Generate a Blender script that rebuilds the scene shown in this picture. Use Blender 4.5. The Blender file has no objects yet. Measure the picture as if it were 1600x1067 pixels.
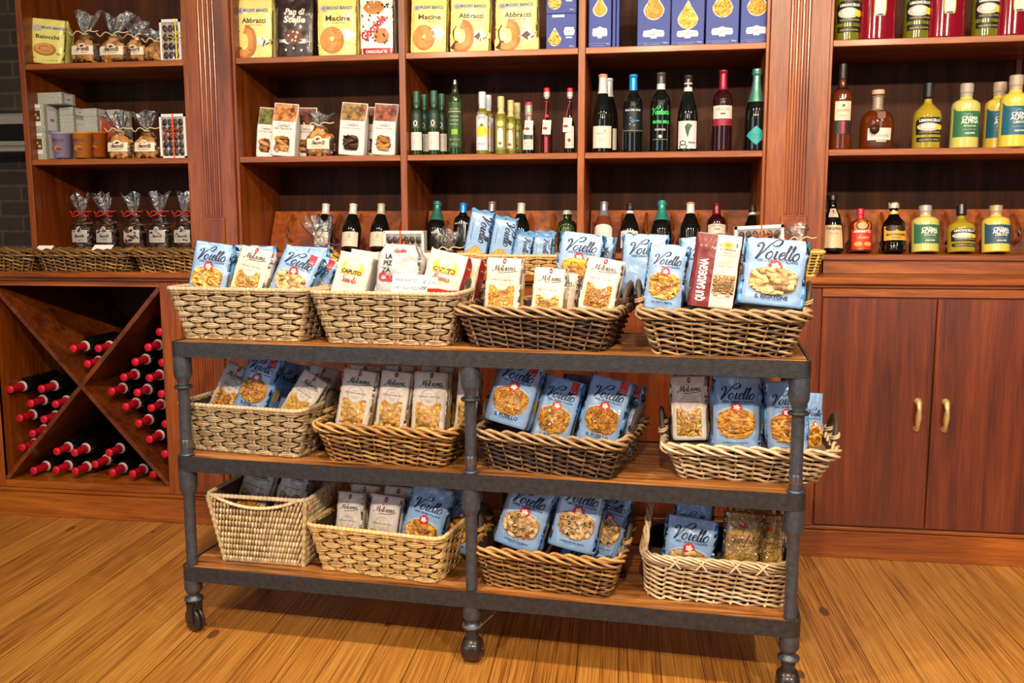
import bpy, math, random
import numpy as np
from mathutils import Vector, Matrix, noise
PI = math.pi
sc = bpy.context.scene
col = sc.collection

# ---------------------------------------------------------------- camera
cam_data = bpy.data.cameras.new('camera')
cam = bpy.data.objects.new('camera', cam_data)
col.objects.link(cam)
cam_data.sensor_width = 36.0
cam_data.lens = 36.0 * 1428.19 / 1600.0
cam_data.clip_start = 0.05
F = Vector((-0.15063427, 0.97986827, -0.13102478))
R = Vector((0.98841742, 0.15175265, -0.00146477))
U = Vector((-0.01844808, 0.12972782, 0.99137801))
M = Matrix((R, U, -F)).transposed().to_4x4()
M.translation = Vector((0.0, -3.6925, 1.2493))
cam.matrix_world = M
sc.camera = cam

# ---------------------------------------------------------------- light and exposure
sc.view_settings.view_transform = 'Standard'
sc.view_settings.look = 'None'
sc.view_settings.gamma = 1.0
sc.view_settings.exposure = 0.06
sc.view_settings.use_curve_mapping = False
world = bpy.data.worlds.new('world')
sc.world = world
world.use_nodes = True
world.node_tree.nodes['Background'].inputs[0].default_value = (0.95, 0.92, 0.95, 1)
world.node_tree.nodes['Background'].inputs[1].default_value = 0.085

def lamp(kind, name, loc, target, energy, color, size=0.1, sizey=None, spot=None, blend=0.5):
    d = bpy.data.lights.new(name, kind)
    o = bpy.data.objects.new(name, d)
    col.objects.link(o)
    d.energy = energy
    d.color = color
    if kind == 'AREA':
        d.size = size
        if sizey:
            d.shape = 'RECTANGLE'
            d.size_y = sizey
    elif kind == 'SPOT':
        d.shadow_soft_size = size
        d.spot_size = spot
        d.spot_blend = blend
    o.location = loc
    o.rotation_euler = (Vector(target) - Vector(loc)).to_track_quat('-Z', 'Y').to_euler()
    return o

WARM = (1.0, 0.80, 0.56)
for i, (lx, ly, e, tx, ty, tz) in enumerate((
        (-2.3, -2.1, 36, -2.3, -0.2, 0.9), (-0.95, -2.15, 112, -0.7, -0.5, 0.8), (0.5, -2.2, 108, 0.5, -0.5, 0.9),
        (1.9, -2.1, 62, 1.7, -0.2, 1.1),
        (-1.7, -4.2, 145, -1.0, -0.6, 1.1), (0.0, -4.3, 210, 0.2, -0.6, 1.1), (1.7, -4.2, 190, 1.3, -0.6, 1.0))):
    lamp('SPOT', 'ceiling_spot', (lx, ly, 2.75), (tx, ty, tz), e * 1.35, WARM, 0.05, None, 1.75, 0.7)
lamp('AREA', 'shop_window_daylight', (-3.4, -5.6, 1.7), (-0.4, -0.6, 0.9), 44, (0.72, 0.85, 1.0), 2.6, 1.8)
lamp('AREA', 'shop_door_daylight', (2.6, -6.0, 1.6), (0.3, -0.6, 0.9), 28, (0.78, 0.88, 1.0), 1.6, 2.0)

# ---------------------------------------------------------------- helpers
def lin(c):
    if isinstance(c, str):
        c = c.lstrip('#')
        c = tuple(int(c[i:i + 2], 16) / 255 for i in (0, 2, 4))
    return tuple(x / 12.92 if x <= 0.04045 else ((x + 0.055) / 1.055) ** 2.4 for x in c)

MATS = {}
def mat(key, color='#808080', rough=0.5, metal=0.0, coat=0.0, trans=0.0, ior=1.45, bump=0.0, bscale=80.0,
        var=0.0, vscale=20.0, sheen=0.0, coord='Object'):
    if key in MATS:
        return MATS[key]
    m = bpy.data.materials.new(key)
    m.use_nodes = True
    nt = m.node_tree
    b = nt.nodes['Principled BSDF']
    rgb = lin(color)
    b.inputs['Base Color'].default_value = (*rgb, 1)
    b.inputs['Roughness'].default_value = rough
    b.inputs['Metallic'].default_value = metal
    b.inputs['Coat Weight'].default_value = coat
    b.inputs['Coat Roughness'].default_value = 0.12
    b.inputs['Transmission Weight'].default_value = trans
    b.inputs['IOR'].default_value = ior
    if bump or var:
        tc = nt.nodes.new('ShaderNodeTexCoord')
    if var:
        n = nt.nodes.new('ShaderNodeTexNoise')
        n.inputs['Scale'].default_value = vscale
        n.inputs['Detail'].default_value = 5
        nt.links.new(tc.outputs[coord], n.inputs['Vector'])
        r = nt.nodes.new('ShaderNodeValToRGB')
        r.color_ramp.elements[0].position = 0.3
        r.color_ramp.elements[1].position = 0.7
        r.color_ramp.elements[0].color = (*[x * (1 - var) for x in rgb], 1)
        r.color_ramp.elements[1].color = (*[min(1, x * (1 + var)) for x in rgb], 1)
        nt.links.new(n.outputs['Fac'], r.inputs['Fac'])
        nt.links.new(r.outputs['Color'], b.inputs['Base Color'])
    if bump:
        n2 = nt.nodes.new('ShaderNodeTexNoise')
        n2.inputs['Scale'].default_value = bscale
        n2.inputs['Detail'].default_value = 4
        nt.links.new(tc.outputs[coord], n2.inputs['Vector'])
        bp = nt.nodes.new('ShaderNodeBump')
        bp.inputs['Strength'].default_value = bump
        bp.inputs['Distance'].default_value = 0.004
        nt.links.new(n2.outputs['Fac'], bp.inputs['Height'])
        nt.links.new(bp.outputs['Normal'], b.inputs['Normal'])
    MATS[key] = m
    return m

def ramp_mat(key, stops, mapscale, nscale=1.0, rough=0.4, coat=0.0, bump=0.15, fine=(1, 1, 1), distort=0.6, spec=0.5):
    """streaky wood: noise stretched along the axis whose mapscale is small"""
    if key in MATS:
        return MATS[key]
    m = bpy.data.materials.new(key)
    m.use_nodes = True
    nt = m.node_tree
    L = nt.links.new
    b = nt.nodes['Principled BSDF']
    tc = nt.nodes.new('ShaderNodeTexCoord')
    mp = nt.nodes.new('ShaderNodeMapping')
    mp.inputs['Scale'].default_value = mapscale
    L(tc.outputs['Object'], mp.inputs['Vector'])
    n = nt.nodes.new('ShaderNodeTexNoise')
    n.inputs['Scale'].default_value = nscale
    n.inputs['Detail'].default_value = 8
    n.inputs['Roughness'].default_value = 0.62
    n.inputs['Distortion'].default_value = distort
    L(mp.outputs['Vector'], n.inputs['Vector'])
    mp2 = nt.nodes.new('ShaderNodeMapping')
    mp2.inputs['Scale'].default_value = fine
    L(tc.outputs['Object'], mp2.inputs['Vector'])
    n2 = nt.nodes.new('ShaderNodeTexNoise')
    n2.inputs['Scale'].default_value = 1.0
    n2.inputs['Detail'].default_value = 3
    L(mp2.outputs['Vector'], n2.inputs['Vector'])
    mix = nt.nodes.new('ShaderNodeMath')
    mix.operation = 'MULTIPLY_ADD'
    mix.inputs[1].default_value = 0.45
    L(n2.outputs['Fac'], mix.inputs[0])
    sub = nt.nodes.new('ShaderNodeMath')
    sub.operation = 'SUBTRACT'
    sub.inputs[1].default_value = 0.225
    L(n.outputs['Fac'], sub.inputs[0])
    L(sub.outputs[0], mix.inputs[2])
    r = nt.nodes.new('ShaderNodeValToRGB')
    els = r.color_ramp.elements
    while len(els) < len(stops):
        els.new(0.5)
    for e, (p, c) in zip(els, stops):
        e.position = p
        e.color = (*lin(c), 1)
    L(mix.outputs[0], r.inputs['Fac'])
    L(r.outputs['Color'], b.inputs['Base Color'])
    b.inputs['Roughness'].default_value = rough
    b.inputs['Coat Weight'].default_value = coat
    b.inputs['Coat Roughness'].default_value = 0.18
    b.inputs['Specular IOR Level'].default_value = spec
    bp = nt.nodes.new('ShaderNodeBump')
    bp.inputs['Strength'].default_value = bump
    bp.inputs['Distance'].default_value = 0.002
    L(mix.outputs[0], bp.inputs['Height'])
    L(bp.outputs['Normal'], b.inputs['Normal'])
    MATS[key] = m
    return m

CAB = [(0.30, '#562404'), (0.5, '#823a08'), (0.72, '#a45814')]
def cabv(): return ramp_mat('cabinet_wood_upright', CAB, (9, 9, 0.9), 1.4, 0.40, 0.16, 0.12, (260, 260, 9))
def cabh(): return ramp_mat('cabinet_wood_level', [(0.30, '#642c05'), (0.5, '#8f480c'), (0.72, '#b0641a')], (0.9, 9, 9), 1.4, 0.40, 0.16, 0.12, (9, 260, 260))
def cabd(): return ramp_mat('cabinet_wood_diagonal', CAB, (6, 6, 6), 1.4, 0.40, 0.16, 0.12, (40, 60, 40))

class MB:
    """collects geometry; build() links it as one mesh object"""
    def __init__(s):
        s.v = []; s.f = []; s.n = 0; s.mats = []
    def mi(s, m):
        if m not in s.mats:
            s.mats.append(m)
        return s.mats.index(m)
    def add(s, V, Fc, m, smooth=True):
        V = np.asarray(V, float).reshape(-1, 3)
        s.v.append(V)
        idx = s.mi(m)
        base = s.n
        s.n += len(V)
        s.f.append(([tuple(int(i) + base for i in f) for f in Fc] if not isinstance(Fc, np.ndarray) else Fc + base, idx, smooth))
    def xform(s, M4, since=0):
        A = np.array(M4)
        for i in range(since, len(s.v)):
            s.v[i] = s.v[i] @ A[:3, :3].T + A[:3, 3]
    def box(s, x0, x1, y0, y1, z0, z1, m, bev=0.0):
        if bev <= 0:
            V = [(x, y, z) for z in (z0, z1) for y in (y0, y1) for x in (x0, x1)]
            s.add(V, [(0, 2, 3, 1), (4, 5, 7, 6), (0, 1, 5, 4), (2, 6, 7, 3), (0, 4, 6, 2), (1, 3, 7, 5)], m, False)
        else:
            bm_box(s, x0, x1, y0, y1, z0, z1, m, bev)
    def obox(s, M4, sx, sy, sz, m):
        V = [(x, y, z) for z in (0, sz) for y in (-sy / 2, sy / 2) for x in (-sx / 2, sx / 2)]
        A = np.array(M4)
        V = np.array(V) @ A[:3, :3].T + A[:3, 3]
        s.add(V, [(0, 2, 3, 1), (4, 5, 7, 6), (0, 1, 5, 4), (2, 6, 7, 3), (0, 4, 6, 2), (1, 3, 7, 5)], m, False)
    def tube(s, pts, r, m, sides=6, closed=False, ref=(0, 0, 1), caps=True, flat=1.0):
        P = np.asarray(pts, float)
        n = len(P)
        if closed:
            T = np.roll(P, -1, 0) - np.roll(P, 1, 0)
        else:
            T = np.gradient(P, axis=0)
        T /= np.maximum(np.linalg.norm(T, axis=1, keepdims=True), 1e-9)
        refs = np.broadcast_to(np.asarray(ref, float), (n, 3)).copy()
        par = np.abs((T * refs).sum(1)) > 0.97
        refs[par] = (0.3, 0.9, 0.2)
        B = np.cross(T, refs)
        B /= np.maximum(np.linalg.norm(B, axis=1, keepdims=True), 1e-9)
        N = np.cross(B, T)
        r = np.broadcast_to(np.asarray(r, float), (n,))
        a = np.arange(sides) * 2 * PI / sides
        V = P[:, None, :] + r[:, None, None] * (np.cos(a)[None, :, None] * B[:, None, :] * 1.0 + np.sin(a)[None, :, None] * N[:, None, :] * flat)
        V = V.reshape(-1, 3)
        rows = n if closed else n - 1
        i = np.arange(rows)[:, None]; j = np.arange(sides)[None, :]
        i2 = (i + 1) % n; j2 = (j + 1) % sides
        Q = np.stack(np.broadcast_arrays(i * sides + j, i * sides + j2, i2 * sides + j2, i2 * sides + j), -1).reshape(-1, 4)
        s.add(V, Q, m)
        if caps and not closed:
            s.add(V[:sides], [tuple(range(sides))[::-1]], m)
            s.add(V[-sides:], [tuple(range(sides))], m)
    def lathe(s, prof, m, seg=20, c=(0, 0), axis='z', smooth=True, sx=1.0, sy=1.0):
        P = np.asarray(prof, float)
        a = np.arange(seg) * 2 * PI / seg
        V = np.stack([c[0] + sx * P[:, 0, None] * np.cos(a)[None], c[1] + sy * P[:, 0, None] * np.sin(a)[None],
                      np.broadcast_to(P[:, 1, None], (len(P), seg))], -1).reshape(-1, 3)
        i = np.arange(len(P) - 1)[:, None]; j = np.arange(seg)[None, :]
        j2 = (j + 1) % seg
        Q = np.stack(np.broadcast_arrays(i * seg + j, i * seg + j2, (i + 1) * seg + j2, (i + 1) * seg + j), -1).reshape(-1, 4)
        s.add(V, Q, m, smooth)
        if P[0, 0] > 1e-5:
            s.add(V[:seg], [tuple(range(seg))[::-1]], m, False)
        if P[-1, 0] > 1e-5:
            s.add(V[-seg:], [tuple(range(seg))], m, False)
    def grid(s, fn, nu, nv, m, smooth=True, wrapu=False, mask=None):
        V = [fn(i / nu, j / nv) for j in range(nv + 1) for i in range(nu + (0 if wrapu else 1))]
        W = nu if wrapu else nu + 1
        Q = []
        for j in range(nv):
            for i in range(nu):
                if mask and not mask((i + .5) / nu, (j + .5) / nv):
                    continue
                i2 = (i + 1) % W
                Q.append((j * W + i, j * W + i2, (j + 1) * W + i2, (j + 1) * W + i))
        s.add(V, Q, m, smooth)
    def flat(s, V2, Fc, fn, m):
        """2D shape laid on a surface through fn(u, v)"""
        if len(V2):
            s.add([fn(u, v) for u, v in V2], Fc, m)
    def build(s, name, parent=None, loc=None):
        me = bpy.data.meshes.new(name)
        V = np.concatenate(s.v) if s.v else np.zeros((0, 3))
        starts = []; loops = []; mi = []; sm = []; pos = 0
        for Fc, idx, smooth in s.f:
            if isinstance(Fc, np.ndarray):
                k = Fc.shape[1]; c = len(Fc)
                starts.append(pos + np.arange(c) * k); pos += c * k
                loops.append(Fc.reshape(-1))
                mi.append(np.full(c, idx)); sm.append(np.full(c, smooth))
            else:
                for f in Fc:
                    starts.append(np.array([pos])); pos += len(f)
                    loops.append(np.array(f))
                mi.append(np.full(len(Fc), idx)); sm.append(np.full(len(Fc), smooth))
        me.vertices.add(len(V))
        me.vertices.foreach_set('co', V.reshape(-1))
        lp = np.concatenate(loops).astype(np.int32); st = np.concatenate(starts).astype(np.int32)
        me.loops.add(len(lp)); me.loops.foreach_set('vertex_index', lp)
        me.polygons.add(len(st)); me.polygons.foreach_set('loop_start', st)
        me.polygons.foreach_set('material_index', np.concatenate(mi).astype(np.int32))
        me.polygons.foreach_set('use_smooth', np.concatenate(sm).astype(bool))
        for m in s.mats:
            me.materials.append(m)
        me.update(calc_edges=True)
        me.validate()
        o = bpy.data.objects.new(name, me)
        col.objects.link(o)
        if parent is not None:
            o.parent = parent
        if loc is not None:
            o.location = loc
        return o

def bm_box(s, x0, x1, y0, y1, z0, z1, m, b):
    X = (x0, x1); Y = (y0, y1); Zz = (z0, z1)
    V = []; ix = {}
    for i in (0, 1):
        for j in (0, 1):
            for k in (0, 1):
                sx = 1 if i else -1; sy = 1 if j else -1; sz = 1 if k else -1
                for a, (dx, dy, dz) in enumerate(((0, 1, 1), (1, 0, 1), (1, 1, 0))):
                    ix[(i, j, k, a)] = len(V)
                    V.append((X[i] - sx * b * dx, Y[j] - sy * b * dy, Zz[k] - sz * b * dz))
    g = lambda i, j, k, a: ix[(i, j, k, a)]
    Fc = []
    for a, i in ((0, 0), (0, 1)):
        q = [g(i, 0, 0, 0), g(i, 1, 0, 0), g(i, 1, 1, 0), g(i, 0, 1, 0)]
        Fc.append(q if i else q[::-1])
    for j in (0, 1):
        q = [g(0, j, 0, 1), g(1, j, 0, 1), g(1, j, 1, 1), g(0, j, 1, 1)]
        Fc.append(q[::-1] if j else q)
    for k in (0, 1):
        q = [g(0, 0, k, 2), g(1, 0, k, 2), g(1, 1, k, 2), g(0, 1, k, 2)]
        Fc.append(q if k else q[::-1])
    for i in (0, 1):
        for j in (0, 1):
            Fc.append((g(i, j, 0, 0), g(i, j, 0, 1), g(i, j, 1, 1), g(i, j, 1, 0)))
    for i in (0, 1):
        for k in (0, 1):
            Fc.append((g(i, 0, k, 0), g(i, 0, k, 2), g(i, 1, k, 2), g(i, 1, k, 0)))
    for j in (0, 1):
        for k in (0, 1):
            Fc.append((g(0, j, k, 1), g(0, j, k, 2), g(1, j, k, 2), g(1, j, k, 1)))
    for i in (0, 1):
        for j in (0, 1):
            for k in (0, 1):
                Fc.append((g(i, j, k, 0), g(i, j, k, 1), g(i, j, k, 2)))
    s.add(V, Fc, m, False)

def tag(o, label=None, cat=None, group=None, kind=None):
    if label: o['label'] = label
    if cat: o['category'] = cat
    if group: o['group'] = group
    if kind: o['kind'] = kind
    return o
def thing(name, label, cat, M4=None, group=None):
    o = bpy.data.objects.new(name, None)
    o.empty_display_size = 0.02
    col.objects.link(o)
    if M4 is not None:
        o.matrix_world = M4
    return tag(o, label, cat, group)
def TR(x, y, z, rz=0.0):
    return Matrix.Translation((x, y, z)) @ Matrix.Rotation(rz, 4, 'Z')
# the cart stands turned a little against the shelves
KM = TR(-1.39988, -1.221794, 0.0, -0.071209)
S1, S2, S3 = 0.8993, 0.5544, 0.2129
Z1, Z2, Z3, ZC = 1.9202, 1.5168, 1.1183, 1.0448
ZP, YL = 0.1143, -0.25

# ---------------------------------------------------------------- lettering
TX = {}
def text2d(s, bold=0.0):
    key = (s, bold)
    if key in TX:
        return TX[key]
    cu = bpy.data.curves.new('t', 'FONT')
    cu.body = s
    cu.size = 1.0
    cu.resolution_u = 2
    cu.offset = bold
    cu.fill_mode = 'FRONT'
    o = bpy.data.objects.new('t', cu)
    col.objects.link(o)
    bpy.context.view_layer.update()
    dg = bpy.context.evaluated_depsgraph_get()
    me = o.evaluated_get(dg).to_mesh()
    V = np.array([(v.co.x, v.co.y) for v in me.vertices]).reshape(-1, 2)
    Fc = [tuple(p.vertices) for p in me.polygons]
    o.evaluated_get(dg).to_mesh_clear()
    bpy.data.objects.remove(o)
    bpy.data.curves.remove(cu)
    if len(V):
        V = V - np.array([(V[:, 0].min() + V[:, 0].max()) / 2, 0])
    TX[key] = (V, Fc)
    return TX[key]
def put_text(mb, s, fn, cx, cy, m, w=None, h=None, bold=0.0, shear=0.0, rot=0.0, maxw=None):
    """cx, cy: centre of the line's baseline; w fits the width, h the cap height"""
    V, Fc = text2d(s, bold)
    if not len(V):
        return
    W = V[:, 0].max() - V[:, 0].min()
    sx = sy = (h / 0.7 if h else w / W)
    if w and h:
        sx = w / W
    X = V[:, 0] * sx + V[:, 1] * sy * shear
    Y = V[:, 1] * sy
    c, sn = math.cos(rot), math.sin(rot)
    P = np.stack([cx + c * X - sn * Y, cy + sn * X + c * Y], 1)
    mb.flat(P, Fc, fn, m)

GL = {
 'o': ([[(.5, 1), (.12, .7), (.06, .3), (.33, 0), (.68, .22), (.74, .7), (.5, 1), (.72, .8), (.98, .9)]], .88),
 'O': ([[(.5, 1), (.14, .75), (.06, .3), (.33, 0), (.68, .22), (.72, .72), (.5, 1), (.42, .95)]], 1.02),
 'i': ([[(.10, 1.08), (.16, .9), (.10, .25), (.26, 0), (.48, .2)]], .56),
 'e': ([[(0, .42), (.5, .62), (.58, .9), (.38, 1), (.12, .7), (.1, .25), (.35, 0), (.72, .28)]], .66),
 'l': ([[(0, .3), (.34, 1.2), (.44, 1.75), (.30, 1.85), (.20, 1.3), (.16, .3), (.32, 0), (.58, .22)]], .5),
 'a': ([[(.7, .85), (.42, 1), (.12, .7), (.08, .25), (.3, 0), (.6, .3), (.72, 1), (.68, .3), (.82, 0), (1.05, .22)]], .98),
 'n': ([[(0, .7), (.16, 1), (.2, .7), (.14, 0)], [(.16, .45), (.46, 1), (.66, .85), (.6, .3), (.74, 0), (.96, .22)]], .9),
 'm': ([[(0, .7), (.16, 1), (.2, .7), (.14, 0)], [(.16, .45), (.42, 1), (.56, .8), (.52, 0)], [(.54, .45), (.82, 1), (.98, .85), (.94, .3), (1.06, 0), (1.26, .22)]], 1.2),
 'r': ([[(0, .6), (.18, 1.05), (.22, .8), (.16, 0)], [(.18, .5), (.42, 1), (.62, .9)]], .58),
 's': ([[(0, .2), (.4, 1.05), (.46, .6), (.56, .25), (.34, 0), (.08, .12)], [(.34, 0), (.7, .22)]], .6),
 't': ([[(.34, 1.7), (.2, .4), (.34, 0), (.6, .22)], [(.02, 1.08), (.58, 1.14)]], .52),
 'c': ([[(.6, .82), (.4, 1), (.1, .7), (.1, .25), (.35, 0), (.7, .22)]], .64),
 'u': ([[(0, .75), (.14, 1), (.1, .3), (.3, 0), (.6, .4), (.66, 1), (.62, .25), (.76, 0), (.96, .22)]], .9),
 'z': ([[(.02, .88), (.5, .95), (.08, .06), (.62, .08)]], .6),
 'd': ([[(.7, .85), (.42, 1), (.12, .7), (.08, .25), (.3, 0), (.6, .3), (.8, 2.1), (.68, .3), (.82, 0), (1.05, .22)]], .98),
 'b': ([[(0, .3), (.4, 1.5), (.42, 2.1), (.22, 1.8), (.14, .3), (.35, 0), (.62, .4), (.5, .95), (.3, .8)]], .7),
 'f': ([[(0, .2), (.46, 1.5), (.52, 2.1), (.36, 2.1), (.2, .8), (.06, -.7), (-.06, -.8), (.1, -.1), (.5, .25)]], .52),
 'g': ([[(.7, .85), (.42, 1), (.12, .7), (.08, .25), (.3, 0), (.6, .3), (.7, 1), (.56, -.6), (.26, -.9), (.16, -.6), (.9, .22)]], .9),
 'p': ([[(.14, 1), (.12, 0), (.04, -.9)], [(.14, .5), (.46, 1), (.7, .6), (.46, 0), (.18, .15)]], .76),
 'V': ([[(-.62, 1.62), (-.9, 1.5), (-.86, 1.85), (-.5, 2.0), (-.2, 1.7), (-.26, .8), (-.5, -.1)], [(-.5, -.1), (.1, .9), (.62, 1.9), (1.3, 2.55), (1.86, 2.45), (1.8, 1.95), (1.3, 1.7), (.85, 1.85)]], .55),
 'M': ([[(-.35, .3), (-.4, .05), (-.1, 0), (.25, .8), (.62, 1.95), (.7, .9), (.72, .15)], [(.72, .15), (1.1, 1.1), (1.5, 1.95), (1.48, .9), (1.5, .1), (1.8, .2)]], 1.72),
 'S': ([[(1.05, 1.6), (.85, 2), (.4, 1.8), (.45, 1.3), (.85, .8), (.7, .1), (.2, 0), (-.05, .35)]], 1.0),
 'P': ([[(.4, 1.8), (.3, .9), (.12, 0)], [(0, 1.4), (.4, 2), (1.0, 1.9), (1.0, 1.3), (.4, .95)]], .9),
 'A': ([[(-.1, .1), (.2, .1), (.9, 2), (.95, .9), (1.0, 0)], [(.3, .7), (1.15, .8)]], 1.2),
 'G': ([[(1.0, 1.6), (.7, 2), (.15, 1.3), (.15, .4), (.55, 0), (.95, .4), (1.0, .95), (.6, .85)], [(1.0, .9), (.85, -.5), (.4, -.7)]], 1.15),
 'C': ([[(1.0, 1.6), (.8, 2), (.25, 1.5), (.1, .6), (.45, 0), (.95, .3)]], 1.0),
 'v': ([[(0, .8), (.16, 1), (.26, 0), (.62, .95), (.8, .9)]], .72),
 'h': ([[(.42, 2.1), (.2, 1.9), (.12, 0)], [(.14, .5), (.46, 1), (.62, .8), (.6, .2), (.74, 0), (.95, .22)]], .88),
 ' ': ([], .5),
}
def catmull(P, k=6):
    P = [np.array(p, float) for p in P]
    Q = [2 * P[0] - P[1]] + P + [2 * P[-1] - P[-2]]
    out = []
    for i in range(1, len(Q) - 2):
        a, b, c, d = Q[i - 1:i + 3]
        for j in range(k):
            t = j / k
            out.append(.5 * (2 * b + (c - a) * t + (2 * a - 5 * b + 4 * c - d) * t * t + (3 * b - a - 3 * c + d) * t ** 3))
    out.append(P[-1])
    return np.array(out)
def script_strokes(word):
    x = 0; out = []
    for ch in word:
        st, adv = GL.get(ch, GL['n'])
        for s in st:
            out.append([(px + x, py) for px, py in s])
        x += adv
    return out, x
def ribbon(mb, P, wid, fn, m):
    T = np.gradient(P, axis=0)
    T /= np.maximum(np.linalg.norm(T, axis=1, keepdims=True), 1e-9)
    Nn = np.stack([-T[:, 1], T[:, 0]], 1)
    w = np.broadcast_to(wid, (len(P),))[:, None]
    A = P + Nn * w / 2; B = P - Nn * w / 2
    V = [fn(*p) for p in A] + [fn(*p) for p in B]
    n = len(P)
    mb.add(V, [(i, i + 1, n + i + 1, n + i) for i in range(n - 1)], m)
def put_script(mb, word, fn, cx, cy, w, m, weight=.2, shear=.3, k=5, rot=0.0):
    st, W = script_strokes(word)
    s = w / (W + .5)
    c, sn = math.cos(rot), math.sin(rot)
    for q in st:
        P = catmull(q, k)
        T = np.gradient(P, axis=0)
        dn = np.abs(T[:, 1]) / np.maximum(np.linalg.norm(T, axis=1), 1e-9)
        down = np.where(T[:, 1] < 0, dn, dn * .25)
        wd = weight * s * (.38 + .62 * down)
        X = (P[:, 0] - W / 2 + .15) * s + P[:, 1] * s * shear; Y = P[:, 1] * s
        ribbon(mb, np.stack([cx + c * X - sn * Y, cy + sn * X + c * Y], 1), wd, fn, m)
def disc2d(cx, cy, rx, ry, n=20, rings=2, inner=0.0, wav=0, wa=0.0):
    V = []; Fc = []
    if inner == 0:
        V.append((cx, cy))
    rr = [inner + (1 - inner) * (i + (0 if inner else 1)) / (rings if not inner else rings) for i in range(rings + (1 if inner else 0))]
    st = len(V)
    for r in rr:
        for j in range(n):
            a = 2 * PI * j / n
            q = r * (1 + wa * math.cos(wav * a))
            V.append((cx + rx * q * math.cos(a), cy + ry * q * math.sin(a)))
    if inner == 0:
        Fc += [(0, st + j, st + (j + 1) % n) for j in range(n)]
    for i in range(len(rr) - 1):
        for j in range(n):
            a = st + i * n + j; b = st + i * n + (j + 1) % n
            Fc.append((a, a + n, b + n, b))
    return V, Fc
def rect2d(x0, x1, y0, y1, nx=6, ny=6):
    V = [(x0 + (x1 - x0) * i / nx, y0 + (y1 - y0) * j / ny) for j in range(ny + 1) for i in range(nx + 1)]
    W = nx + 1
    return V, [(j * W + i, j * W + i + 1, (j + 1) * W + i + 1, (j + 1) * W + i) for j in range(ny) for i in range(nx)]
def poly2d(P):
    return list(P), [tuple(range(len(P)))]

# ---------------------------------------------------------------- materials of the place
def brick_mat():
    m = mat('dark_brick', '#3a3532', 0.9)
    nt = m.node_tree; L = nt.links.new; b = nt.nodes['Principled BSDF']
    tc = nt.nodes.new('ShaderNodeTexCoord'); mp = nt.nodes.new('ShaderNodeMapping')
    mp.inputs['Rotation'].default_value = (PI / 2, 0, 0)
    L(tc.outputs['Object'], mp.inputs['Vector'])
    br = nt.nodes.new('ShaderNodeTexBrick')
    br.inputs['Color1'].default_value = (*lin('#3a3029'), 1); br.inputs['Color2'].default_value = (*lin('#4a3e34'), 1)
    br.inputs['Mortar'].default_value = (*lin('#5a4e42'), 1)
    br.inputs['Scale'].default_value = 1.0; br.inputs['Brick Width'].default_value = 0.24; br.inputs['Row Height'].default_value = 0.075
    br.inputs['Mortar Size'].default_value = 0.006
    L(mp.outputs['Vector'], br.inputs['Vector'])
    n = nt.nodes.new('ShaderNodeTexNoise'); n.inputs['Scale'].default_value = 22; n.inputs['Detail'].default_value = 6
    L(tc.outputs['Object'], n.inputs['Vector'])
    mx = nt.nodes.new('ShaderNodeMix'); mx.data_type = 'RGBA'; mx.blend_type = 'MULTIPLY'; mx.inputs[0].default_value = 0.7
    L(br.outputs['Color'], mx.inputs[6]); L(n.outputs['Color'], mx.inputs[7]); L(mx.outputs[2], b.inputs['Base Color'])
    bp = nt.nodes.new('ShaderNodeBump'); bp.inputs['Strength'].default_value = 0.8; bp.inputs['Distance'].default_value = 0.01
    L(n.outputs['Fac'], bp.inputs['Height']); L(bp.outputs['Normal'], b.inputs['Normal'])
    return m

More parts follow.
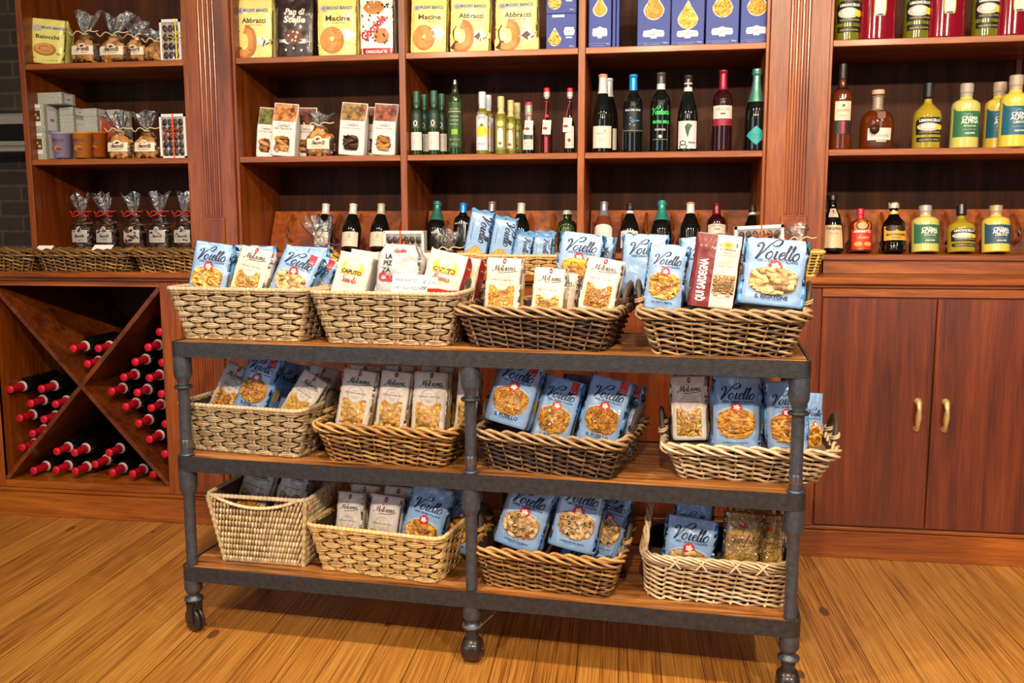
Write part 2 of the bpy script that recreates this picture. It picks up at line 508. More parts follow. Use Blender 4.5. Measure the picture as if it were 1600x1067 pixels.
def floor_mat():
    m = bpy.data.materials.new('pine_floorboards'); m.use_nodes = True
    nt = m.node_tree; L = nt.links.new; N = nt.nodes.new; b = nt.nodes['Principled BSDF']
    tc = N('ShaderNodeTexCoord'); mp = N('ShaderNodeMapping'); mp.inputs['Rotation'].default_value = (0, 0, math.radians(-2.0))
    L(tc.outputs['Object'], mp.inputs['Vector'])
    sp = N('ShaderNodeSeparateXYZ'); L(mp.outputs['Vector'], sp.inputs[0])
    def mth(op, a, bb=None, c=None):
        q = N('ShaderNodeMath'); q.operation = op
        for i, v in enumerate((a, bb, c)):
            if v is None: continue
            if isinstance(v, (int, float)): q.inputs[i].default_value = v
            else: L(v, q.inputs[i])
        return q.outputs[0]
    px = mth('DIVIDE', sp.outputs[0], 0.118)
    pid = mth('FLOOR', px)
    fr = mth('FRACT', px)
    wn = N('ShaderNodeTexWhiteNoise'); wn.noise_dimensions = '1D'; L(pid, wn.inputs['W'])
    # grain: coordinates shifted for every board
    yy = mth('ADD', sp.outputs[1], mth('MULTIPLY', wn.outputs['Value'], 37.0))
    cb = N('ShaderNodeCombineXYZ'); L(mth('MULTIPLY', sp.outputs[0], 16.0), cb.inputs[0]); L(mth('MULTIPLY', yy, 0.9), cb.inputs[1])
    n = N('ShaderNodeTexNoise'); n.inputs['Scale'].default_value = 1.0; n.inputs['Detail'].default_value = 7; n.inputs['Roughness'].default_value = 0.6; n.inputs['Distortion'].default_value = 0.5
    L(cb.outputs[0], n.inputs['Vector'])
    cb2 = N('ShaderNodeCombineXYZ'); L(mth('MULTIPLY', sp.outputs[0], 210.0), cb2.inputs[0]); L(mth('MULTIPLY', yy, 3.0), cb2.inputs[1])
    n2 = N('ShaderNodeTexNoise'); n2.inputs['Scale'].default_value = 1.0; n2.inputs['Detail'].default_value = 3
    L(cb2.outputs[0], n2.inputs['Vector'])
    g = mth('ADD', mth('MULTIPLY', n.outputs['Fac'], 0.24), mth('MULTIPLY', n2.outputs['Fac'], 0.80))
    g = mth('ADD', g, mth('MULTIPLY', mth('SUBTRACT', wn.outputs['Value'], 0.5), 0.10))
    r = N('ShaderNodeValToRGB'); els = r.color_ramp.elements; els.new(0.5); els.new(0.5)
    for e, (p, c) in zip(els, ((0.30, '#5a340f'), (0.43, '#986026'), (0.54, '#b27832'), (0.72, '#c89348'))):
        e.position = p; e.color = (*lin(c), 1)
    L(g, r.inputs['Fac'])
    # knots
    cb3 = N('ShaderNodeCombineXYZ'); L(mth('MULTIPLY', sp.outputs[0], 8.0), cb3.inputs[0]); L(mth('MULTIPLY', yy, 3.4), cb3.inputs[1])
    vo = N('ShaderNodeTexVoronoi'); vo.inputs['Scale'].default_value = 1.0; L(cb3.outputs[0], vo.inputs['Vector'])
    kn = mth('LESS_THAN', vo.outputs['Distance'], 0.12)
    spc = N('ShaderNodeSeparateColor'); L(vo.outputs['Color'], spc.inputs[0])
    sel = mth('LESS_THAN', spc.outputs[0], 0.42)
    kf = mth('MULTIPLY', mth('MULTIPLY', kn, sel), 0.75)
    mx = N('ShaderNodeMix'); mx.data_type = 'RGBA'; L(kf, mx.inputs[0]); L(r.outputs['Color'], mx.inputs[6]); mx.inputs[7].default_value = (*lin('#3a200c'), 1)
    gap = mth('MAXIMUM', mth('LESS_THAN', fr, 0.016), mth('GREATER_THAN', fr, 0.988))
    mx2 = N('ShaderNodeMix'); mx2.data_type = 'RGBA'; L(mth('MULTIPLY', gap, 0.7), mx2.inputs[0]); L(mx.outputs[2], mx2.inputs[6]); mx2.inputs[7].default_value = (*lin('#2c1808'), 1)
    L(mx2.outputs[2], b.inputs['Base Color'])
    b.inputs['Roughness'].default_value = 0.42; b.inputs['Coat Weight'].default_value = 0.25; b.inputs['Coat Roughness'].default_value = 0.25
    bp = N('ShaderNodeBump'); bp.inputs['Strength'].default_value = 0.35; bp.inputs['Distance'].default_value = 0.002
    L(mth('SUBTRACT', g, mth('MULTIPLY', gap, 0.6)), bp.inputs['Height']); L(bp.outputs['Normal'], b.inputs['Normal'])
    return m

# ---------------------------------------------------------------- setting
mb = MB(); mb.box(-6.5, 5.0, -8.0, 0.5, -0.05, 0.0, floor_mat()); o = mb.build('floor'); tag(o, kind='structure')
mb = MB(); mb.box(-6.5, 5.0, 0.5, 0.6, -0.05, 3.2, brick_mat()); o = mb.build('wall_back'); tag(o, kind='structure')

# ---------------------------------------------------------------- wall shelving, upper part
TOPZ = 2.62
polished = ramp_mat('polished_moulding_wood', CAB, (9, 9, 0.9), 1.4, 0.20, 0.7, 0.03, (260, 260, 9))
shaded_backwood = ramp_mat('back_panel_wood_shaded', [(0.30, '#2c1208'), (0.5, '#43200f'), (0.72, '#552c16')], (9, 9, 0.9), 1.4, 0.6, 0.0, 0.1, (260, 260, 9), spec=.2)  # darkened cabinet wood: shade of the deep interiors put into the colour
def beads(mb, xs, z0, z1, y, r, m):
    for x in xs:
        a = np.linspace(PI, 2 * PI, 7)
        V = [(x + r * math.cos(t), y + r * 0.9 * math.sin(t), z) for z in (z0, z1) for t in a]
        mb.add(V, [(i, i + 1, 8 + i, 7 + i) for i in range(6)], m)
        mb.add(V[:7], [tuple(range(7))], m); mb.add(V[7:], [tuple(range(7))[::-1]], m)
def pilaster(x0, x1, parent, bx):
    mb = MB(); w = x1 - x0
    mb.box(x0 - bx, x1 - bx, -0.014, 0.10, 0, TOPZ - Z3 + 0.07, cabv(), 0.003)
    xc = (x0 + x1) / 2 - bx
    beads(mb, [xc + (i - 1.5) * 0.021 for i in range(4)], 0.155, TOPZ - Z3 + 0.06, -0.013, 0.0075, polished)
    mb.box(xc - 0.05, xc + 0.05, -0.022, -0.012, 0.02, 0.148, cabv(), 0.003)
    mb.box(xc - 0.035, xc + 0.035, -0.025, -0.02, 0.035, 0.133, cabv(), 0.002)
    return mb.build('pilaster', parent)
def shelf_unit(label, x0, x1, divs, ends, pil):
    bx = (x0 + x1) / 2; zb = ZC
    t = thing('shelving_unit', label, 'shelving', TR(bx, 0, zb), 'tall wooden shelving units along the wall')
    hz = TOPZ - zb
    m = MB(); m.box(x0 - bx, x1 - bx, 0.43, 0.45, 0, hz, shaded_backwood); m.build('back_panel', t)
    for e in ends:
        m = MB(); m.box(min(e) - bx, max(e) - bx, 0.0, 0.43, 0, hz, cabv(), 0.002); m.build('side_panel', t)
    for dx in divs:
        m = MB(); m.box(dx - bx, dx + 0.028 - bx, 0.0, 0.43, Z3 - zb, hz, cabv(), 0.002); m.build('divider', t)
    segs = [x0] + [q for d in divs for q in (d, d + 0.028)] + [x1]
    for e in ends:
        segs[0] = max(segs[0], max(e)) if abs(min(e) - x0) < 0.01 else segs[0]
        segs[-1] = min(segs[-1], min(e)) if abs(max(e) - x1) < 0.01 else segs[-1]
    for px0, px1 in pil:
        if abs(px1 - x1) < 0.01: segs[-1] = px0
    for zz in (Z1, Z2):
        for i in range(0, len(segs), 2):
            m = MB(); m.box(segs[i] - bx, segs[i + 1] - bx, 0.004, 0.43, zz - 0.024 - zb, zz - zb, cabh(), 0.002); m.build('shelf', t)
    m = MB(); m.box(x0 - bx, x1 - bx, -0.012, 0.43, Z3 - 0.022 - zb, Z3 - zb, cabh(), 0.003)
    m.box(x0 - bx + 0.004, x1 - bx - 0.004, 0.0, 0.02, 0.001, Z3 - 0.022 - zb, cabh()); m.build('bottom_board', t)
    for px0, px1 in pil:
        o = pilaster(px0, px1, t, bx); o.location = (0, 0, Z3 - zb)
    return t, bx, zb
u1 = shelf_unit('tall reddish wooden shelf unit at the left holding cookie bags, tubs and boxes', -2.717, -1.742, [], [(-2.717, -2.69), (-1.96, -1.947)], [(-1.947, -1.742)])
u2 = shelf_unit('wide reddish wooden shelf unit in the middle with three bays of bottles and bags', -1.742, 0.6424, [-1.0288, -0.3036], [(-1.742, -1.728), (0.41, 0.4231)], [(0.4231, 0.6424)])
u3 = shelf_unit('reddish wooden shelf unit at the right holding liqueur bottles only', 0.6424, 2.6, [], [(0.6424, 0.655), (2.572, 2.6)], [])
m = MB(); m.box(1.45 - u3[1], 1.47 - u3[1], 0.415, 0.43, Z2 - ZC, Z1 - ZC, cabv()); m.build('back_batten', u3[0])

# leaning bottle boards on the lowest shelf, with pegs that keep the bottles apart
def bottle_board(x0, x1, pegs, label):
    t = thing('bottle_display_board', label, 'display board', TR((x0 + x1) / 2, 0.36, Z3), 'peg boards the bottles lean on')
    w = (x1 - x0) / 2
    m = MB(); m.add([(-w, -0.10, 0), (w, -0.10, 0), (w, -0.02, 0.175), (-w, -0.02, 0.175), (-w, -0.08, 0), (w, -0.08, 0), (w, 0.0, 0.175), (-w, 0.0, 0.175)],
                    [(0, 1, 2, 3), (4, 7, 6, 5), (0, 4, 5, 1), (3, 2, 6, 7), (0, 3, 7, 4), (1, 5, 6, 2)], cabd(), False)
    m.build('board', t)
    for p in pegs:
        m = MB(); x = p - (x0 + x1) / 2
        m.tube([(x, -0.085, 0.04), (x, -0.13, 0.06), (x, -0.12, 0.10), (x, -0.05, 0.16)], [0.008, 0.010, 0.009, 0.006], cabv(), 6)
        m.build('peg', t)
bottle_board(-1.72, -1.035, [-1.62, -1.50, -1.40, -1.30, -1.20, -1.10], 'wooden board with pegs behind the three pale capped wine bottles')
bottle_board(-0.995, -0.31, [-0.93, -0.83, -0.73, -0.63, -0.53, -0.43], 'wooden board with pegs behind the blue capsule bottle and its neighbours')
bottle_board(-0.27, 0.405, [-0.13, -0.03, 0.08, 0.19, 0.30], 'wooden board with pegs behind the rosé bottle and its five neighbours')
bottle_board(0.68, 2.55, [0.80, 0.93, 1.06, 1.18, 1.31, 1.44, 1.6], 'wooden board with pegs behind the row of leaning liqueur bottles')

doorw = ramp_mat('door_wood', [(0.30, '#451a06'), (0.5, '#682a0a'), (0.72, '#843c12')], (11, 11, 0.6), 1.5, 0.40, 0.22, 0.12, (330, 330, 7))
# ---------------------------------------------------------------- counter and base cabinets
t = MB(); t.box(-3.6, 2.6, -0.282, 0.0, ZC - 0.026, ZC, cabh(), 0.006); t.box(-3.6, 2.6, -0.268, 0.0, ZC - 0.036, ZC - 0.026, cabh(), 0.002)
t.box(-3.6, -2.72, 0.0, 0.45, ZC - 0.036, ZC, cabh())
o = t.build('countertop'); o.location = (0, 0, 0); tag(o, 'long polished reddish wooden counter ledge under the shelves', 'countertop')
def plinth(x0, x1, par, bx):
    m = MB(); m.box(x0 - bx, x1 - bx, YL - 0.018, YL + 0.02, 0, 0.102, cabh(), 0.002)
    m.box(x0 - bx, x1 - bx, YL - 0.012, YL + 0.02, 0.102, 0.118, cabh(), 0.005); m.build('plinth', par)

rackwood = ramp_mat('rack_wood', [(0.30, '#431b06'), (0.5, '#652c0a'), (0.72, '#823f13')], (6, 6, 6), 1.4, 0.42, 0.2, 0.12, (40, 60, 40))
bx = -2.72
wr = thing('wine_rack_cabinet', 'dark wooden wine rack cabinet with a crossed X divider full of bottles', 'wine rack', TR(bx, 0, 0))
OX0, OX1, OZ0, OZ1 = -2.73, -1.974, 0.150, 0.985
m = MB()
m.box(-3.6 - bx, -3.58 - bx, YL, 0.43, 0.0, 1.008, cabv()); m.box(-1.90 - bx, -1.885 - bx, YL, 0.43, 0, 1.008, cabv())
m.box(-3.6 - bx, -1.885 - bx, 0.42, 0.43, 0, 1.008, shaded_backwood); m.box(OX1 - bx, OX1 + 0.015 - bx, YL, 0.42, OZ0, OZ1, cabv()); m.box(OX0 - 0.015 - bx, OX0 - bx, YL, 0.42, OZ0, OZ1, cabv())
m.box(-3.58 - bx, -1.90 - bx, YL, 0.42, 0.12, OZ0, cabh()); m.box(-3.58 - bx, -1.90 - bx, YL, 0.42, OZ1, 1.008, cabh())
m.build('carcass', wr)
m = MB(); m.box(OX1 - bx, -1.885 - bx, YL - 0.006, YL + 0.015, 0.118, 1.008, cabv(), 0.003); m.build('stile', wr)
m = MB(); m.box(OX0 - 0.09 - bx, OX0 - bx, YL - 0.006, YL + 0.015, 0.118, 1.008, cabv(), 0.003); m.build('stile', wr)
m = MB(); m.box(-3.6 - bx, OX0 - 0.09 - bx, YL, YL + 0.015, 0.118, 1.008, cabv()); m.build('front_panel', wr)
plinth(-3.6, -1.885, wr, bx)
L_ = math.hypot(OX1 - OX0, OZ1 - OZ0); an = math.atan2(OZ1 - OZ0, OX1 - OX0)
for sgn in (1, -1):
    m = MB()
    dx, dz = math.cos(an) * L_ / 2, math.sin(an) * L_ / 2 * sgn
    nx, nz = -math.sin(an) * sgn * 0.009, math.cos(an) * 0.009
    cx, cz = (OX0 + OX1) / 2 - bx, (OZ0 + OZ1) / 2
    V = []
    for y in (YL + 0.002 + (0.0 if sgn > 0 else 0.001), 0.419):
        V += [(cx - dx - nx, y, cz - dz - nz), (cx + dx - nx, y, cz + dz - nz), (cx + dx + nx, y, cz + dz + nz), (cx - dx + nx, y, cz - dz + nz)]
    m.add(V, [(0, 1, 2, 3), (4, 7, 6, 5), (0, 4, 5, 1), (1, 5, 6, 2), (2, 6, 7, 3), (3, 7, 4, 0)], rackwood, False)
    m.build('diagonal_board', wr)

bx = -0.69
cb = thing('base_cabinet', 'wooden base cabinet behind the trolley, mostly hidden by baskets', 'cabinet', TR(bx, 0, 0))
m = MB(); m.box(-1.885 - bx, 0.5 - bx, YL, 0.43, 0.0, 1.008, cabv()); m.build('carcass', cb)
plinth(-1.885, 0.5, cb, bx)
for px0, px1 in ((-1.872, -1.70), (0.30, 0.487)):
    m = MB(); m.box(px0 - bx, px1 - bx, YL - 0.02, YL, 0.12, 1.005, cabv(), 0.003)
    xc = (px0 + px1) / 2 - bx
    m.box(px0 + 0.02 - bx, px1 - 0.02 - bx, YL - 0.03, YL - 0.019, 0.80, 0.955, cabv(), 0.003)
    m.box(px0 + 0.012 - bx, px1 - 0.012 - bx, YL - 0.036, YL - 0.019, 0.785, 0.80, cabh(), 0.003)
    beads(m, [xc + (i - 1.5) * 0.021 for i in range(4)], 0.30, 0.78, YL - 0.019, 0.0075, cabv())
    m.box(px0 + 0.02 - bx, px1 - 0.02 - bx, YL - 0.03, YL - 0.019, 0.14, 0.29, cabv(), 0.003)
    m.build('pilaster', cb)
for i in range(4):
    m = MB(); a = -1.68 + i * 0.493; m.box(a - bx, a + 0.485 - bx, YL - 0.016, YL, 0.135, 0.965, doorw, 0.003); m.build('door', cb)

bx = 1.4
rb = thing('base_cabinet', 'wooden base cabinet at the right with two plain doors and brass handles', 'cabinet', TR(bx, 0, 0))
m = MB(); m.box(0.5 - bx, 2.6 - bx, YL, 0.43, 0.0, 1.008, cabv()); m.build('carcass', rb)
plinth(0.5, 2.6, rb, bx)
m = MB(); m.box(0.5 - bx, 0.607 - bx, YL - 0.012, YL, 0.118, 1.006, doorw, 0.002); m.build('stile', rb)
m = MB(); m.box(0.609 - bx, 2.6 - bx, YL - 0.012, YL, 0.975, 1.006, cabh(), 0.002); m.build('top_rail', rb)
brass = mat('brass', '#e6c585', 0.36, .6)
for a, b_, hx in ((0.611, 1.0005, 0.955), (1.0045, 1.40, 1.05), (1.404, 1.80, None), (1.804, 2.2, None)):
    m = MB(); m.box(a - bx, b_ - bx, YL - 0.014, YL, 0.125, 0.971, doorw, 0.002); d = m.build('door', rb)
    if hx:
        h = MB(); z0 = 0.50; hx -= bx
        P = [(hx, YL - 0.014, z0 + .1), (hx, YL - 0.032, z0 + .098), (hx, YL - 0.040, z0 + .075), (hx, YL - 0.037, z0 + .045), (hx, YL - 0.03, z0 + .012), (hx, YL - 0.014, z0)]
        P = catmull3 = np.array([[p[0], p[1], p[2]] for p in P])
        h.tube(P, [0.014, 0.0115, 0.008, 0.0115, 0.008, 0.013], brass, 8, ref=(1, 0, 0))
        h.build('handle', d)

# small shelf on the brick wall with an appliance
m = MB(); m.box(-0.35, 0.22, -0.16, 0.0, -0.02, 0.0, mat('pale_shelf', '#8d857a', 0.5), 0.003); o = m.build('wall_shelf', None, (-3.02, 0.5, 1.60)); tag(o, 'pale narrow shelf on the dark brick wall at the far left', 'shelf')
ap = thing('coffee_machine', 'small pale appliance with dark window and round dial on wall shelf', 'appliance', TR(-3.02, 0.42, 1.601))
m = MB(); m.box(-0.3, 0.2, -0.06, 0.06, 0, 0.16, mat('appliance_shell', '#8e867b', 0.4), 0.012); m.build('body', ap)
m = MB(); m.box(-0.22, 0.09, -0.064, -0.058, 0.03, 0.11, mat('appliance_window', '#151312', 0.15), 0.002); m.build('window', ap)
m = MB(); m.lathe([(0.001, -0.008), (0.035, -0.008), (0.038, 0)], mat('appliance_dial', '#5d564e', 0.4), 24); m.xform(Matrix.Translation((0.14, -0.06, 0.07)) @ Matrix.Rotation(-PI / 2, 4, 'X')); m.build('dial', ap)

# ---------------------------------------------------------------- trolley
iron = mat('blackened_iron', '#403e40', 0.42, 0.55, bump=0.35, bscale=260, var=0.25, vscale=60)
steel = mat('worn_steel', '#8a8a90', 0.3, 0.9)
board = ramp_mat('trolley_board_wood', [(0.32, '#3c1f0d'), (0.48, '#8a5527'), (0.62, '#b87b3e'), (0.78, '#d39a58')], (1.6, 22, 22), 1.3, 0.5, 0.15, 0.4, (6, 260, 260))
CW, CD = 1.8035, 0.50
post_iron = mat('post_iron', '#565b66', 0.38, 0.6, bump=0.3, bscale=240, var=0.2, vscale=60)
cart = thing('trolley', 'black iron three-tier trolley with wooden boards standing on casters', 'trolley', KM)
for S in (S1, S2, S3):
    m = MB(); e = 0.0; r = 0.028; k = 8
    def ringp(off):
        P = []
        for cx_, cy_, a0 in ((CW - r, r, -PI / 2), (CW - r, CD - r, 0), (r, CD - r, PI / 2), (r, r, PI)):
            for i in range(k + 1):
                a = a0 + i / k * PI / 2
                P.append((cx_ + (r + off) * math.cos(a), cy_ + (r + off) * math.sin(a)))
        return P
    o_, i_ = ringp(0.0), ringp(-0.007)
    n = len(o_)
    V = [(x, y, S - 0.044) for x, y in o_] + [(x, y, S) for x, y in o_] + [(x, y, S) for x, y in i_] + [(x, y, S - 0.044) for x, y in i_]
    Fc = []
    for q in range(4):
        for i in range(n):
            j = (i + 1) % n; q2 = (q + 1) % 4
            Fc.append((q * n + i, q * n + j, q2 * n + j, q2 * n + i))
    m.add(V, Fc, iron, False); m.build('iron_band', cart)
    m = MB(); m.box(0.008, CW - 0.008, 0.008, CD - 0.008, S - 0.030, S - 0.002, board, 0.002); m.build('shelf_board', cart)
PX = (0.027, 0.8978 + 0.012, CW - 0.027)
for ip, px in enumerate(PX):
    for py in (0.027, CD - 0.027):
        m = MB()
        R1, R2 = 0.0165, 0.0265
        prof = [(R1, S1 - 0.044 - 0.10)]
        for S, nxt in ((S1, S2), (S2, S3)):
            pass
        def seg(top, bot):
            return [(R2, top), (R2, top - 0.055), (R2 * .93, top - 0.062), (R1 * 1.1, top - 0.075), (R1, top - 0.082), (R1, bot)]
        m.lathe(seg(S1 - 0.044, S2 + 0.0), post_iron, 20, (px, py))
        m.lathe(seg(S2 - 0.044, S3 + 0.0), post_iron, 20, (px, py))
        m.lathe([(R1 * 1.02, S2 - 0.002), (R1 * 1.35, S2), (R1 * 1.3, S2 + 0.004), (R1, S2 + 0.006)], post_iron, 20, (px, py))
        m.lathe([(R2, S3 - 0.044), (R2, S3 - 0.078), (R2 * .8, S3 - 0.088), (R1, S3 - 0.094), (R1 * 1.05, S3 - 0.10), (R2 * 1.08, S3 - 0.106), (R2 * 1.08, S3 - 0.112), (R1, S3 - 0.118), (R1 * .9, S3 - 0.125)], post_iron, 20, (px, py))
        leg = m.build('post', cart)
        if py < 0.1:
            m = MB(); a = np.arange(24) * 2 * PI / 24
            m.tube([(px + 0.0235 * math.cos(q), py + 0.0235 * math.sin(q), 0.762) for q in a], 0.0042, iron, 6, closed=True)
            m.build('ring', leg)
            m = MB(); m.lathe([(R1 + .0006, S2 + .022), (R1 + .0012, S2 + .024), (R1 + .0012, S2 + .046), (R1 + .0006, S2 + .048)], steel, 20, (px, py)); m.build('worn_sleeve', leg)
        # caster
        yaw = (1.15, 0.02, 0.05)[ip] + (0.4 if py > 0.1 else 0)
        m = MB(); A = TR(px, py, 0, yaw)
        wd = (0.014, 0.024, 0.022)[ip]
        for s_ in (-1, 1):
            if ip: continue
            m.add([(s_ * (wd + .002), y, z) for y, z in ((-.012, .095), (.012, .095), (.014, .03), (-.014, .03))] + [(s_ * (wd + .006), y, z) for y, z in ((-.012, .095), (.012, .095), (.014, .03), (-.014, .03))],
                  [(0, 1, 2, 3), (4, 7, 6, 5), (0, 4, 5, 1), (1, 5, 6, 2), (2, 6, 7, 3), (3, 7, 4, 0)], iron, False)
        m.box(-.014, .014, -.014, .014, .070, .095, iron)
        if not ip: m.box(-wd - .006, wd + .006, -.014, .014, .086, .095, iron)
        else: m.lathe([(.0165, .066), (.020, .072), (.016, .080), (.019, .088), (.0165, .094)], iron, 16)
        m.tube([(-wd - .009, 0, .037), (wd + .009, 0, .037)], .006, iron, 8)
        m.xform(A); cst = m.build('caster', cart)
        m = MB(); n0 = []
        for x0, x1 in ((-wd, -.001), (.001, wd)):
            P = [(.008, x0), (.030, x0), (.036, x0 + .003), (.037, (x0 + x1) / 2), (.036, x1 - .003), (.030, x1), (.008, x1)]
            if ip: 
                if x0 > 0: continue
                P = [(.006, -.029), (.022, -.029), (.031, -.024), (.0365, -.013), (.037, 0), (.0365, .013), (.031, .024), (.022, .029), (.006, .029)]
            m.lathe(P, mat('caster_wheel', '#2b2320', 0.35, 0.2, coat=.3), 28)
        m.xform(A @ Matrix.Translation((0, 0, .037)) @ Matrix.Rotation(PI / 2, 4, 'Y')); m.build('wheel', cst)
m = MB(); px = PX[1]
m.tube([(px + .026 * math.cos(a), .027 + .026 * math.sin(a), .108 + .002 * math.sin(3 * a)) for a in np.linspace(0, 2 * PI, 20)], .0022, mat('cord', '#6b655c', .8), 5, closed=True)
m.tube([(px + .026, .02, .108), (px + .05, .03, .130), (px + .085, .06, .165), (px + .1, .1, .172)], .0013, mat('cord'), 5)
m.build('cord', cart)

# ---------------------------------------------------------------- baskets
def perim(s, a, b, r):
    r = min(r, a * .9, b * .9)
    sa, sb, q = 2 * (a - r), 2 * (b - r), r * PI / 2
    Lt = 2 * sa + 2 * sb + 4 * q
    d = (np.asarray(s) % 1.0) * Lt
    P = np.zeros((len(d), 2)); N = np.zeros((len(d), 2))
    # start at the left end of the front side, run +x
    segs = [('l', sa, (-a + r, -b), (1, 0), (0, -1)), ('c', q, (a - r, -b + r), -PI / 2, 0), ('l', sb, (a, -b + r), (0, 1), (1, 0)), ('c', q, (a - r, b - r), 0, 0),
            ('l', sa, (a - r, b), (-1, 0), (0, 1)), ('c', q, (-a + r, b - r), PI / 2, 0), ('l', sb, (-a, b - r), (0, -1), (-1, 0)), ('c', q, (-a + r, -b + r), PI, 0)]
    acc = 0
    for k, ln, p, u, n in segs:
        mk = (d >= acc - 1e-9) & (d < acc + ln)
        t = d[mk] - acc
        if k == 'l':
            P[mk] = np.array(p) + t[:, None] * np.array(u); N[mk] = n
        else:
            an = u + t / r
            N[mk] = np.stack([np.cos(an), np.sin(an)], 1); P[mk] = np.array(p) + r * N[mk]
        acc += ln
    return P, N, Lt
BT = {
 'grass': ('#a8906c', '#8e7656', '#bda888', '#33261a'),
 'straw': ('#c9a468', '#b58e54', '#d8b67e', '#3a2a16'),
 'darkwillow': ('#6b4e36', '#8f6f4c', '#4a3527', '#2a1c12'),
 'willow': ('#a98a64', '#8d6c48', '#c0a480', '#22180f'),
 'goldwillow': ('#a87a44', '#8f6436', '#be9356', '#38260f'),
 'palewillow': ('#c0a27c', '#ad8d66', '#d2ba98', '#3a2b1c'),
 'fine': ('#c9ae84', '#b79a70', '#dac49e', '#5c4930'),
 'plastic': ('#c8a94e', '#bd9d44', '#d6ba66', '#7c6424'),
 'shadewillow': ('#8a6434', '#a87f44', '#6a4a26', '#2a1c0e')}
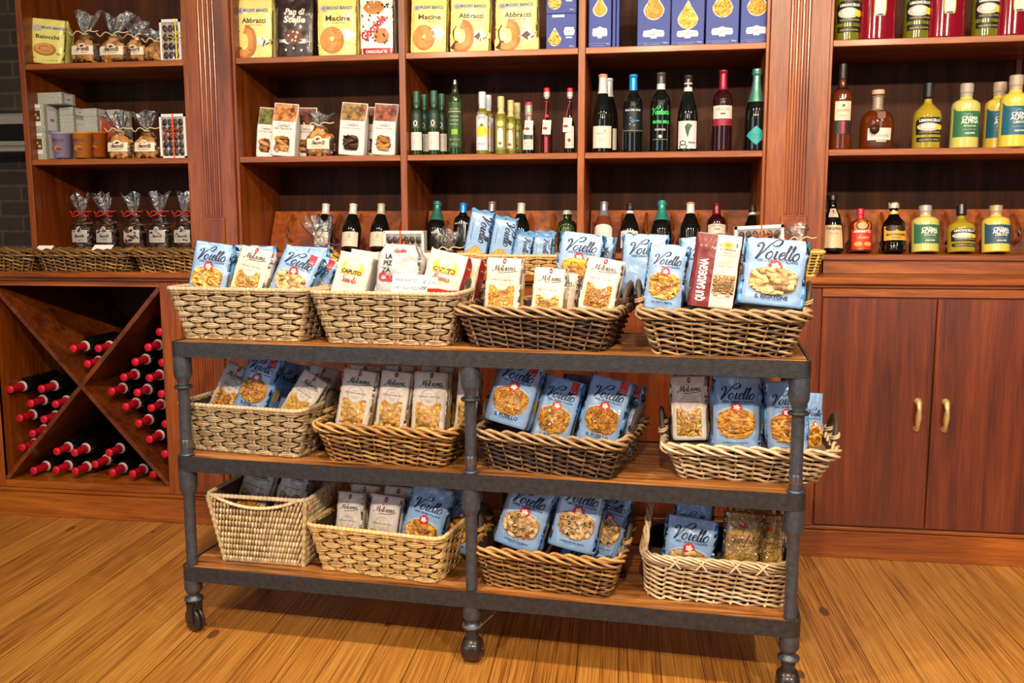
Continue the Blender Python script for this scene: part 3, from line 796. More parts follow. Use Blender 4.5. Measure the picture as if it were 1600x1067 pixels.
def basket(kind, tone, label, M4, wb, wt, db, dt, H, seed=0, group='baskets on the trolley', straps=True, fl=.004):
    rnd = random.Random(seed)
    t = thing('wicker_basket', label, 'basket', M4, group)
    C3 = [mat('%s_weave_%d' % (tone, i), BT[tone][i], 0.62, coat=.08, var=.22, vscale=70) for i in range(3)]
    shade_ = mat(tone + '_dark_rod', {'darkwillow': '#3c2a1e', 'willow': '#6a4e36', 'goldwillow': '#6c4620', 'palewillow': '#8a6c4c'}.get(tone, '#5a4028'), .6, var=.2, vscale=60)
    dark = mat(tone + '_gap_shade', BT[tone][3], 0.8)
    r0, r1 = (0.02, 0.03)
    if kind == 'round': r0, r1 = 0.05, 0.07
    dims = lambda v: (wb / 2 + (wt - wb) / 2 * v, db / 2 + (dt - db) / 2 * v, r0 + (r1 - r0) * v)
    def ring(v, s, off, z=None):
        a, b, r = dims(v)
        P, N, Lt = perim(s, a, b, r)
        off = np.broadcast_to(off, (len(P),))
        z = np.broadcast_to(v * H if z is None else z, (len(P),))
        return np.concatenate([P + N * off[:, None], z[:, None]], 1)
    Lm = perim(np.array([0.]), *dims(.5))[2]
    mbw = MB(); mbs = MB(); mbr = MB()
    ns = 240
    s = np.arange(ns) / ns
    # added dark shell: shade in the weave gaps put into its colour
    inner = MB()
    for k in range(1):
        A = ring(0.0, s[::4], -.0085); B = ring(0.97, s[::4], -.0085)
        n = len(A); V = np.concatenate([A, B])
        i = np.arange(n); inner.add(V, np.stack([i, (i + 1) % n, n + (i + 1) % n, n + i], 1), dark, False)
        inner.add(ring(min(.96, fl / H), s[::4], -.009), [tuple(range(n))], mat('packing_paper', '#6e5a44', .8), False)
    if kind in ('block', 'strip'):
        nst = int(round(Lm / (.043 if kind == 'block' else .026) / 2)) * 2
        rows = max(5, int(round(H / .0165))) if kind == 'block' else int(round(H / .011))
        nstr = 3 if kind == 'block' else 1
        A_ = .0052 if kind == 'block' else .002
        for rr in range(rows):
            zc = (rr + .5) / rows
            ph = PI * nst * s + PI * rr
            w = np.cos(ph)
            if kind == 'block': w = np.sign(w) * np.abs(w) ** .6
            for k in range(nstr):
                fan = (k - (nstr - 1) / 2) * (H / rows / nstr) * (.66 + .40 * np.clip(w, -1, 1)) if nstr > 1 else 0
                jit = np.array([.0009 * noise.noise((x * 40, rr * 3.1 + k, seed)) for x in s])
                Pp = ring(zc, s, A_ * w + jit, zc * H + fan + jit)
                mbw.tube(Pp, (H / rows / nstr) * .50 if nstr > 1 else H / rows * .5, C3[(rr * 3 + k + rnd.randint(0, 1)) % 3], 5, closed=True, flat=1 if nstr > 1 else .35)
        for j in range(nst):
            pts = []
            for q in range(0, rows * 4 + 1):
                v = q / (rows * 4)
                off = -A_ * 1.0 * math.cos(PI * j + PI * (v * rows - .5))
                pts.append(ring(min(v, 1), np.array([j / nst]), off)[0])
            pts = np.array(pts)
            a, b, r = dims(.5); P0, N0, _ = perim(np.array([j / nst]), a, b, r)
            tx = np.array([-N0[0, 1], N0[0, 0], 0])
            for d in ((-1.5, -.5, .5, 1.5) if kind == 'block' else (0,)):
                mbs.tube(pts + tx * d * .0046, .0028 if kind == 'block' else .006, C3[int(j + 2 * d) % 3], 5, flat=1 if kind == 'block' else .3, ref=tuple(list(N0[0]) + [0]))
        # roped rim and foot
        for z, v, rd in ((H + .002, 1, .0066), (.004, 0, .005)):
            sF = np.arange(ns * 2) / (ns * 2)
            Pp = ring(v, sF, .001, z)
            mbr.tube(Pp, rd * (1 + .13 * np.sin(sF * 2 * PI * 110)), C3[2], 7, closed=True)
        if kind == 'block':
            Pp = ring(.97, sF, .003, H - .008); mbr.tube(Pp, .0036 * (1 + .15 * np.sin(sF * 2 * PI * 90)), C3[1], 6, closed=True)
    elif kind in ('willow', 'round'):
        rows = int(round(H / .0088)); nst = int(round(Lm / .048 / 2)) * 2 + 1
        A_ = .0044
        for rr in range(rows):
            zc = (rr + .4) / rows * (.86 if kind == 'willow' else .8)
            turns = s
            w = np.sin(PI * nst * s + PI * rr)
            zj = np.array([.0022 * noise.noise((x * 9, rr * 2.3, seed)) + .0012 * noise.noise((x * 50, rr, seed)) for x in s])
            zz = zc * H + zj + .0042 * np.sin(PI * nst * s + PI * rr + 1.2)
            rad = np.array([.0037 * (1 + .4 * noise.noise((x * 14, rr * 5.7, seed + 3))) for x in s])
            Pp = ring(zc, s, A_ * w, zz)
            # rods of differing tone within a row
            nseg = 6; off = rnd.randint(0, ns)
            Pp = np.roll(Pp, -off, 0); rad = np.roll(rad, -off)
            for q in range(nseg):
                a0, a1 = q * ns // nseg, (q + 1) * ns // nseg
                idx = [i % ns for i in range(a0, a1 + 3)]
                rr_ = rad[idx].copy(); rr_[:2] *= .6; rr_[-2:] *= .6
                mbw.tube(Pp[idx], rr_, shade_ if (rnd.random() < .28 and kind == 'willow') else C3[rnd.choice((0, 0, 1, 2))], 6)
        for j in range(nst):
            V = [ring(v, np.array([j / nst]), -.0022)[0] for v in np.linspace(0, .95, 6)]
            mbs.tube(V, .0028, C3[1], 5)
            if kind == 'round':
                mbs.tube([ring(0, np.array([j / nst]), .002)[0] + np.array([0, 0, .004]), ring(0, np.array([j / nst]), .006)[0] + np.array([0, 0, 0.0045])], .0042, C3[2], 6)
        nb = int(round(perim(np.array([0.]), *dims(1))[2] / (.046 if kind == 'willow' else .030)))
        span = (2.6 if kind == 'willow' else 4.0) / nb
        for j in range(nb):
            tt = np.linspace(0, 1, 14)
            ss = (j + rnd.uniform(-.1, .1)) / nb + tt * span
            off = np.interp(tt, [0, .2, .45, .8, 1], [-.008, -.001, .009, .009, .003])
            zz = H + np.interp(tt, [0, .2, .45, .8, 1], [-.006, .006, .002, -.014, -.022]) * (1 if kind == 'willow' else .8)
            Pp = ring(1, ss, off, zz)
            mbr.tube(Pp, np.interp(tt, [0, .15, .7, 1], [.0028, .0048, .0044, .0022]) * (1 if kind == 'willow' else .75), (C3[rnd.choice((0, 2, 2))] if tone != 'darkwillow' else mat('willow_weave_%d' % rnd.choice((0, 2)), BT['willow'][0], .62, coat=.08, var=.22, vscale=70)), 7)
        Pp = ring(1, s, 0, H - .004); mbr.tube(Pp, .0045, C3[0], 6, closed=True)
        Pp = ring(.93, s, .003, H - .02); mbr.tube(Pp, .004, C3[1], 6, closed=True)
    elif kind == 'fine':
        rows = 11; cols = int(Lm / .0105)
        dip = lambda x, y: 0.0
        a1, b1, rr1 = dims(1)
        for rr in range(rows):
            for j in range(cols):
                sj = (j + .5 * (rr % 2)) / cols
                v0, v1 = rr / rows, min(1.0, (rr + 1.25) / rows)
                P0, N0, _ = perim(np.array([sj]), *dims(v0))
                onf = abs(N0[0, 1]) > .9
                cut = 0.0
                if onf:
                    xx = P0[0, 0] / (a1 * .82)
                    cut = .030 * max(0, 1 - xx * xx)
                if v1 * H > H - cut + .004: continue
                tt = np.linspace(0, 1, 5)
                pts = [ring(v0 + (v1 - v0) * q, np.array([sj + (q - .5) * .0045 / Lm * (1 if onf and N0[0, 1] < 0 else 1)]), .0035 * math.sin(PI * q))[0] for q in tt]
                mbw.tube(pts, [.0022, .0044, .0048, .0044, .0022], C3[(j + rr * 2 + rnd.randint(0, 1)) % 3], 5)
        inner = MB()
        A = ring(0.0, s[::2], -.005); a, b, r = dims(.97)
        topz = []
        P0, N0, _ = perim(s[::2], *dims(1))
        for p, nn in zip(P0, N0):
            topz.append(H - (.030 * max(0, 1 - (p[0] / (a1 * .82)) ** 2) if abs(nn[1]) > .9 else 0) - .002)
        B = ring(.97, s[::2], -.005); B[:, 2] = topz
        n = len(A); i = np.arange(n); inner.add(np.concatenate([A, B]), np.stack([i, (i + 1) % n, n + (i + 1) % n, n + i], 1), dark, False)
        inner.add(A + [0, 0, .002], [tuple(range(n))], dark, False)
        sF = np.arange(480) / 480
        mbr.tube(ring(1, sF, .001, H + .002), .0065 * (1 + .12 * np.sin(sF * 2 * PI * 100)), C3[2], 7, closed=True)
        P0, N0, _ = perim(sF, *dims(1))
        for sg in (-1, 1):
            mk = (N0[:, 1] * sg > .99) & (np.abs(P0[:, 0]) < a1 * .86)
            pts = ring(1, sF[mk], .003, H - .030 * np.maximum(0, 1 - (P0[mk, 0] / (a1 * .82)) ** 2))
            if len(pts) > 3:
                o_ = np.argsort(pts[:, 0]); pts = pts[o_]
                mbr.tube(pts, .0055 * (1 + .12 * np.sin(np.arange(len(pts)) * 1.3)), C3[2], 7)
        for sx_, sy_ in ((1, -1), (-1, -1), (1, 1), (-1, 1)):
            P = [((wb / 2 + (wt - wb) / 2 * v - .004) * sx_, (db / 2 + (dt - db) / 2 * v - .004) * sy_, v * H) for v in np.linspace(0, 1, 40)]
            mbr.tube(P, .0075 * (1 + .15 * np.sin(np.arange(40) * 1.6)), C3[0], 7)
        mbr.tube(ring(0, sF, .001, .005), .005, C3[0], 6, closed=True)
    mbw.build('woven_wall', t)
    if mbs.v: mbs.build('stakes', t)
    mbr.build('rim', t)
    inner.build('shade_shell', t)
    if kind == 'willow' and straps:
        for sd in (-1, 1):
            h = MB(); y0 = .062; P = []
            for q in np.linspace(0, PI, 17):
                P.append((sd * (wt / 2 + .002 + .012 * math.sin(q)), -y0 * math.cos(q) * .95, H - .012 + .07 * math.sin(q) ** .8))
            h.tube(P, .016, mat('strap_leather', '#4a3c33', .55, var=.2), 8, ref=(sd, 0, 0), flat=.45)
            ho = h.build('strap_handle', t)
            for q in (2, 14):
                c = np.array(P[q]); r_ = MB()
                for dz in (-.004, .002):
                    r_.tube([(c[0] + .0115 * math.cos(a), c[1] + .0195 * math.sin(a), c[2] + dz + .004 * math.cos(a)) for a in np.linspace(0, 2 * PI, 14)[:-1]], .0028, C3[2], 6, closed=True)
                r_.build('handle_binding', ho)
    if kind == 'round':
        for sd in (-1, 1):
            h = MB(); P = []
            for q in np.linspace(0, PI, 40):
                P.append((sd * (wt / 2 - .004 - .01 * math.sin(q)), -dt * .36 * math.cos(q), H - .02 + .135 * math.sin(q) ** .7))
            P = np.array(P)
            for k in range(3):
                ph = np.arange(40) * .55 + k * 2.1
                Q = P + np.stack([.006 * np.cos(ph), 0 * ph, .006 * np.sin(ph)], 1)
                h.tube(Q, .0048, C3[k], 6, ref=(sd, .2, 0))
            h.build('arched_handle', t)
        tie = MB()
        for xx in (-.11, -.04, .05, .12):
            for d in (-1, 1):
                tie.tube([(xx - d * .014, -dt / 2 - .009, H + .004), (xx, -dt / 2 - .015, H - .008), (xx + d * .014, -dt / 2 - .011, H - .026)], .0028, C3[2], 5)
        tie.build('rim_ties', t)
    return t
def cart_basket(kind, tone, label, x0, x1, yf, S, wtop, H, db=.27, dt=.34, rot=0.0, seed=1, fl=.08):
    wb = x1 - x0
    M4 = KM @ TR((x0 + x1) / 2, yf + db / 2, S, math.radians(rot))
    return basket(kind, tone, label, M4, wb, wtop, db, dt, H, seed, fl=fl)
cart_basket('block', 'grass', 'seagrass basket at the left end of the top tier of the trolley', .005, .375, .085, S1, .445, .150, seed=1, fl=.092)
cart_basket('block', 'grass', 'seagrass basket on the top tier holding the flour bags', .468, .822, .082, S1, .433, .146, seed=2, fl=.092)
cart_basket('willow', 'darkwillow', 'dark willow basket on the top tier holding three cream pasta bags', .905, 1.275, .085, S1, .450, 0.112, rot=-4, seed=3, fl=.088)
cart_basket('willow', 'willow', 'willow basket at the right end of the top tier with the maroon and cream bag', 1.404, 1.753, .068, S1, .428, 0.116, rot=1, seed=4, fl=.098)
cart_basket('block', 'grass', 'seagrass basket at the left end of the middle tier', .02, .38, .082, S2, .425, .145, rot=-5, seed=5, fl=.088)
cart_basket('willow', 'goldwillow', 'golden willow basket on the middle tier holding bags of round shell pasta', .475, .825, .062, S2, .422, 0.112, rot=-1.5, seed=6, fl=.088)
cart_basket('willow', 'darkwillow', 'dark willow basket on the middle tier holding three bags with red corner tags', .962, 1.318, .058, S2, .425, 0.112, rot=-7.5, seed=7, fl=.088)
cart_basket('willow', 'palewillow', 'pale willow basket at the right end of the middle tier overhanging the trolley', 1.477, 1.835, .112, S2, .448, 0.094, rot=2, seed=8, fl=.080)
cart_basket('fine', 'fine', 'tall finely woven basket with a cut-out grip on the lowest tier at left', .100, .366, .080, S3, .325, .215, .30, .37, rot=1, seed=9, fl=.09)
cart_basket('block', 'straw', 'yellowish seagrass basket on the lowest tier left of the middle post', .439, .811, .062, S3, .433, .143, rot=-5, seed=10, fl=.058)
cart_basket('willow', 'goldwillow', 'brown willow basket with strap handles on the lowest tier right of the middle post', .947, 1.300, .060, S3, .418, 0.12, rot=-2, seed=11, fl=.058)
cart_basket('round', 'palewillow', 'rounded wicker basket with tall arched handles on the lowest tier at right', 1.392, 1.772, .085, S3, .400, .125, .27, .31, rot=1, seed=12, fl=.058)

# ---------------------------------------------------------------- printing
def ink(c, rough=0.45):
    return mat('ink_' + c.lstrip('#') + ('' if rough == .45 else '_%d' % int(rough * 100)), c, rough)
def ops(mb, fn, lst, su=1.0, sz=1.0, o0=.0007, do=.0003, cyl=False):
    off = o0
    for q in lst:
        f = (lambda oo: (lambda u, v: fn(u, v, oo)))(off)
        k = q[0]
        if k == 'r':
            nx = 8 if abs(q[2] - q[1]) * su > .02 else 2; ny = 8 if abs(q[4] - q[3]) * sz > .03 else 2
            V, Fc = rect2d(q[1] * su, q[2] * su, q[3] * sz, q[4] * sz, nx, ny); mb.flat(V, Fc, f, ink(q[5]))
        elif k == 't':
            kw = q[6] if len(q) > 6 else {}
            kw = dict(kw)
            if 'h' in kw: kw['h'] *= sz
            put_text(mb, q[1], f, q[2] * su, q[3] * sz, ink(q[5]), w=(q[4] * su if q[4] else None), **kw)
        elif k == 's':
            kw = q[6] if len(q) > 6 else {}
            put_script(mb, q[1], f, q[2] * su, q[3] * sz, q[4] * su, ink(q[5]), **kw)
        elif k == 'd':
            V, Fc = disc2d(q[1] * su, q[2] * sz, q[3] * su, q[4] * sz, 22, 3, 0, *(q[6] if len(q) > 6 else ())); mb.flat(V, Fc, f, ink(q[5]))
        elif k == 'o':
            V, Fc = disc2d(q[1] * su, q[2] * sz, q[3] * su, q[4] * sz, 30, 1, q[5]); mb.flat(V, Fc, f, ink(q[6]))
        elif k == 'p' and cyl:
            zs_ = np.linspace(min(z for x, z in q[1]), max(z for x, z in q[1]), 9); zs_[0] += 1e-5; zs_[-1] -= 1e-5
            V = []; n_ = len(q[1])
            for zq in zs_:
                X = [q[1][i][0] + (zq - q[1][i][1]) / (q[1][(i + 1) % n_][1] - q[1][i][1]) * (q[1][(i + 1) % n_][0] - q[1][i][0]) for i in range(n_) if (q[1][i][1] > zq) != (q[1][(i + 1) % n_][1] > zq)]
                V += [((min(X) + (max(X) - min(X)) * j / 12) * su, zq * sz) for j in range(13)]
            mb.flat(V, [(r_ * 13 + j, r_ * 13 + j + 1, r_ * 13 + j + 14, r_ * 13 + j + 13) for r_ in range(8) for j in range(12)], f, ink(q[2]))
        elif k == 'p':
            mb.flat([(x * su, z * sz) for x, z in q[1]], [tuple(range(len(q[1])))], f, ink(q[2]))
        elif k == 'l':   # line
            P = catmull([(x * su, z * sz) for x, z in q[1]], 5); ribbon(mb, P, q[2], f, ink(q[3]))
        off += do

mat('white_card', '#e6dfdb', .5)
mat('blue_box_card', '#1f3a90', .5)
mat('pasta_behind_film', '#b98f50', .4, var=.4, vscale=120)
# ---------------------------------------------------------------- pasta and biscuits
def piece(kind, rnd):
    m = MB(); d = None
    if kind == 'penne':
        L_, r = .038, .0046; sk = rnd.choice((-1, 1)) * .006
        a = np.arange(8) * PI / 4
        V = [(x + sk * math.sin(t) * 1.0, r * math.cos(t), r * math.sin(t)) for x in (-L_ / 2, -L_ / 4, 0, L_ / 4, L_ / 2) for t in a]
        m.add(V, [(i * 8 + j, i * 8 + (j + 1) % 8, i * 8 + 8 + (j + 1) % 8, i * 8 + 8 + j) for i in range(4) for j in range(8)], 0)
    elif kind in ('rigatoni', 'mezze', 'tubetti'):
        L_, r = {'rigatoni': (.046, .0085), 'mezze': (.021, .0092), 'tubetti': (.009, .0034)}[kind]
        n = 16 if kind != 'tubetti' else 8
        nx = 6 if kind != 'tubetti' else 2
        V = [(-L_ / 2 + L_ * i / nx, r * (1 + (.03 if j % 2 else -.03)) * math.cos(j * 2 * PI / n), r * (1 + (.03 if j % 2 else -.03)) * math.sin(j * 2 * PI / n)) for i in range(nx + 1) for j in range(n)]
        m.add(V, [(i * n + j, i * n + (j + 1) % n, i * n + n + (j + 1) % n, i * n + n + j) for i in range(nx) for j in range(n)], 0)
        V2 = [(x, y * .76, z * .76) for x, y, z in V]
        m.add(V2, [(i * n + j, i * n + (j + 1) % n, i * n + n + (j + 1) % n, i * n + n + j) for i in range(nx) for j in range(n)], 1)
        for i0 in (0, nx * n):
            m.add([V[i0 + j] for j in range(n)] + [V2[i0 + j] for j in range(n)], [(j, (j + 1) % n, n + (j + 1) % n, n + j) for j in range(n)], 0)
    elif kind in ('fusilli', 'spiral'):
        L_, R_, tn = (.038, .0052, 3.2) if kind == 'fusilli' else (.022, .004, 2.2)
        for k in range(2):
            t = np.linspace(0, 1, 18)
            m.tube(np.stack([(t - .5) * L_, R_ * np.cos(2 * PI * tn * t + PI * k), R_ * np.sin(2 * PI * tn * t + PI * k)], 1), .0028, 0, 5)
    elif kind in ('ring',):
        a = np.arange(12) * PI / 6
        m.tube(np.stack([.0055 * np.cos(a), 0 * a, .0055 * np.sin(a)], 1), .0019, 0, 5, closed=True, ref=(0, 1, 0))
    elif kind == 'shell':
        P = [(.0001, .003), (.004, .0024), (.0075, .0005), (.0105, -.003), (.0112, -.0045), (.0098, -.0042), (.006, -.001), (.0001, .0005)]
        m.lathe(P, 0, 14); m.xform(Matrix.Rotation(PI / 2, 4, 'X'))
    elif kind == 'cavatelli':
        P = [(.0001, -.009), (.0026, -.007), (.0042, -.002), (.0042, .002), (.0026, .007), (.0001, .009)]
        m.lathe(P, 0, 7); m.xform(Matrix.Rotation(PI / 2, 4, 'Y'))
    elif kind == 'rice':
        m.lathe([(.0001, -.0045), (.0017, -.002), (.0017, .002), (.0001, .0045)], 0, 5); m.xform(Matrix.Rotation(PI / 2, 4, 'Y'))
    elif kind == 'pearl':
        m.lathe([(.0001, -.0028), (.0024, -.0012), (.0024, .0012), (.0001, .0028)], 0, 6)
    elif kind == 'spaghetti':
        m.tube([(0, 0, -.06), (0, 0, 0), (0, 0, .06)], .0011, 0, 5)
    elif kind == 'wheel':
        a = np.arange(12) * PI / 6
        m.tube(np.stack([.009 * np.cos(a), 0 * a, .009 * np.sin(a)], 1), .0019, 0, 5, closed=True, ref=(0, 1, 0))
        for t in (0, 2.1, 4.2):
            m.tube([(0, 0, 0), (.009 * math.cos(t), 0, .009 * math.sin(t))], .0016, 0, 4)
    elif kind == 'nest':
        for k in range(3):
            a = np.linspace(0, 5, 16)
            m.tube(np.stack([(.008 + k * .002) * np.cos(a + k), .002 * np.sin(a * 3 + k), (.007 + k * .002) * np.sin(a + k)], 1), .0013, 0, 4)
    elif kind == 'cookie':
        m.lathe([(.0001, -.006), (.014, -.0055), (.019, -.002), (.019, .002), (.013, .0065), (.0001, .008)], 0, 12, sx=1.25)
        m.xform(Matrix.Rotation(PI / 2, 4, 'X'))
    elif kind == 'slice':
        m.lathe([(.0001, -.008), (.016, -.007), (.021, 0), (.016, .007), (.0001, .008)], 0, 10, sx=1.5, sy=.7)
    return m
PSP = {'penne': (.0145, .0085), 'rigatoni': (.020, .016), 'mezze': (.0165, .0165), 'tubetti': (.0075, .0075), 'fusilli': (.0155, .0115), 'spiral': (.011, .009), 'ring': (.0085, .0085), 'shell': (.0135, .0125),
       'cavatelli': (.011, .0085), 'rice': (.0058, .0042), 'pearl': (.0052, .0052), 'spaghetti': (.0021, .5), 'wheel': (.0165, .0165), 'nest': (.013, .013), 'cookie': (.026, .017), 'slice': (.028, .018)}
def scatter(mb, kind, fn, inside, x0, x1, z0, z1, cols, rnd, relief=.62, off=.0012, tilt=.45):
    sx, sz = PSP[kind]
    nx = max(1, int((x1 - x0) / sx)); nz = max(1, int((z1 - z0) / sz))
    dark = mat('pasta_hollow_shade', '#6b4213', .7)  # inner tube walls: shade of the hollow painted as darker pasta
    for j in range((nz + 1) if kind != 'spaghetti' else 1):
        for i in range(nx + 1):
            x = x0 + (i + rnd.uniform(-.3, .3) + .5 * (j % 2)) * sx; z = z0 + (j + rnd.uniform(-.3, .3)) * sz
            if kind == 'spaghetti':
                x = x0 + i * sx; V = []; zz = np.linspace(z0, z1, 14); c = rnd.choice(cols)
                seg_ = [q for q in zz if inside(x, q)]
                if len(seg_) > 2:
                    mb.tube([fn(x, q, off + .0006) for q in seg_], .0011, c, 5, ref=(0, 1, 0))
                continue
            if not inside(x, z): continue
            p = piece(kind, rnd)
            ang = rnd.uniform(0, PI)
            if kind in ('penne', 'rigatoni'): ang = rnd.gauss(.15, .5)
            if kind in ('cookie', 'slice'): ang = rnd.gauss(0, .35)
            R_ = Matrix.Rotation(ang, 4, 'Y') @ Matrix.Rotation(rnd.uniform(-tilt, tilt), 4, 'Z')
            if kind == 'mezze' and rnd.random() < .22:
                R_ = Matrix.Rotation(rnd.uniform(-.5, .5), 4, 'X') @ Matrix.Rotation(PI / 2, 4, 'Z')
            A = np.array(R_); c = rnd.choice(cols); o_ = off + rnd.uniform(0, .0015)
            base = 0
            chunk_of = []; 
            allV = np.concatenate(p.v) @ A[:3, :3].T
            W = np.array([fn(x + v[0], z + v[2], o_ - v[1] * relief) for v in allV])
            for Fc, mi_, sm in p.f:
                Fl = Fc.tolist() if isinstance(Fc, np.ndarray) else [list(f) for f in Fc]
                keep = []
                for f in Fl:
                    cx = x + sum(allV[k][0] for k in f) / len(f); cz = z + sum(allV[k][2] for k in f) / len(f)
                    if inside(cx, cz): keep.append(f)
                if not keep: continue
                used = sorted({k for f in keep for k in f}); ix = {k: n for n, k in enumerate(used)}
                mb.add(W[used], [tuple(ix[k] for k in f) for f in keep], dark if p.mats[mi_] == 1 else c)
YEL = lambda: [mat('pasta_yellow_a', '#e2b04a', .42, coat=.2), mat('pasta_yellow_b', '#d69f3a', .42, coat=.2), mat('pasta_yellow_c', '#ecc266', .42, coat=.2)]
PAL = lambda: [mat('pasta_pale_a', '#d3ac72', .45, coat=.2), mat('pasta_pale_b', '#c79c60', .45, coat=.2), mat('pasta_pale_c', '#dfbd88', .45, coat=.2)]
DEEP = lambda: [mat('pasta_deep_a', '#d9962f', .42, coat=.2), mat('pasta_deep_b', '#c98524', .42, coat=.2), mat('pasta_deep_c', '#e5aa48', .42, coat=.2)]
BRN = lambda: [mat('biscuit_a', '#b07a3e', .6, var=.2, vscale=90), mat('biscuit_b', '#99642e', .6, var=.2, vscale=90), mat('biscuit_c', '#c59254', .6, var=.2, vscale=90)]
CHO = lambda: [mat('chocolate_a', '#3a2218', .4), mat('chocolate_b', '#2b1812', .4), mat('chocolate_c', '#4e2f20', .4)]
def film_mat(key='clear_film', fac=.06, tint=(1, 1, 1), rough=.08):
    if key in MATS: return MATS[key]
    m = bpy.data.materials.new(key); m.use_nodes = True; nt = m.node_tree; L = nt.links.new
    out = nt.nodes['Material Output']; nt.nodes.remove(nt.nodes['Principled BSDF'])
    tr = nt.nodes.new('ShaderNodeBsdfTransparent'); tr.inputs[0].default_value = (*tint, 1)
    gl = nt.nodes.new('ShaderNodeBsdfGlossy'); gl.inputs['Roughness'].default_value = rough
    mx = nt.nodes.new('ShaderNodeMixShader'); fr = nt.nodes.new('ShaderNodeFresnel'); fr.inputs['IOR'].default_value = 1.5
    ad = nt.nodes.new('ShaderNodeMath'); ad.operation = 'ADD'; ad.inputs[1].default_value = fac; ad.use_clamp = True
    tc = nt.nodes.new('ShaderNodeTexCoord'); n = nt.nodes.new('ShaderNodeTexNoise'); n.inputs['Scale'].default_value = 38; n.inputs['Detail'].default_value = 3; n.inputs['Distortion'].default_value = 1.5
    L(tc.outputs['Object'], n.inputs['Vector'])
    bp = nt.nodes.new('ShaderNodeBump'); bp.inputs['Strength'].default_value = .9; bp.inputs['Distance'].default_value = .012
    L(n.outputs['Fac'], bp.inputs['Height']); L(bp.outputs['Normal'], gl.inputs['Normal']); L(bp.outputs['Normal'], fr.inputs['Normal'])
    L(fr.outputs[0], ad.inputs[0]); L(ad.outputs[0], mx.inputs[0]); L(tr.outputs[0], mx.inputs[1]); L(gl.outputs[0], mx.inputs[2]); L(mx.outputs[0], out.inputs[0])
    MATS[key] = m
    return m

# ---------------------------------------------------------------- bags
def sst(x):
    x = min(1, max(0, x)); return x * x * (3 - 2 * x)
class Bag:
    def __init__(s, w, h, d, seed, p=5.0, wr=.0028, top=.12, t0=.72, base=.8, sag=.35, narrow=0.0):
        s.w, s.h, s.d, s.seed, s.p, s.wr, s.top, s.t0, s.b0, s.sag, s.nr = w, h, d, seed * 7.31, p, wr, top, t0, base, sag, narrow
    def f(s, v):
        return (s.b0 + (1 - s.b0) * sst(v / .1)) * (1 - (1 - s.top) * sst((v - s.t0) / (1 - s.t0)))
    def a(s, v):
        return s.w / 2 * (.97 + .03 * sst(v / .08)) * (1 - s.nr * sst((v - s.t0) / (1 - s.t0)))
    def nz(s, x, z):
        v = z / s.h
        k = 1 + 1.6 * sst((v - .7) / .25)
        return s.wr * (noise.noise((x * 26, z * 20, s.seed)) + .45 * noise.noise((x * 75, z * 60, s.seed + 5)) * k) * 1.0
    def front(s, x, z, off=0.0):
        v = min(1, max(0, z / s.h)); a = s.a(v); f = s.f(v); b = s.d / 2 * f
        q = min(abs(x) / a, .9995)
        y = s.sag * (1 - f) * s.d / 2 + b * (1 - (1 - q ** s.p) ** (1 / s.p))
        return (x, y - s.nz(x, z) * (1 - q ** 6) - off, z)
    def side(s, sg, u, z, off=0.0):
        """u runs over the side panel from the front (-1) to the back (1)"""
        v = min(1, max(0, z / s.h)); a = s.a(v); f = s.f(v); b = s.d / 2 * f
        yc = s.sag * (1 - f) * s.d / 2 + b
        u = max(-.999, min(.999, u))
        x = a * (1 - abs(u) ** s.p) ** (1 / s.p)
        return (sg * (x + s.nz(u * .03 + 3, z) * (1 - abs(u) ** 6) + off), yc + u * b, z)
    def body(s, mb, mf, ms=None, mbk=None, rows=26, cap=True, fr=None):
        ms = ms or mf; mbk = mbk or mf
        ux = [-.97 + 1.94 * i / 18 for i in range(19)]; us = [-.8, -.45, 0, .45, .8]
        V = []; kinds = ['f'] * 18 + ['s'] * 6 + ['b'] * 8 + ['s'] * 6
        n = 19 + 5 + 9 + 5
        for j in range(rows + 1):
            v = j / rows; z = v * s.h
            if fr: z = z
            a = s.a(v); f = s.f(v); b = s.d / 2 * f; yb = s.sag * (1 - f) * s.d / 2 + 2 * b
            V += [s.front(u * a, z) for u in ux]
            V += [s.side(1, u, z) for u in us]
            V += [((.97 - 1.94 * i / 8) * a, yb - b * (1 - (1 - .97 ** s.p) ** (1 / s.p)) * (1 if i in (0, 8) else 0) + s.nz(i * .02 + 9, z), z) for i in range(9)]
            V += [s.side(-1, -u, z) for u in us]
        F1 = {'f': [], 's': [], 'b': []}
        for j in range(rows):
            for i in range(n):
                i2 = (i + 1) % n
                k = 'f' if i < 18 else ('s' if i < 24 else ('b' if i < 32 else 's'))
                F1[k].append((j * n + i, j * n + i2, (j + 1) * n + i2, (j + 1) * n + i))
        base = mb.n
        mb.add(V, F1['f'], mf); 
        # share vertices for the other two groups
        for k, m_ in (('s', ms), ('b', mbk)):
            mb.f.append(([tuple(q + base for q in f) for f in F1[k]], mb.mi(m_), True))
        mb.f.append(([tuple(range(base + n))[base:][::-1]], mb.mi(mbk), False))
        if cap: mb.f.append(([tuple(base + rows * n + i for i in range(n))], mb.mi(ms), False))
def place(fr, fitv, d=None):
    x, y, z, w, h, lean, roll, yaw = fitv
    lift = w / 2 * math.sin(abs(math.radians(roll))) if abs(roll) > 1.5 else 0
    B = Matrix.Translation((x, y, z)) @ Matrix.Rotation(math.radians(yaw), 4, 'Z') @ Matrix.Rotation(-math.radians(lean), 4, 'X') @ Matrix.Rotation(math.radians(roll), 4, 'Y') @ Matrix.Translation((0, 0, lift))
    return fr @ B, w, h - lift
ID = Matrix.Identity(4)
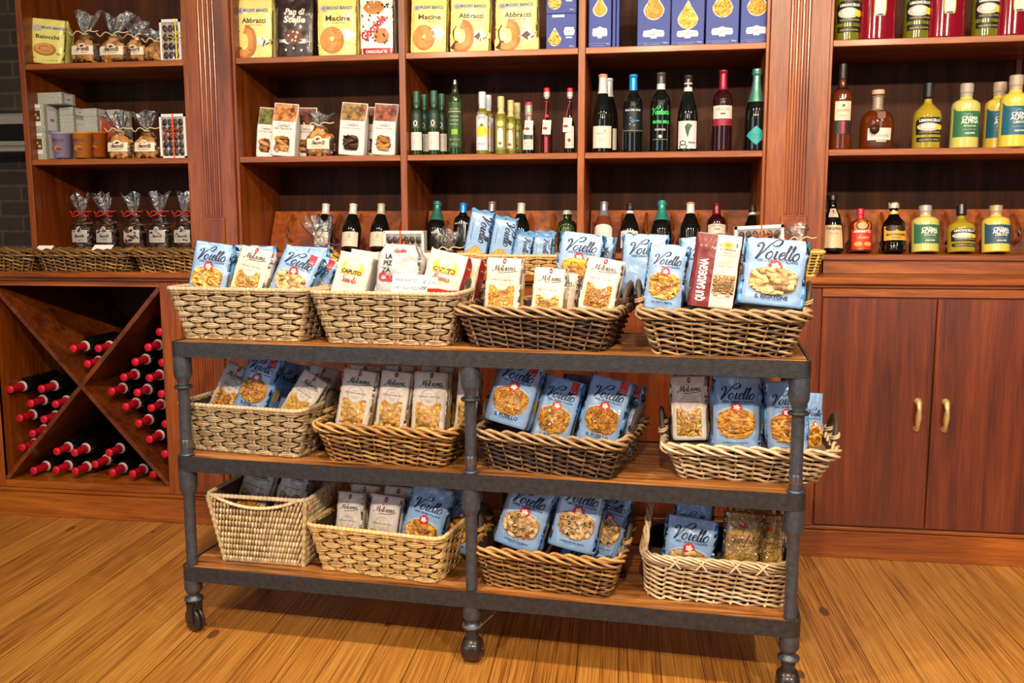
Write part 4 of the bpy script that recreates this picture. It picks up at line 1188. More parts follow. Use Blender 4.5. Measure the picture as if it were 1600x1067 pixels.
def window(t, S, inside, x0, x1, z0, z1, pasta, cols, seed, film=True, backing='#c9953f'):
    rnd = random.Random(seed)
    m = MB()
    m.grid(lambda u, v: S.front(x0 + (x1 - x0) * u, z0 + (z1 - z0) * v, .0006), 36, 30, ink(backing, .6), mask=lambda u, v: inside(x0 + (x1 - x0) * u, z0 + (z1 - z0) * v))
    scatter(m, pasta, S.front, inside, x0, x1, z0, z1, cols, rnd)
    p = m.build('pasta' if pasta not in ('cookie', 'slice') else 'biscuits', t); tag(p, kind='stuff')
    if film:
        m = MB(); wz = z1 - z0; wx = x1 - x0
        th = {'rigatoni': .0065, 'mezze': .007, 'fusilli': .006, 'shell': .006}.get(pasta, .0045)
        m.grid(lambda u, v: S.front(x0 + wx * u, z0 + wz * v, .001 + th * min(1, 5 * min(u, 1 - u, v, 1 - v)) + .0012 * noise.noise((u * 5, v * 6, seed))), 14, 14, film_mat(), mask=lambda u, v: inside(x0 + wx * u, z0 + wz * v))
        m.build('clear_window', t)

def blue_bag(label, fr, fitv, pasta='penne', cols=None, name='IL RIGATONE', red=False, seed=1, d=.065, group='light blue pasta bags', win=True, cut=None):
    M4, w, h = place(fr, fitv)
    t = thing('pasta_bag', label, 'pasta bag', M4, group)
    S = Bag(w, h, d, seed, p=3.8, wr=.0058, t0=.70)
    bl = mat('blue_bag_film', '#8badd9', .33, coat=.3, bump=.6, bscale=30)
    bd = mat('blue_bag_film_shaded', '#5f98d0', .33, coat=.3, bump=.6, bscale=30)  # same film in deeper blue: shade on sides, back and seal painted in
    m = MB(); S.body(m, bl, bd, bd)
    # folded seal
    m.grid(lambda u, v: (S.front((u - .5) * w * .985, h, 0)[0], S.front(0, h)[1] + .004 + .034 * v + .005 * math.sin(u * 17 + seed), h - .001 - .012 * v * v + .009 * v * noise.noise((u * 7, v * 3, seed))), 14, 4, bd)
    navy = '#141d3c'
    put_script(m, 'VOiellO', lambda u, v: S.front(u, v, .0012), w * .04, h * .685, w * .66, ink(navy), weight=.27, shear=.28, k=6)
    put_text(m, '100% GRANI ITALIANI', lambda u, v: S.front(u, v, .001), w * .03, h * .638, ink(navy), w=w * .60, bold=.012)
    ops(m, S.front, [('l', [(-.20, .835), (-.1, .865), (.03, .872), (.16, .865), (.26, .835)], .0007, '#7f8fb0'), ('t', 'MOLINO E PASTIFICIO', .03, .83, .22, '#7f8fb0'),
                     ('t', 'N\u00b0105', -.0, .135, .10, navy), ('t', name, .0, .100, .50, navy, dict(bold=.02)), ('t', 'COTTURA 13 MINUTI', 0, .078, .3, '#5a6a90')], w, h)
    for sx in (-1, 1):
        ops(m, S.front, [('l', [(sx * .42, .06), (sx * .42, .3), (sx * .415, .6), (sx * .42, .8)], .0007, '#b9a9b8'), ('l', [(sx * .40, .06), (sx * .40, .3), (sx * .395, .6), (sx * .40, .78)], .0005, '#b9a9b8')], w, h)
    f_side = lambda u, v, o=0: S.side(1, u / (d / 2), v, o)
    put_script(m, 'VOi', lambda u, v: f_side(u, v, .001), 0, h * .66, d * .62, ink(navy), weight=.34, shear=.28, k=4)
    V, Fc = disc2d(0, h * .38, d * .27, h * .13, 18, 3); m.flat(V, Fc, lambda u, v: f_side(u, v, .0012), mat('pasta_behind_film', '#b98f50', .4, var=.4, vscale=120))
    for k_ in range(9):
        put_text(m, '|', lambda u, v: f_side(u, v, .001), (k_ - 4) * d * .055, h * .06, ink(navy), h=h * .06)
    if red:
        V, Fc = rect2d(w * .20, w * .37, h * .80, h * .985, 4, 6); m.flat(V, Fc, lambda u, v: S.front(u, v, .0012), ink('#c8202c'))
        put_text(m, 'TRAFILATA', lambda u, v: S.front(u, v, .0017), w * .285, h * .862, ink('#f2dede'), w=w * .13)
        put_text(m, 'BRONZO', lambda u, v: S.front(u, v, .0017), w * .285, h * .825, ink('#ffffff'), w=w * .13, bold=.02)
    m.build('bag', t)
    if win:
        wx, zc, wz = w * .355, h * .375, h * .205
        ins = lambda x, z: (abs(x / wx) ** 2.5 + abs((z - zc) / wz) ** 2.5) < 1 and z < zc + wz * (.80 + .12 * math.cos(min(PI, abs(x) / wx * PI)))
        window(t, S, ins, -wx, wx, zc - wz, zc + wz, pasta, (cols or YEL)(), seed)
        m = MB()
        A = np.linspace(0, 2 * PI, 49)[:-1]
        P = [(wx * 1.05 * np.sign(math.cos(q)) * abs(math.cos(q)) ** .8, zc + wz * 1.06 * np.sign(math.sin(q)) * abs(math.sin(q)) ** .8) for q in A if math.sin(q) < .55]
        k0 = [i for i in range(1, len(P)) if abs(P[i][0] - P[i - 1][0]) > wx * .8]
        if k0: P = P[k0[0]:] + P[:k0[0]]
        ribbon(m, np.array(P), .0013, lambda u, v: S.front(u, v, .0014), ink('#c48a62'))
        for sg in (-1, 1):
            ribbon(m, catmull([(sg * wx * .98, zc + wz * .62), (sg * wx * .6, zc + wz * .86), (sg * wx * .25, zc + wz * .98)], 5), .0022, lambda u, v: S.front(u, v, .002), ink('#e9dccb'))
        ops(m, lambda u, v, o: S.front(u, v, o + .0055), [('d', 0, .575, .105, .105 * w / h, '#c9242c', (9, .06)), ('d', .004, .577, .062, .055 * w / h * 1.0, '#f3e3dc', (5, .22)), ('r', -.04, .05, .552, .563, '#f3e3dc')], w, h)
        m.build('emblem', t)
    return t

def cream_bag(label, fr, fitv, pasta='shell', cols=None, seed=1, d=.06, group='cream white pasta bags', win=True):
    M4, w, h = place(fr, fitv)
    t = thing('pasta_bag', label, 'pasta bag', M4, group)
    S = Bag(w, h, d, seed, p=3.8, wr=.0048, top=.32, t0=.82)
    cr = mat('cream_bag_film', '#dacdc1', .4, coat=.2, bump=.55, bscale=30)
    m = MB(); S.body(m, cr)
    m.grid(lambda u, v: ((u - .5) * w * .93, S.front(0, h)[1] + .003 + .035 * v, h + .001 + .004 * math.sin(u * 9 + seed) * v - .004 * v), 12, 4, cr)
    dk = '#33282a'
    F0 = S.front
    put_script(m, 'Molisana', lambda u, v: F0(u, v, .001), w * .02, h * .765, w * .62, ink(dk), weight=.24, shear=.3, k=5, rot=.06)
    ops(m, F0, [('d', .02, .94, .05, .062 * w / h * 1.25, '#8e1f28'), ('d', .02, .94, .017, .03 * w / h, '#d9b0a4'), ('l', [(-.12, .735), (.05, .738), (.25, .752), (.38, .775)], .0016, dk), ('t', 'la', -.03, .858, .035, dk),
                ('t', 'TRAFILATA al BRONZO', .0, .585, .60, '#6f625c'), ('o', 0, .575, .235, .235 * w / h, .965, '#b9aca4'), ('o', 0, .575, .205, .205 * w / h, .97, '#c4b8b0'),
                ('t', 'dal 1912', 0, .635, .16, '#b0a39b'), ('t', 'PASTA DI QUALITA', 0, .535, .24, '#b0a39b'), ('t', 'MOLISE', 0, .505, .14, '#b0a39b')], w, h)
    for k_ in range(3):
        ops(m, F0, [('l', [(.16 + .05 * k_, .66), (.28 + .04 * k_, .70 + .03 * k_), (.36, .64), (.33, .56)], .0008, '#cfc4bb')], w, h)
    f_side = lambda u, v, o=0: S.side(1, u / (d / 2), v, o)
    put_script(m, 'Mo', lambda u, v: f_side(u, v, .001), 0, h * .76, d * .55, ink(dk), weight=.24, k=4)
    V, Fc = rect2d(-d * .28, d * .28, h * .1, h * .47, 4, 8); m.flat(V, Fc, lambda u, v: f_side(u, v, .0012), mat('pasta_behind_film'))
    m.build('bag', t)
    if win:
        wx, z0, z1 = w * .325, h * .07, h * .50
        rr, cz = w * .235, h * .575
        ins = lambda x, z: abs(x) < wx and z0 < z < z1 and (x * x + (z - cz) ** 2) > rr * rr
        window(t, S, ins, -wx, wx, z0, z1, pasta, (cols or YEL)(), seed)
    return t

def flour_bag(label, fr, fitv, accent, word, seed=1, d=.075, side=None):
    M4, w, h = place(fr, fitv)
    t = thing('flour_bag', label, 'flour bag', M4, 'paper flour bags in the second basket')
    S = Bag(w, h, d, seed, p=8, wr=.002, top=.5, t0=.9, base=.92, sag=.1)
    pp = mat('flour_paper', '#d5ccc1', .62, bump=.2, bscale=30)
    m = MB(); S.body(m, pp, ink(side, .6) if side else pp, pp)
    F0 = S.front
    lst = [('p', [(-.12, .66), (-.3, .60), (-.34, .70), (-.28, .80), (-.18, .84), (-.22, .75)], '#e8b93a'), ('p', [(.12, .66), (.3, .60), (.34, .70), (.28, .80), (.18, .84), (.22, .75)], '#e8b93a'),
           ('d', 0, .70, .15, .085, '#f0cf9a'), ('d', 0, .80, .09, .04, '#f7f1e6'), ('p', [(-.32, .585), (.32, .6), (.34, .665), (-.30, .65)], '#efb52c'), ('t', 'CAPUTO', 0, .605, .58, '#26201c', dict(bold=.035, shear=.12)),
           ('t', 'IL MULINO DI NAPOLI', 0, .56, .4, '#8a7a66'), ('s', word, -.04, .43, .5, '#8e3a2c', dict(weight=.26)), ('t', 'FARINA', -.05, .36, .16, '#9a8a78'), ('t', 'gr 1000', .0, .33, .14, '#9a8a78'),
           ('o', .34, .46, .09, .09 * w / h, .92, '#a8a29a'), ('o', .34, .46, .06, .06 * w / h, .9, '#bdb7ae'),
           ('p', [(-.47, .17), (-.25, .22), (0, .27), (.25, .28), (.47, .33), (.47, .02), (-.47, .02)], accent), ('t', 'ANTICO MOLINO', 0, .9, .4, '#a89c8c')]
    ops(m, F0, lst, w, h, do=.0006)
    if side:
        f_side = lambda u, v, o=0: S.side(1, u / (d / 2), v, o)
        ops(m, f_side, [('d', 0, .80, .018, .05 * .3, '#e8b93a')] + [('r', -.024, .024, z, z + .008, '#e59a94') for z in (.35, .39, .43, .47, .51, .55, .59, .63)], 1, h)
    m.build('bag', t)
    return t

def crinkled_bag(label, fr, fitv, seed=5, d=.085):
    M4, w, h = place(fr, fitv)
    t = thing('flour_bag', label, 'flour bag', M4, 'paper flour bags in the second basket')
    S = Bag(w, h, d, seed, p=4, wr=.009, top=.35, t0=.78, base=.9, sag=.6, narrow=.25)
    pp = mat('silvery_paper', '#b6bbbf', .42, bump=.9, bscale=26, coat=.1)
    m = MB(); S.body(m, pp, rows=34)
    ops(m, S.front, [('t', 'LA', -.18, .74, None, '#2c2a2c', dict(h=.085, bold=.015)), ('t', 'PIZ', -.19, .62, None, '#2c2a2c', dict(h=.085, bold=.015)), ('t', 'ZA', -.22, .50, None, '#2c2a2c', dict(h=.085, bold=.015)),
                     ('t', 'MOLINO', -.06, .445, .3, '#b8313c'), ('t', 'Casillo', -.06, .35, .66, '#b2202e', dict(bold=.04)), ('t', 'Casillo', .06, .86, .3, '#b2202e', dict(bold=.03))], w, h, o0=.0025)
    m.build('bag', t)
    return t

def sardinian_bag(label, fr, fitv, seed=3, d=.065):
    M4, w, h = place(fr, fitv)
    t = thing('pasta_bag', label, 'pasta bag', M4)
    S = Bag(w, h, d, seed, p=5, wr=.003, top=.2, t0=.8)
    cr = mat('cream_bag_film'); mr = mat('maroon_film', '#6f2126', .38, coat=.3, bump=.3, bscale=34)
    m = MB(); S.body(m, cr, mr)
    V, Fc = rect2d(-w * .478, -w * .04, h * .0, h * .995, 10, 26); m.flat(V, Fc, lambda u, v: S.front(u, v, .0006), mr)
    put_text(m, 'QUI SARDEGNA', lambda u, v: S.front(u, v, .0014), -w * .17, h * .36, ink('#f4ece6'), w=h * .58, h=w * .17, bold=.03, rot=PI / 2)
    F0 = S.front
    ops(m, F0, [('d', .2, .86, .12, .05, '#e0b23a'), ('d', .2, .86, .06, .026, '#b0702a'), ('p', [(.03, .84), (.07, .84), (.05, .90)], '#3c7a4a'), ('r', .37, .40, .84, .90, '#4a4a58'),
                ('t', 'QUI SARDEGNA', .2, .79, .34, '#5a2a2a', dict(bold=.02)), ('t', 'Pasta di', .2, .745, .16, '#4a4444', dict(shear=.2)), ('t', 'Semola di Grano Duro', .2, .715, .36, '#4a4444', dict(shear=.2)),
                ('t', 'FREGOLA TOSTATA', .2, .565, .32, '#3a3434'), ('t', 'Pasta secca', .22, .53, .2, '#6a6060'), ('t', '500 g', .15, .49, .10, '#3a3434'),
                ('r', .02, .13, .165, .18, '#2f7a46'), ('r', .15, .26, .165, .18, '#eeeeea'), ('r', .28, .39, .165, .18, '#c03440'), ('t', 'Prodotto in Italia', .2, .135, .2, '#7a7070'), ('t', 'SARDEGNA', .2, .07, .14, '#5a5050')]
        + [('r', .04, .36 - .03 * (k % 3), .60 + .017 * k, .604 + .017 * k, '#a09890') for k in range(6)], w, h)
    m.build('bag', t)
    ins = lambda x, z: -w * .02 < x < w * .44 and h * .20 < z < h * .455
    window(t, S, ins, -w * .02, w * .44, h * .20, h * .455, 'pearl', PAL(), seed, backing='#a87a42')
    return t

def clear_bag(label, fr, fitv, seed=1, d=.06):
    M4, w, h = place(fr, fitv)
    t = thing('pasta_bag', label, 'pasta bag', M4, 'clear bags of tiny pasta')
    S = Bag(w, h, d, seed, p=4, wr=.003, top=.2, t0=.8)
    ri = mat('rice_pasta_mass', '#e6c469', .5, bump=.8, bscale=220, var=.25, vscale=200)
    m = MB(); S.body(m, ri)
    rnd = random.Random(seed)
    scatter(m, 'rice', S.front, lambda x, z: abs(x) < w * .46 and h * .03 < z < h * .93, -w * .46, w * .46, h * .03, h * .93, YEL(), rnd)
    tag(m.build('pasta', t), kind='stuff')
    m = MB()
    F1 = lambda u, v, o: S.front(u, v, o + .0042)
    ops(m, F1, [('d', .0, .80, .13, .04, '#c01f2c'), ('t', 'PASTA', 0, .755, .12, '#5a3a20'), ('s', 'Garofalo', 0, .50, .74, '#1e1a18', dict(weight=.15)), ('l', [(-.1, .44), (.1, .45), (.3, .475)], .0009, '#1e1a18'),
                ('d', .28, .14, .085, .085 * w / h, '#2c3474'), ('d', -.34, .10, .06, .06 * w / h, '#20263c'), ('d', -.34, .10, .03, .03 * w / h, '#e8e0d0')], w, h)
    ops(m, lambda u, v, o: S.side(1, u / (d / 2), v, o + .003), [('d', 0, .4, .014, .03, '#2c3474'), ('d', 0, .8, .012, .04, '#2c3474'), ('r', -.024, .024, .10, .16, '#23243a')], 1, h)
    m.build('printed_label', t)
    m = MB(); Q = Bag(w + .008, h + .004, d + .008, seed, p=4, wr=.004, top=.15, t0=.8); Q.body(m, film_mat('bag_film', .10)); m.xform(Matrix.Translation((0, -.005, 0)))
    m.build('clear_wrapper', t)
    return t

def spaghetti_pack(label, fr, fitv, seed=1, d=.035):
    M4, w, h = place(fr, fitv)
    t = thing('spaghetti_pack', label, 'pasta pack', M4, 'light blue packs of long pasta')
    S = Bag(w, h, d, seed, p=4, wr=.0022, top=.12, t0=.88)
    bl = mat('blue_bag_film'); bd = mat('blue_bag_film_shaded')
    m = MB(); S.body(m, bl, bd, bd)
    m.grid(lambda u, v: ((u - .5) * w * 1.0 + .002 * v, S.front(0, h)[1] + .004 + .012 * v, h + .012 * v + .004 * math.sin(u * 12 + seed)), 10, 3, bd)
    put_script(m, 'VOiellO', lambda u, v: S.front(u, v, .0012), w * .06, h * .70, h * .46, ink('#141d3c'), weight=.34, shear=.28, rot=-PI / 2)
    put_text(m, '100% GRANI ITALIANI', lambda u, v: S.front(u, v, .001), -w * .30, h * .66, ink('#141d3c'), w=h * .3, rot=-PI / 2)
    m.build('bag', t)
    ins = lambda x, z: abs(x) < w * .40 and h * .10 < z < h * (.36 + .06 * math.cos(x / w * 7))
    window(t, S, ins, -w * .4, w * .4, h * .1, h * .43, 'spaghetti', YEL(), seed, film=False, backing='#a87428')
    return t

# biscuit bags on the top shelf
def biscuit_bag(label, fr, fitv, style, seed=1, d=.085, group='biscuit bags on the top shelf'):
    M4, w, h = place(fr, fitv)
    t = thing('biscuit_bag', label, 'biscuit bag', M4, group)
    S = Bag(w, h, d, seed, p=5, wr=.004, top=.15, t0=.74)
    base = {'abb': '#ecdc86', 'mac': '#ecd77c', 'pan': '#2e1a1c', 'goc': '#e9e4e2', 'bai': '#e6dc7c'}[style]
    bm = mat('biscuit_bag_' + style, base, .35, coat=.25, bump=.3, bscale=30)
    m = MB(); S.body(m, bm)
    if style in ('abb', 'mac', 'bai'):
        word = {'abb': 'Abbracci', 'mac': 'Macine', 'bai': 'Baiocchi'}[style]
        lst = [('d', -.31, .80, .11, .06, '#c9b49a', (7, .12)), ('d', -.31, .80, .06, .035, '#7f8ea8'), ('t', 'MULINO BIANCO', .08, .785, .62, '#2f62b0', dict(bold=.03, h=.055)), ('t', word, .04, .60, .60, '#2c1c12', dict(bold=.018, h=.085)),
               ('t', 'con Panna Fresca', .06, .555, .34, '#8a7a50')]
        if style == 'mac':
            lst += [('d', .24, .36, .2, .10, '#f6f0e4', (5, .15)), ('d', -.10, .28, .30, .22, '#b5722a'), ('d', -.12, .29, .265, .19, '#cf8b3c'), ('d', -.10, .30, .055, .04, '#eed9a0')]
        elif style == 'abb':
            lst += [('d', .24, .30, .17, .09, '#ece2d4', (5, .2)), ('p', [(.12, .27), (.28, .20), (.42, .26), (.46, .33), (.34, .30), (.25, .36)], '#4a2a24'),
                    ('l', [(-.40, .50), (-.47, .40), (-.47, .25), (-.40, .14), (-.28, .12)], .034, '#5a3020'), ('l', [(-.34, .10), (-.18, .07), (-.02, .16), (.01, .32), (-.06, .46), (-.2, .50)], .036, '#b36f2c'),
                    ('l', [(-.34, .11), (-.18, .09), (-.05, .17), (-.03, .32), (-.09, .44), (-.2, .48)], .022, '#cc8a40')]
        else:
            lst = [('d', -.28, .78, .16, .075, '#b9b4aa', (7, .14)), ('t', 'MULINO BIANCO', .16, .775, .62, '#2f62b0', dict(bold=.03, h=.06)), ('t', 'Baiocchi', .04, .56, .66, '#2c2416', dict(bold=.018, h=.085)),
                   ('p', [(-.46, .02), (-.46, .2), (-.3, .13), (0, .08), (.3, .10), (.46, .16), (.46, .02)], '#8fb03a'), ('d', -.02, .32, .32, .14, '#b5722a'), ('d', -.04, .34, .26, .11, '#d49a4c'), ('o', -.04, .34, .16, .065, .7, '#a8672a'), ('d', -.42, .38, .05, .03, '#9a7a4a'), ('d', .36, .24, .05, .03, '#9aa84a')]
    elif style == 'pan':
        lst = [('t', 'Pan di', 0, .72, None, '#f2ead8', dict(h=.10, bold=.03, shear=.2)), ('t', 'Stelle', 0, .59, .56, '#f2ead8', dict(bold=.04, shear=.2, h=.10)), ('d', 0, .28, .36, .05, '#e8e0d8', (9, .25)),
               ('d', 0, .35, .24, .135, '#5a3022'), ('d', 0, .35, .22, .12, '#6b3c28')] + [('d', .14 * math.cos(k) * (.4 + .6 * (k % 2)), .36 + .08 * math.sin(k), .025, .016, '#f0e2cc', (5, .3)) for k in range(8)] + [('d', -.2 + .2 * k, .13 + .03 * (k % 2), .03, .02, '#f0e2cc', (5, .3)) for k in range(3)]
    else:
        lst = [('d', -.05, .80, .3, .12, '#b5793c', (6, .04)), ('d', .16, .33, .22, .13, '#b5793c', (6, .05)), ('t', 'Gocciole', .0, .42, .88, '#b81f30', dict(bold=.05, rot=.75, h=.14)),
               ('r', -.47, .47, .02, .13, '#a81a28'), ('t', 'CHOCOLATE', .0, .05, .62, '#ffffff', dict(bold=.03))]
        rnd = random.Random(4)
        lst += [('d', rnd.uniform(-.42, .42), rnd.uniform(.18, .95), .025, .017, '#3a221a') for k in range(26)]
    ops(m, S.front, lst, w, h)
    m.grid(lambda u, v: ((u - .5) * w * .98, S.front(0, h)[1] + .004 + .03 * v, h - .001 - .012 * v * v + .004 * math.sin(u * 14 + seed)), 12, 4, bm)
    m.build('bag', t)
    return t

# clear cookie bags with a tie
def tied_bag(label, fr, xyz, w, hb, hf, content='cookie', cols=None, tie='#d8c89a', lab=True, seed=1, group=None, d=.07, labcol='#e9dcc2', word='Amaretti', lean=0.0, ctop=None, bow=False):
    t = thing('tied_clear_bag', label, 'clear bag', fr @ Matrix.Translation(xyz) @ Matrix.Rotation(-lean, 4, 'X'), group)
    rnd = random.Random(seed)
    S = Bag(w * .94, hb, d, seed, p=2.6, wr=.004, top=.30, t0=.45, base=.8, narrow=.62, sag=1.0)
    m = MB(); cc = (cols or BRN)()
    S2 = Bag(w * .86, hb * (ctop or .93), d * .86, seed, p=2.6, wr=.002, top=.35, t0=.5, base=.8, narrow=.5, sag=1.0)
    S2.body(m, cc[1], rows=14)
    scatter(m, content, lambda x, z, o=0: S2.front(x, z, o), lambda x, z: abs(x) < w * .44 and 0 < z < hb * .9 * (ctop or 1) - abs(x) * .6, -w * .42, w * .42, .008, hb * .85 * (ctop or 1), cc, rnd, relief=.7, off=.0005)
    m.xform(Matrix.Translation((0, .006, .002)))
    tag(m.build('biscuits' if content in ('cookie', 'slice') else 'contents', t), kind='stuff')
    m = MB(); S.body(m, film_mat('bag_film', .10), rows=18, cap=False)
    # ruffled top above the tie
    yc = S.front(0, hb)[1] + .008
    def ruf(u, v):
        a = 2 * PI * u; r = .010 + (w * .34) * v ** .8 * (1 + .35 * math.sin(5 * a + seed)); 
        return (r * math.cos(a) * 1.0 + .2 * w * v * math.sin(seed), yc + r * .38 * math.sin(a), hb + hf * v * (1 + .18 * math.sin(3 * a + 2 * seed)))
    m.grid(ruf, 30, 6, film_mat('ruffle_film', .22, rough=.12), wrapu=True)
    m.build('clear_wrapper', t)
    m = MB(); tm = ink(tie, .6)
    m.tube([(.012 * math.cos(a), yc + .011 * math.sin(a), hb) for a in np.linspace(0, 2 * PI, 12)[:-1]], .0032, tm, 5, closed=True)
    for sg in (-1, 1):
        m.tube(catmull([(0, yc - .012, hb), (sg * w * .18, yc - .02, hb + .012), (sg * w * .36, yc - .016, hb + .002 + .006 * sg), (sg * w * .5, yc - .012, hb + .012)], 4), .0024, tm, 5)
        if bow: m.tube(catmull([(0, yc - .014, hb), (sg * w * .22, yc - .024, hb - .012), (sg * w * .40, yc - .02, hb - .010)], 4), .0024, tm, 5)
    m.build('tie', t)
    if lab:
        m = MB()
        F1 = lambda u, v, o: S.front(u, v, o + .003)
        if lab == 'tall':
            P = [(-.26, .40), (.26, .40), (.30, .62), (.24, .70), (0, .74), (-.24, .70), (-.30, .62)]
        else:
            P = [(-.34, .22), (-.30, .30), (-.34, .45), (-.30, .56), (-.1, .58), (0, .66), (.1, .58), (.30, .56), (.34, .45), (.30, .30), (.34, .22), (0, .18)]
        F2 = lambda u, v, o: S.front(u, v, o + .0055)
        V, Fc = rect2d(-w * .36, w * .36, hb * .22, hb * .56, 6, 5); m.flat([(x * 1.0, z) for x, z in V], Fc, lambda u, v: F2(u, v, 0), ink(labcol))
        V, Fc = disc2d(0, hb * .56, w * .13, hb * .10, 14, 2); m.flat(V, Fc, lambda u, v: F2(u, v, 0), ink(labcol))
        put_script(m, word, lambda u, v: F2(u, v, .0006), 0, hb * .36, w * .52, ink('#4a2418'), weight=.3, k=4)
        put_text(m, 'alla mandorla', lambda u, v: F2(u, v, .0006), 0, hb * .28, ink('#b07030'), w=w * .4)
        ops(m, lambda u, v, o: F2(u, v, o), [('p', [(-.08, .52), (.02, .49), (.10, .55), (.0, .60)], '#4a2418')], w, hb)
        m.build('paper_label', t)
    return t

# gable topped card bags with a hexagon window
def card_bag(label, fitv, title, top, seed=1, d=.06, fr=ID):
    M4, w, h = place(fr, fitv)
    t = thing('biscuit_bag', label, 'biscuit bag', M4, 'white card biscuit bags with windows')
    wm = mat('white_card', '#e6dfdb', .5)
    S = Bag(w, h, d, seed, p=9, wr=.0008, top=.08, t0=.55, base=.98, sag=.9)
    m = MB(); S.body(m, wm, wm)
    V, Fc = rect2d(-w * .47, w * .47, h * .655, h * .985, 8, 8); tm = mat('nut_print_' + top.lstrip('#'), top, .45, var=.75, vscale=55)
    m.flat(V, Fc, lambda u, v: S.front(u, v, .0006), tm)
    ops(m, S.front, [('d', .28, .88, .10, .05, '#6a1c20'), ('r', .26, .30, .9, .99, '#6a1c20')], w, h, o0=.001)
    put_script(m, 'Cantucci', lambda u, v: S.front(u, v, .001), 0, h * .55, w * .55, ink('#3a3030'), weight=.16, k=4)
    put_text(m, title, lambda u, v: S.front(u, v, .001), 0, h * .50, ink('#5a4c4a'), w=w * .7, shear=.2)
    ops(m, S.front, [('t', 'biscotti tradizionali toscani', 0, .455, .42, '#a89c98'), ('t', '200 g', .3, .06, .1, '#7a706c'), ('t', 'PRODOTTO IN ITALIA', -.28, .05, .24, '#a89c98')], w, h)
    m.build('bag', t)
    cz, rx, rz = h * .235, w * .29, h * .135
    ins = lambda x, z: abs(z - cz) < rz and abs(x) < rx and (abs(x) / rx + .45 * abs(z - cz) / rz) < 1.2
    window(t, S, ins, -rx, rx, cz - rz, cz + rz, 'slice', BRN() if seed % 3 else CHO(), seed, film=False, backing='#5a3820')
    return t

# ---------------------------------------------------------------- boxes
def boxfront(x, z, o=0.0): return (x, -o, z)
def teardrop(cx, cz, r, sc_=1.0, n=28):
    P = []
    for i in range(n):
        a = -PI / 2 + 2 * PI * i / n
        q = max(0, math.sin(a))
        P.append((cx + r * math.cos(a) * (1 - .80 * q ** 1.4), cz + r * math.sin(a) * (1 + .75 * q)))
    return P
def inpoly(P):
    def f(x, y):
        c = False; n = len(P); j = n - 1
        for i in range(n):
            if (P[i][1] > y) != (P[j][1] > y) and x < (P[j][0] - P[i][0]) * (y - P[i][1]) / (P[j][1] - P[i][1]) + P[i][0]: c = not c
            j = i
        return c
    return f
def blue_box(label, xyz, w, h, d, pasta, seed, small=False, wz=.56):
    t = thing('pasta_box', label, 'pasta box', Matrix.Translation(xyz), 'dark blue pasta boxes on the top shelf')
    nb = mat('blue_box_card', '#1f3a90', .5)
    m = MB(); m.box(-w / 2, w / 2, 0, d, 0, h, nb, .0015)
    r = w * .30
    P = teardrop(0 if not small else -w * .22, h * wz, r if not small else w * .2)
    if small:
        ops(m, boxfront, [('p', [(.12, .40), (.40, .40), (.44, .50), (.40, .62), (.12, .62), (.08, .50)], '#e9e6ea'), ('t', 'RISERVA', .26, .49, .26, '#33407e', dict(bold=.02)), ('r', -.3, .1, .90, .97, '#dcd8dc'), ('r', .15, .35, .32, .36, '#e9e6ea'), ('t', '500 g', .34, .08, .14, '#d8dcf0')], w, h)
    else:
        ops(m, boxfront, [('p', [(-.30, .16), (.30, .16), (.33, .20), (.30, .255), (.12, .265), (0, .285), (-.12, .265), (-.30, .255), (-.33, .20)], '#e9e6ea'), ('r', -.09, .09, .135, .158, '#e9e6ea'),
                          ('t', 'PASTA DI GRAGNANO', 0, .215, .52, '#33407e', dict(bold=.02)), ('t', 'FABBRICA', 0, .185, .3, '#33407e'), ('l', [(-.45, .055), (-.38, .068), (.38, .068), (.45, .055)], .0008, '#93a2d8'), ('t', 'TRAFILATA IN BRONZO', -.05, .035, .5, '#93a2d8'), ('t', '500 g', .36, .055, .12, '#e8ecf8')], w, h)
    PP = np.array(P + P[:1])
    ribbon(m, PP, .0036, lambda u, v: (u, -.0012, v), ink('#eeeaf0'))
    m.build('carton', t)
    ins = inpoly(P); xs = [p[0] for p in P]; zs = [p[1] for p in P]
    m = MB(); m.add([(x, -.0006, z) for x, z in P], [tuple(range(len(P)))], ink('#b07f34', .6), False)
    scatter(m, pasta, boxfront, ins, min(xs), max(xs), min(zs), max(zs), YEL(), random.Random(seed), relief=.5)
    tag(m.build('pasta', t), kind='stuff')
    return t
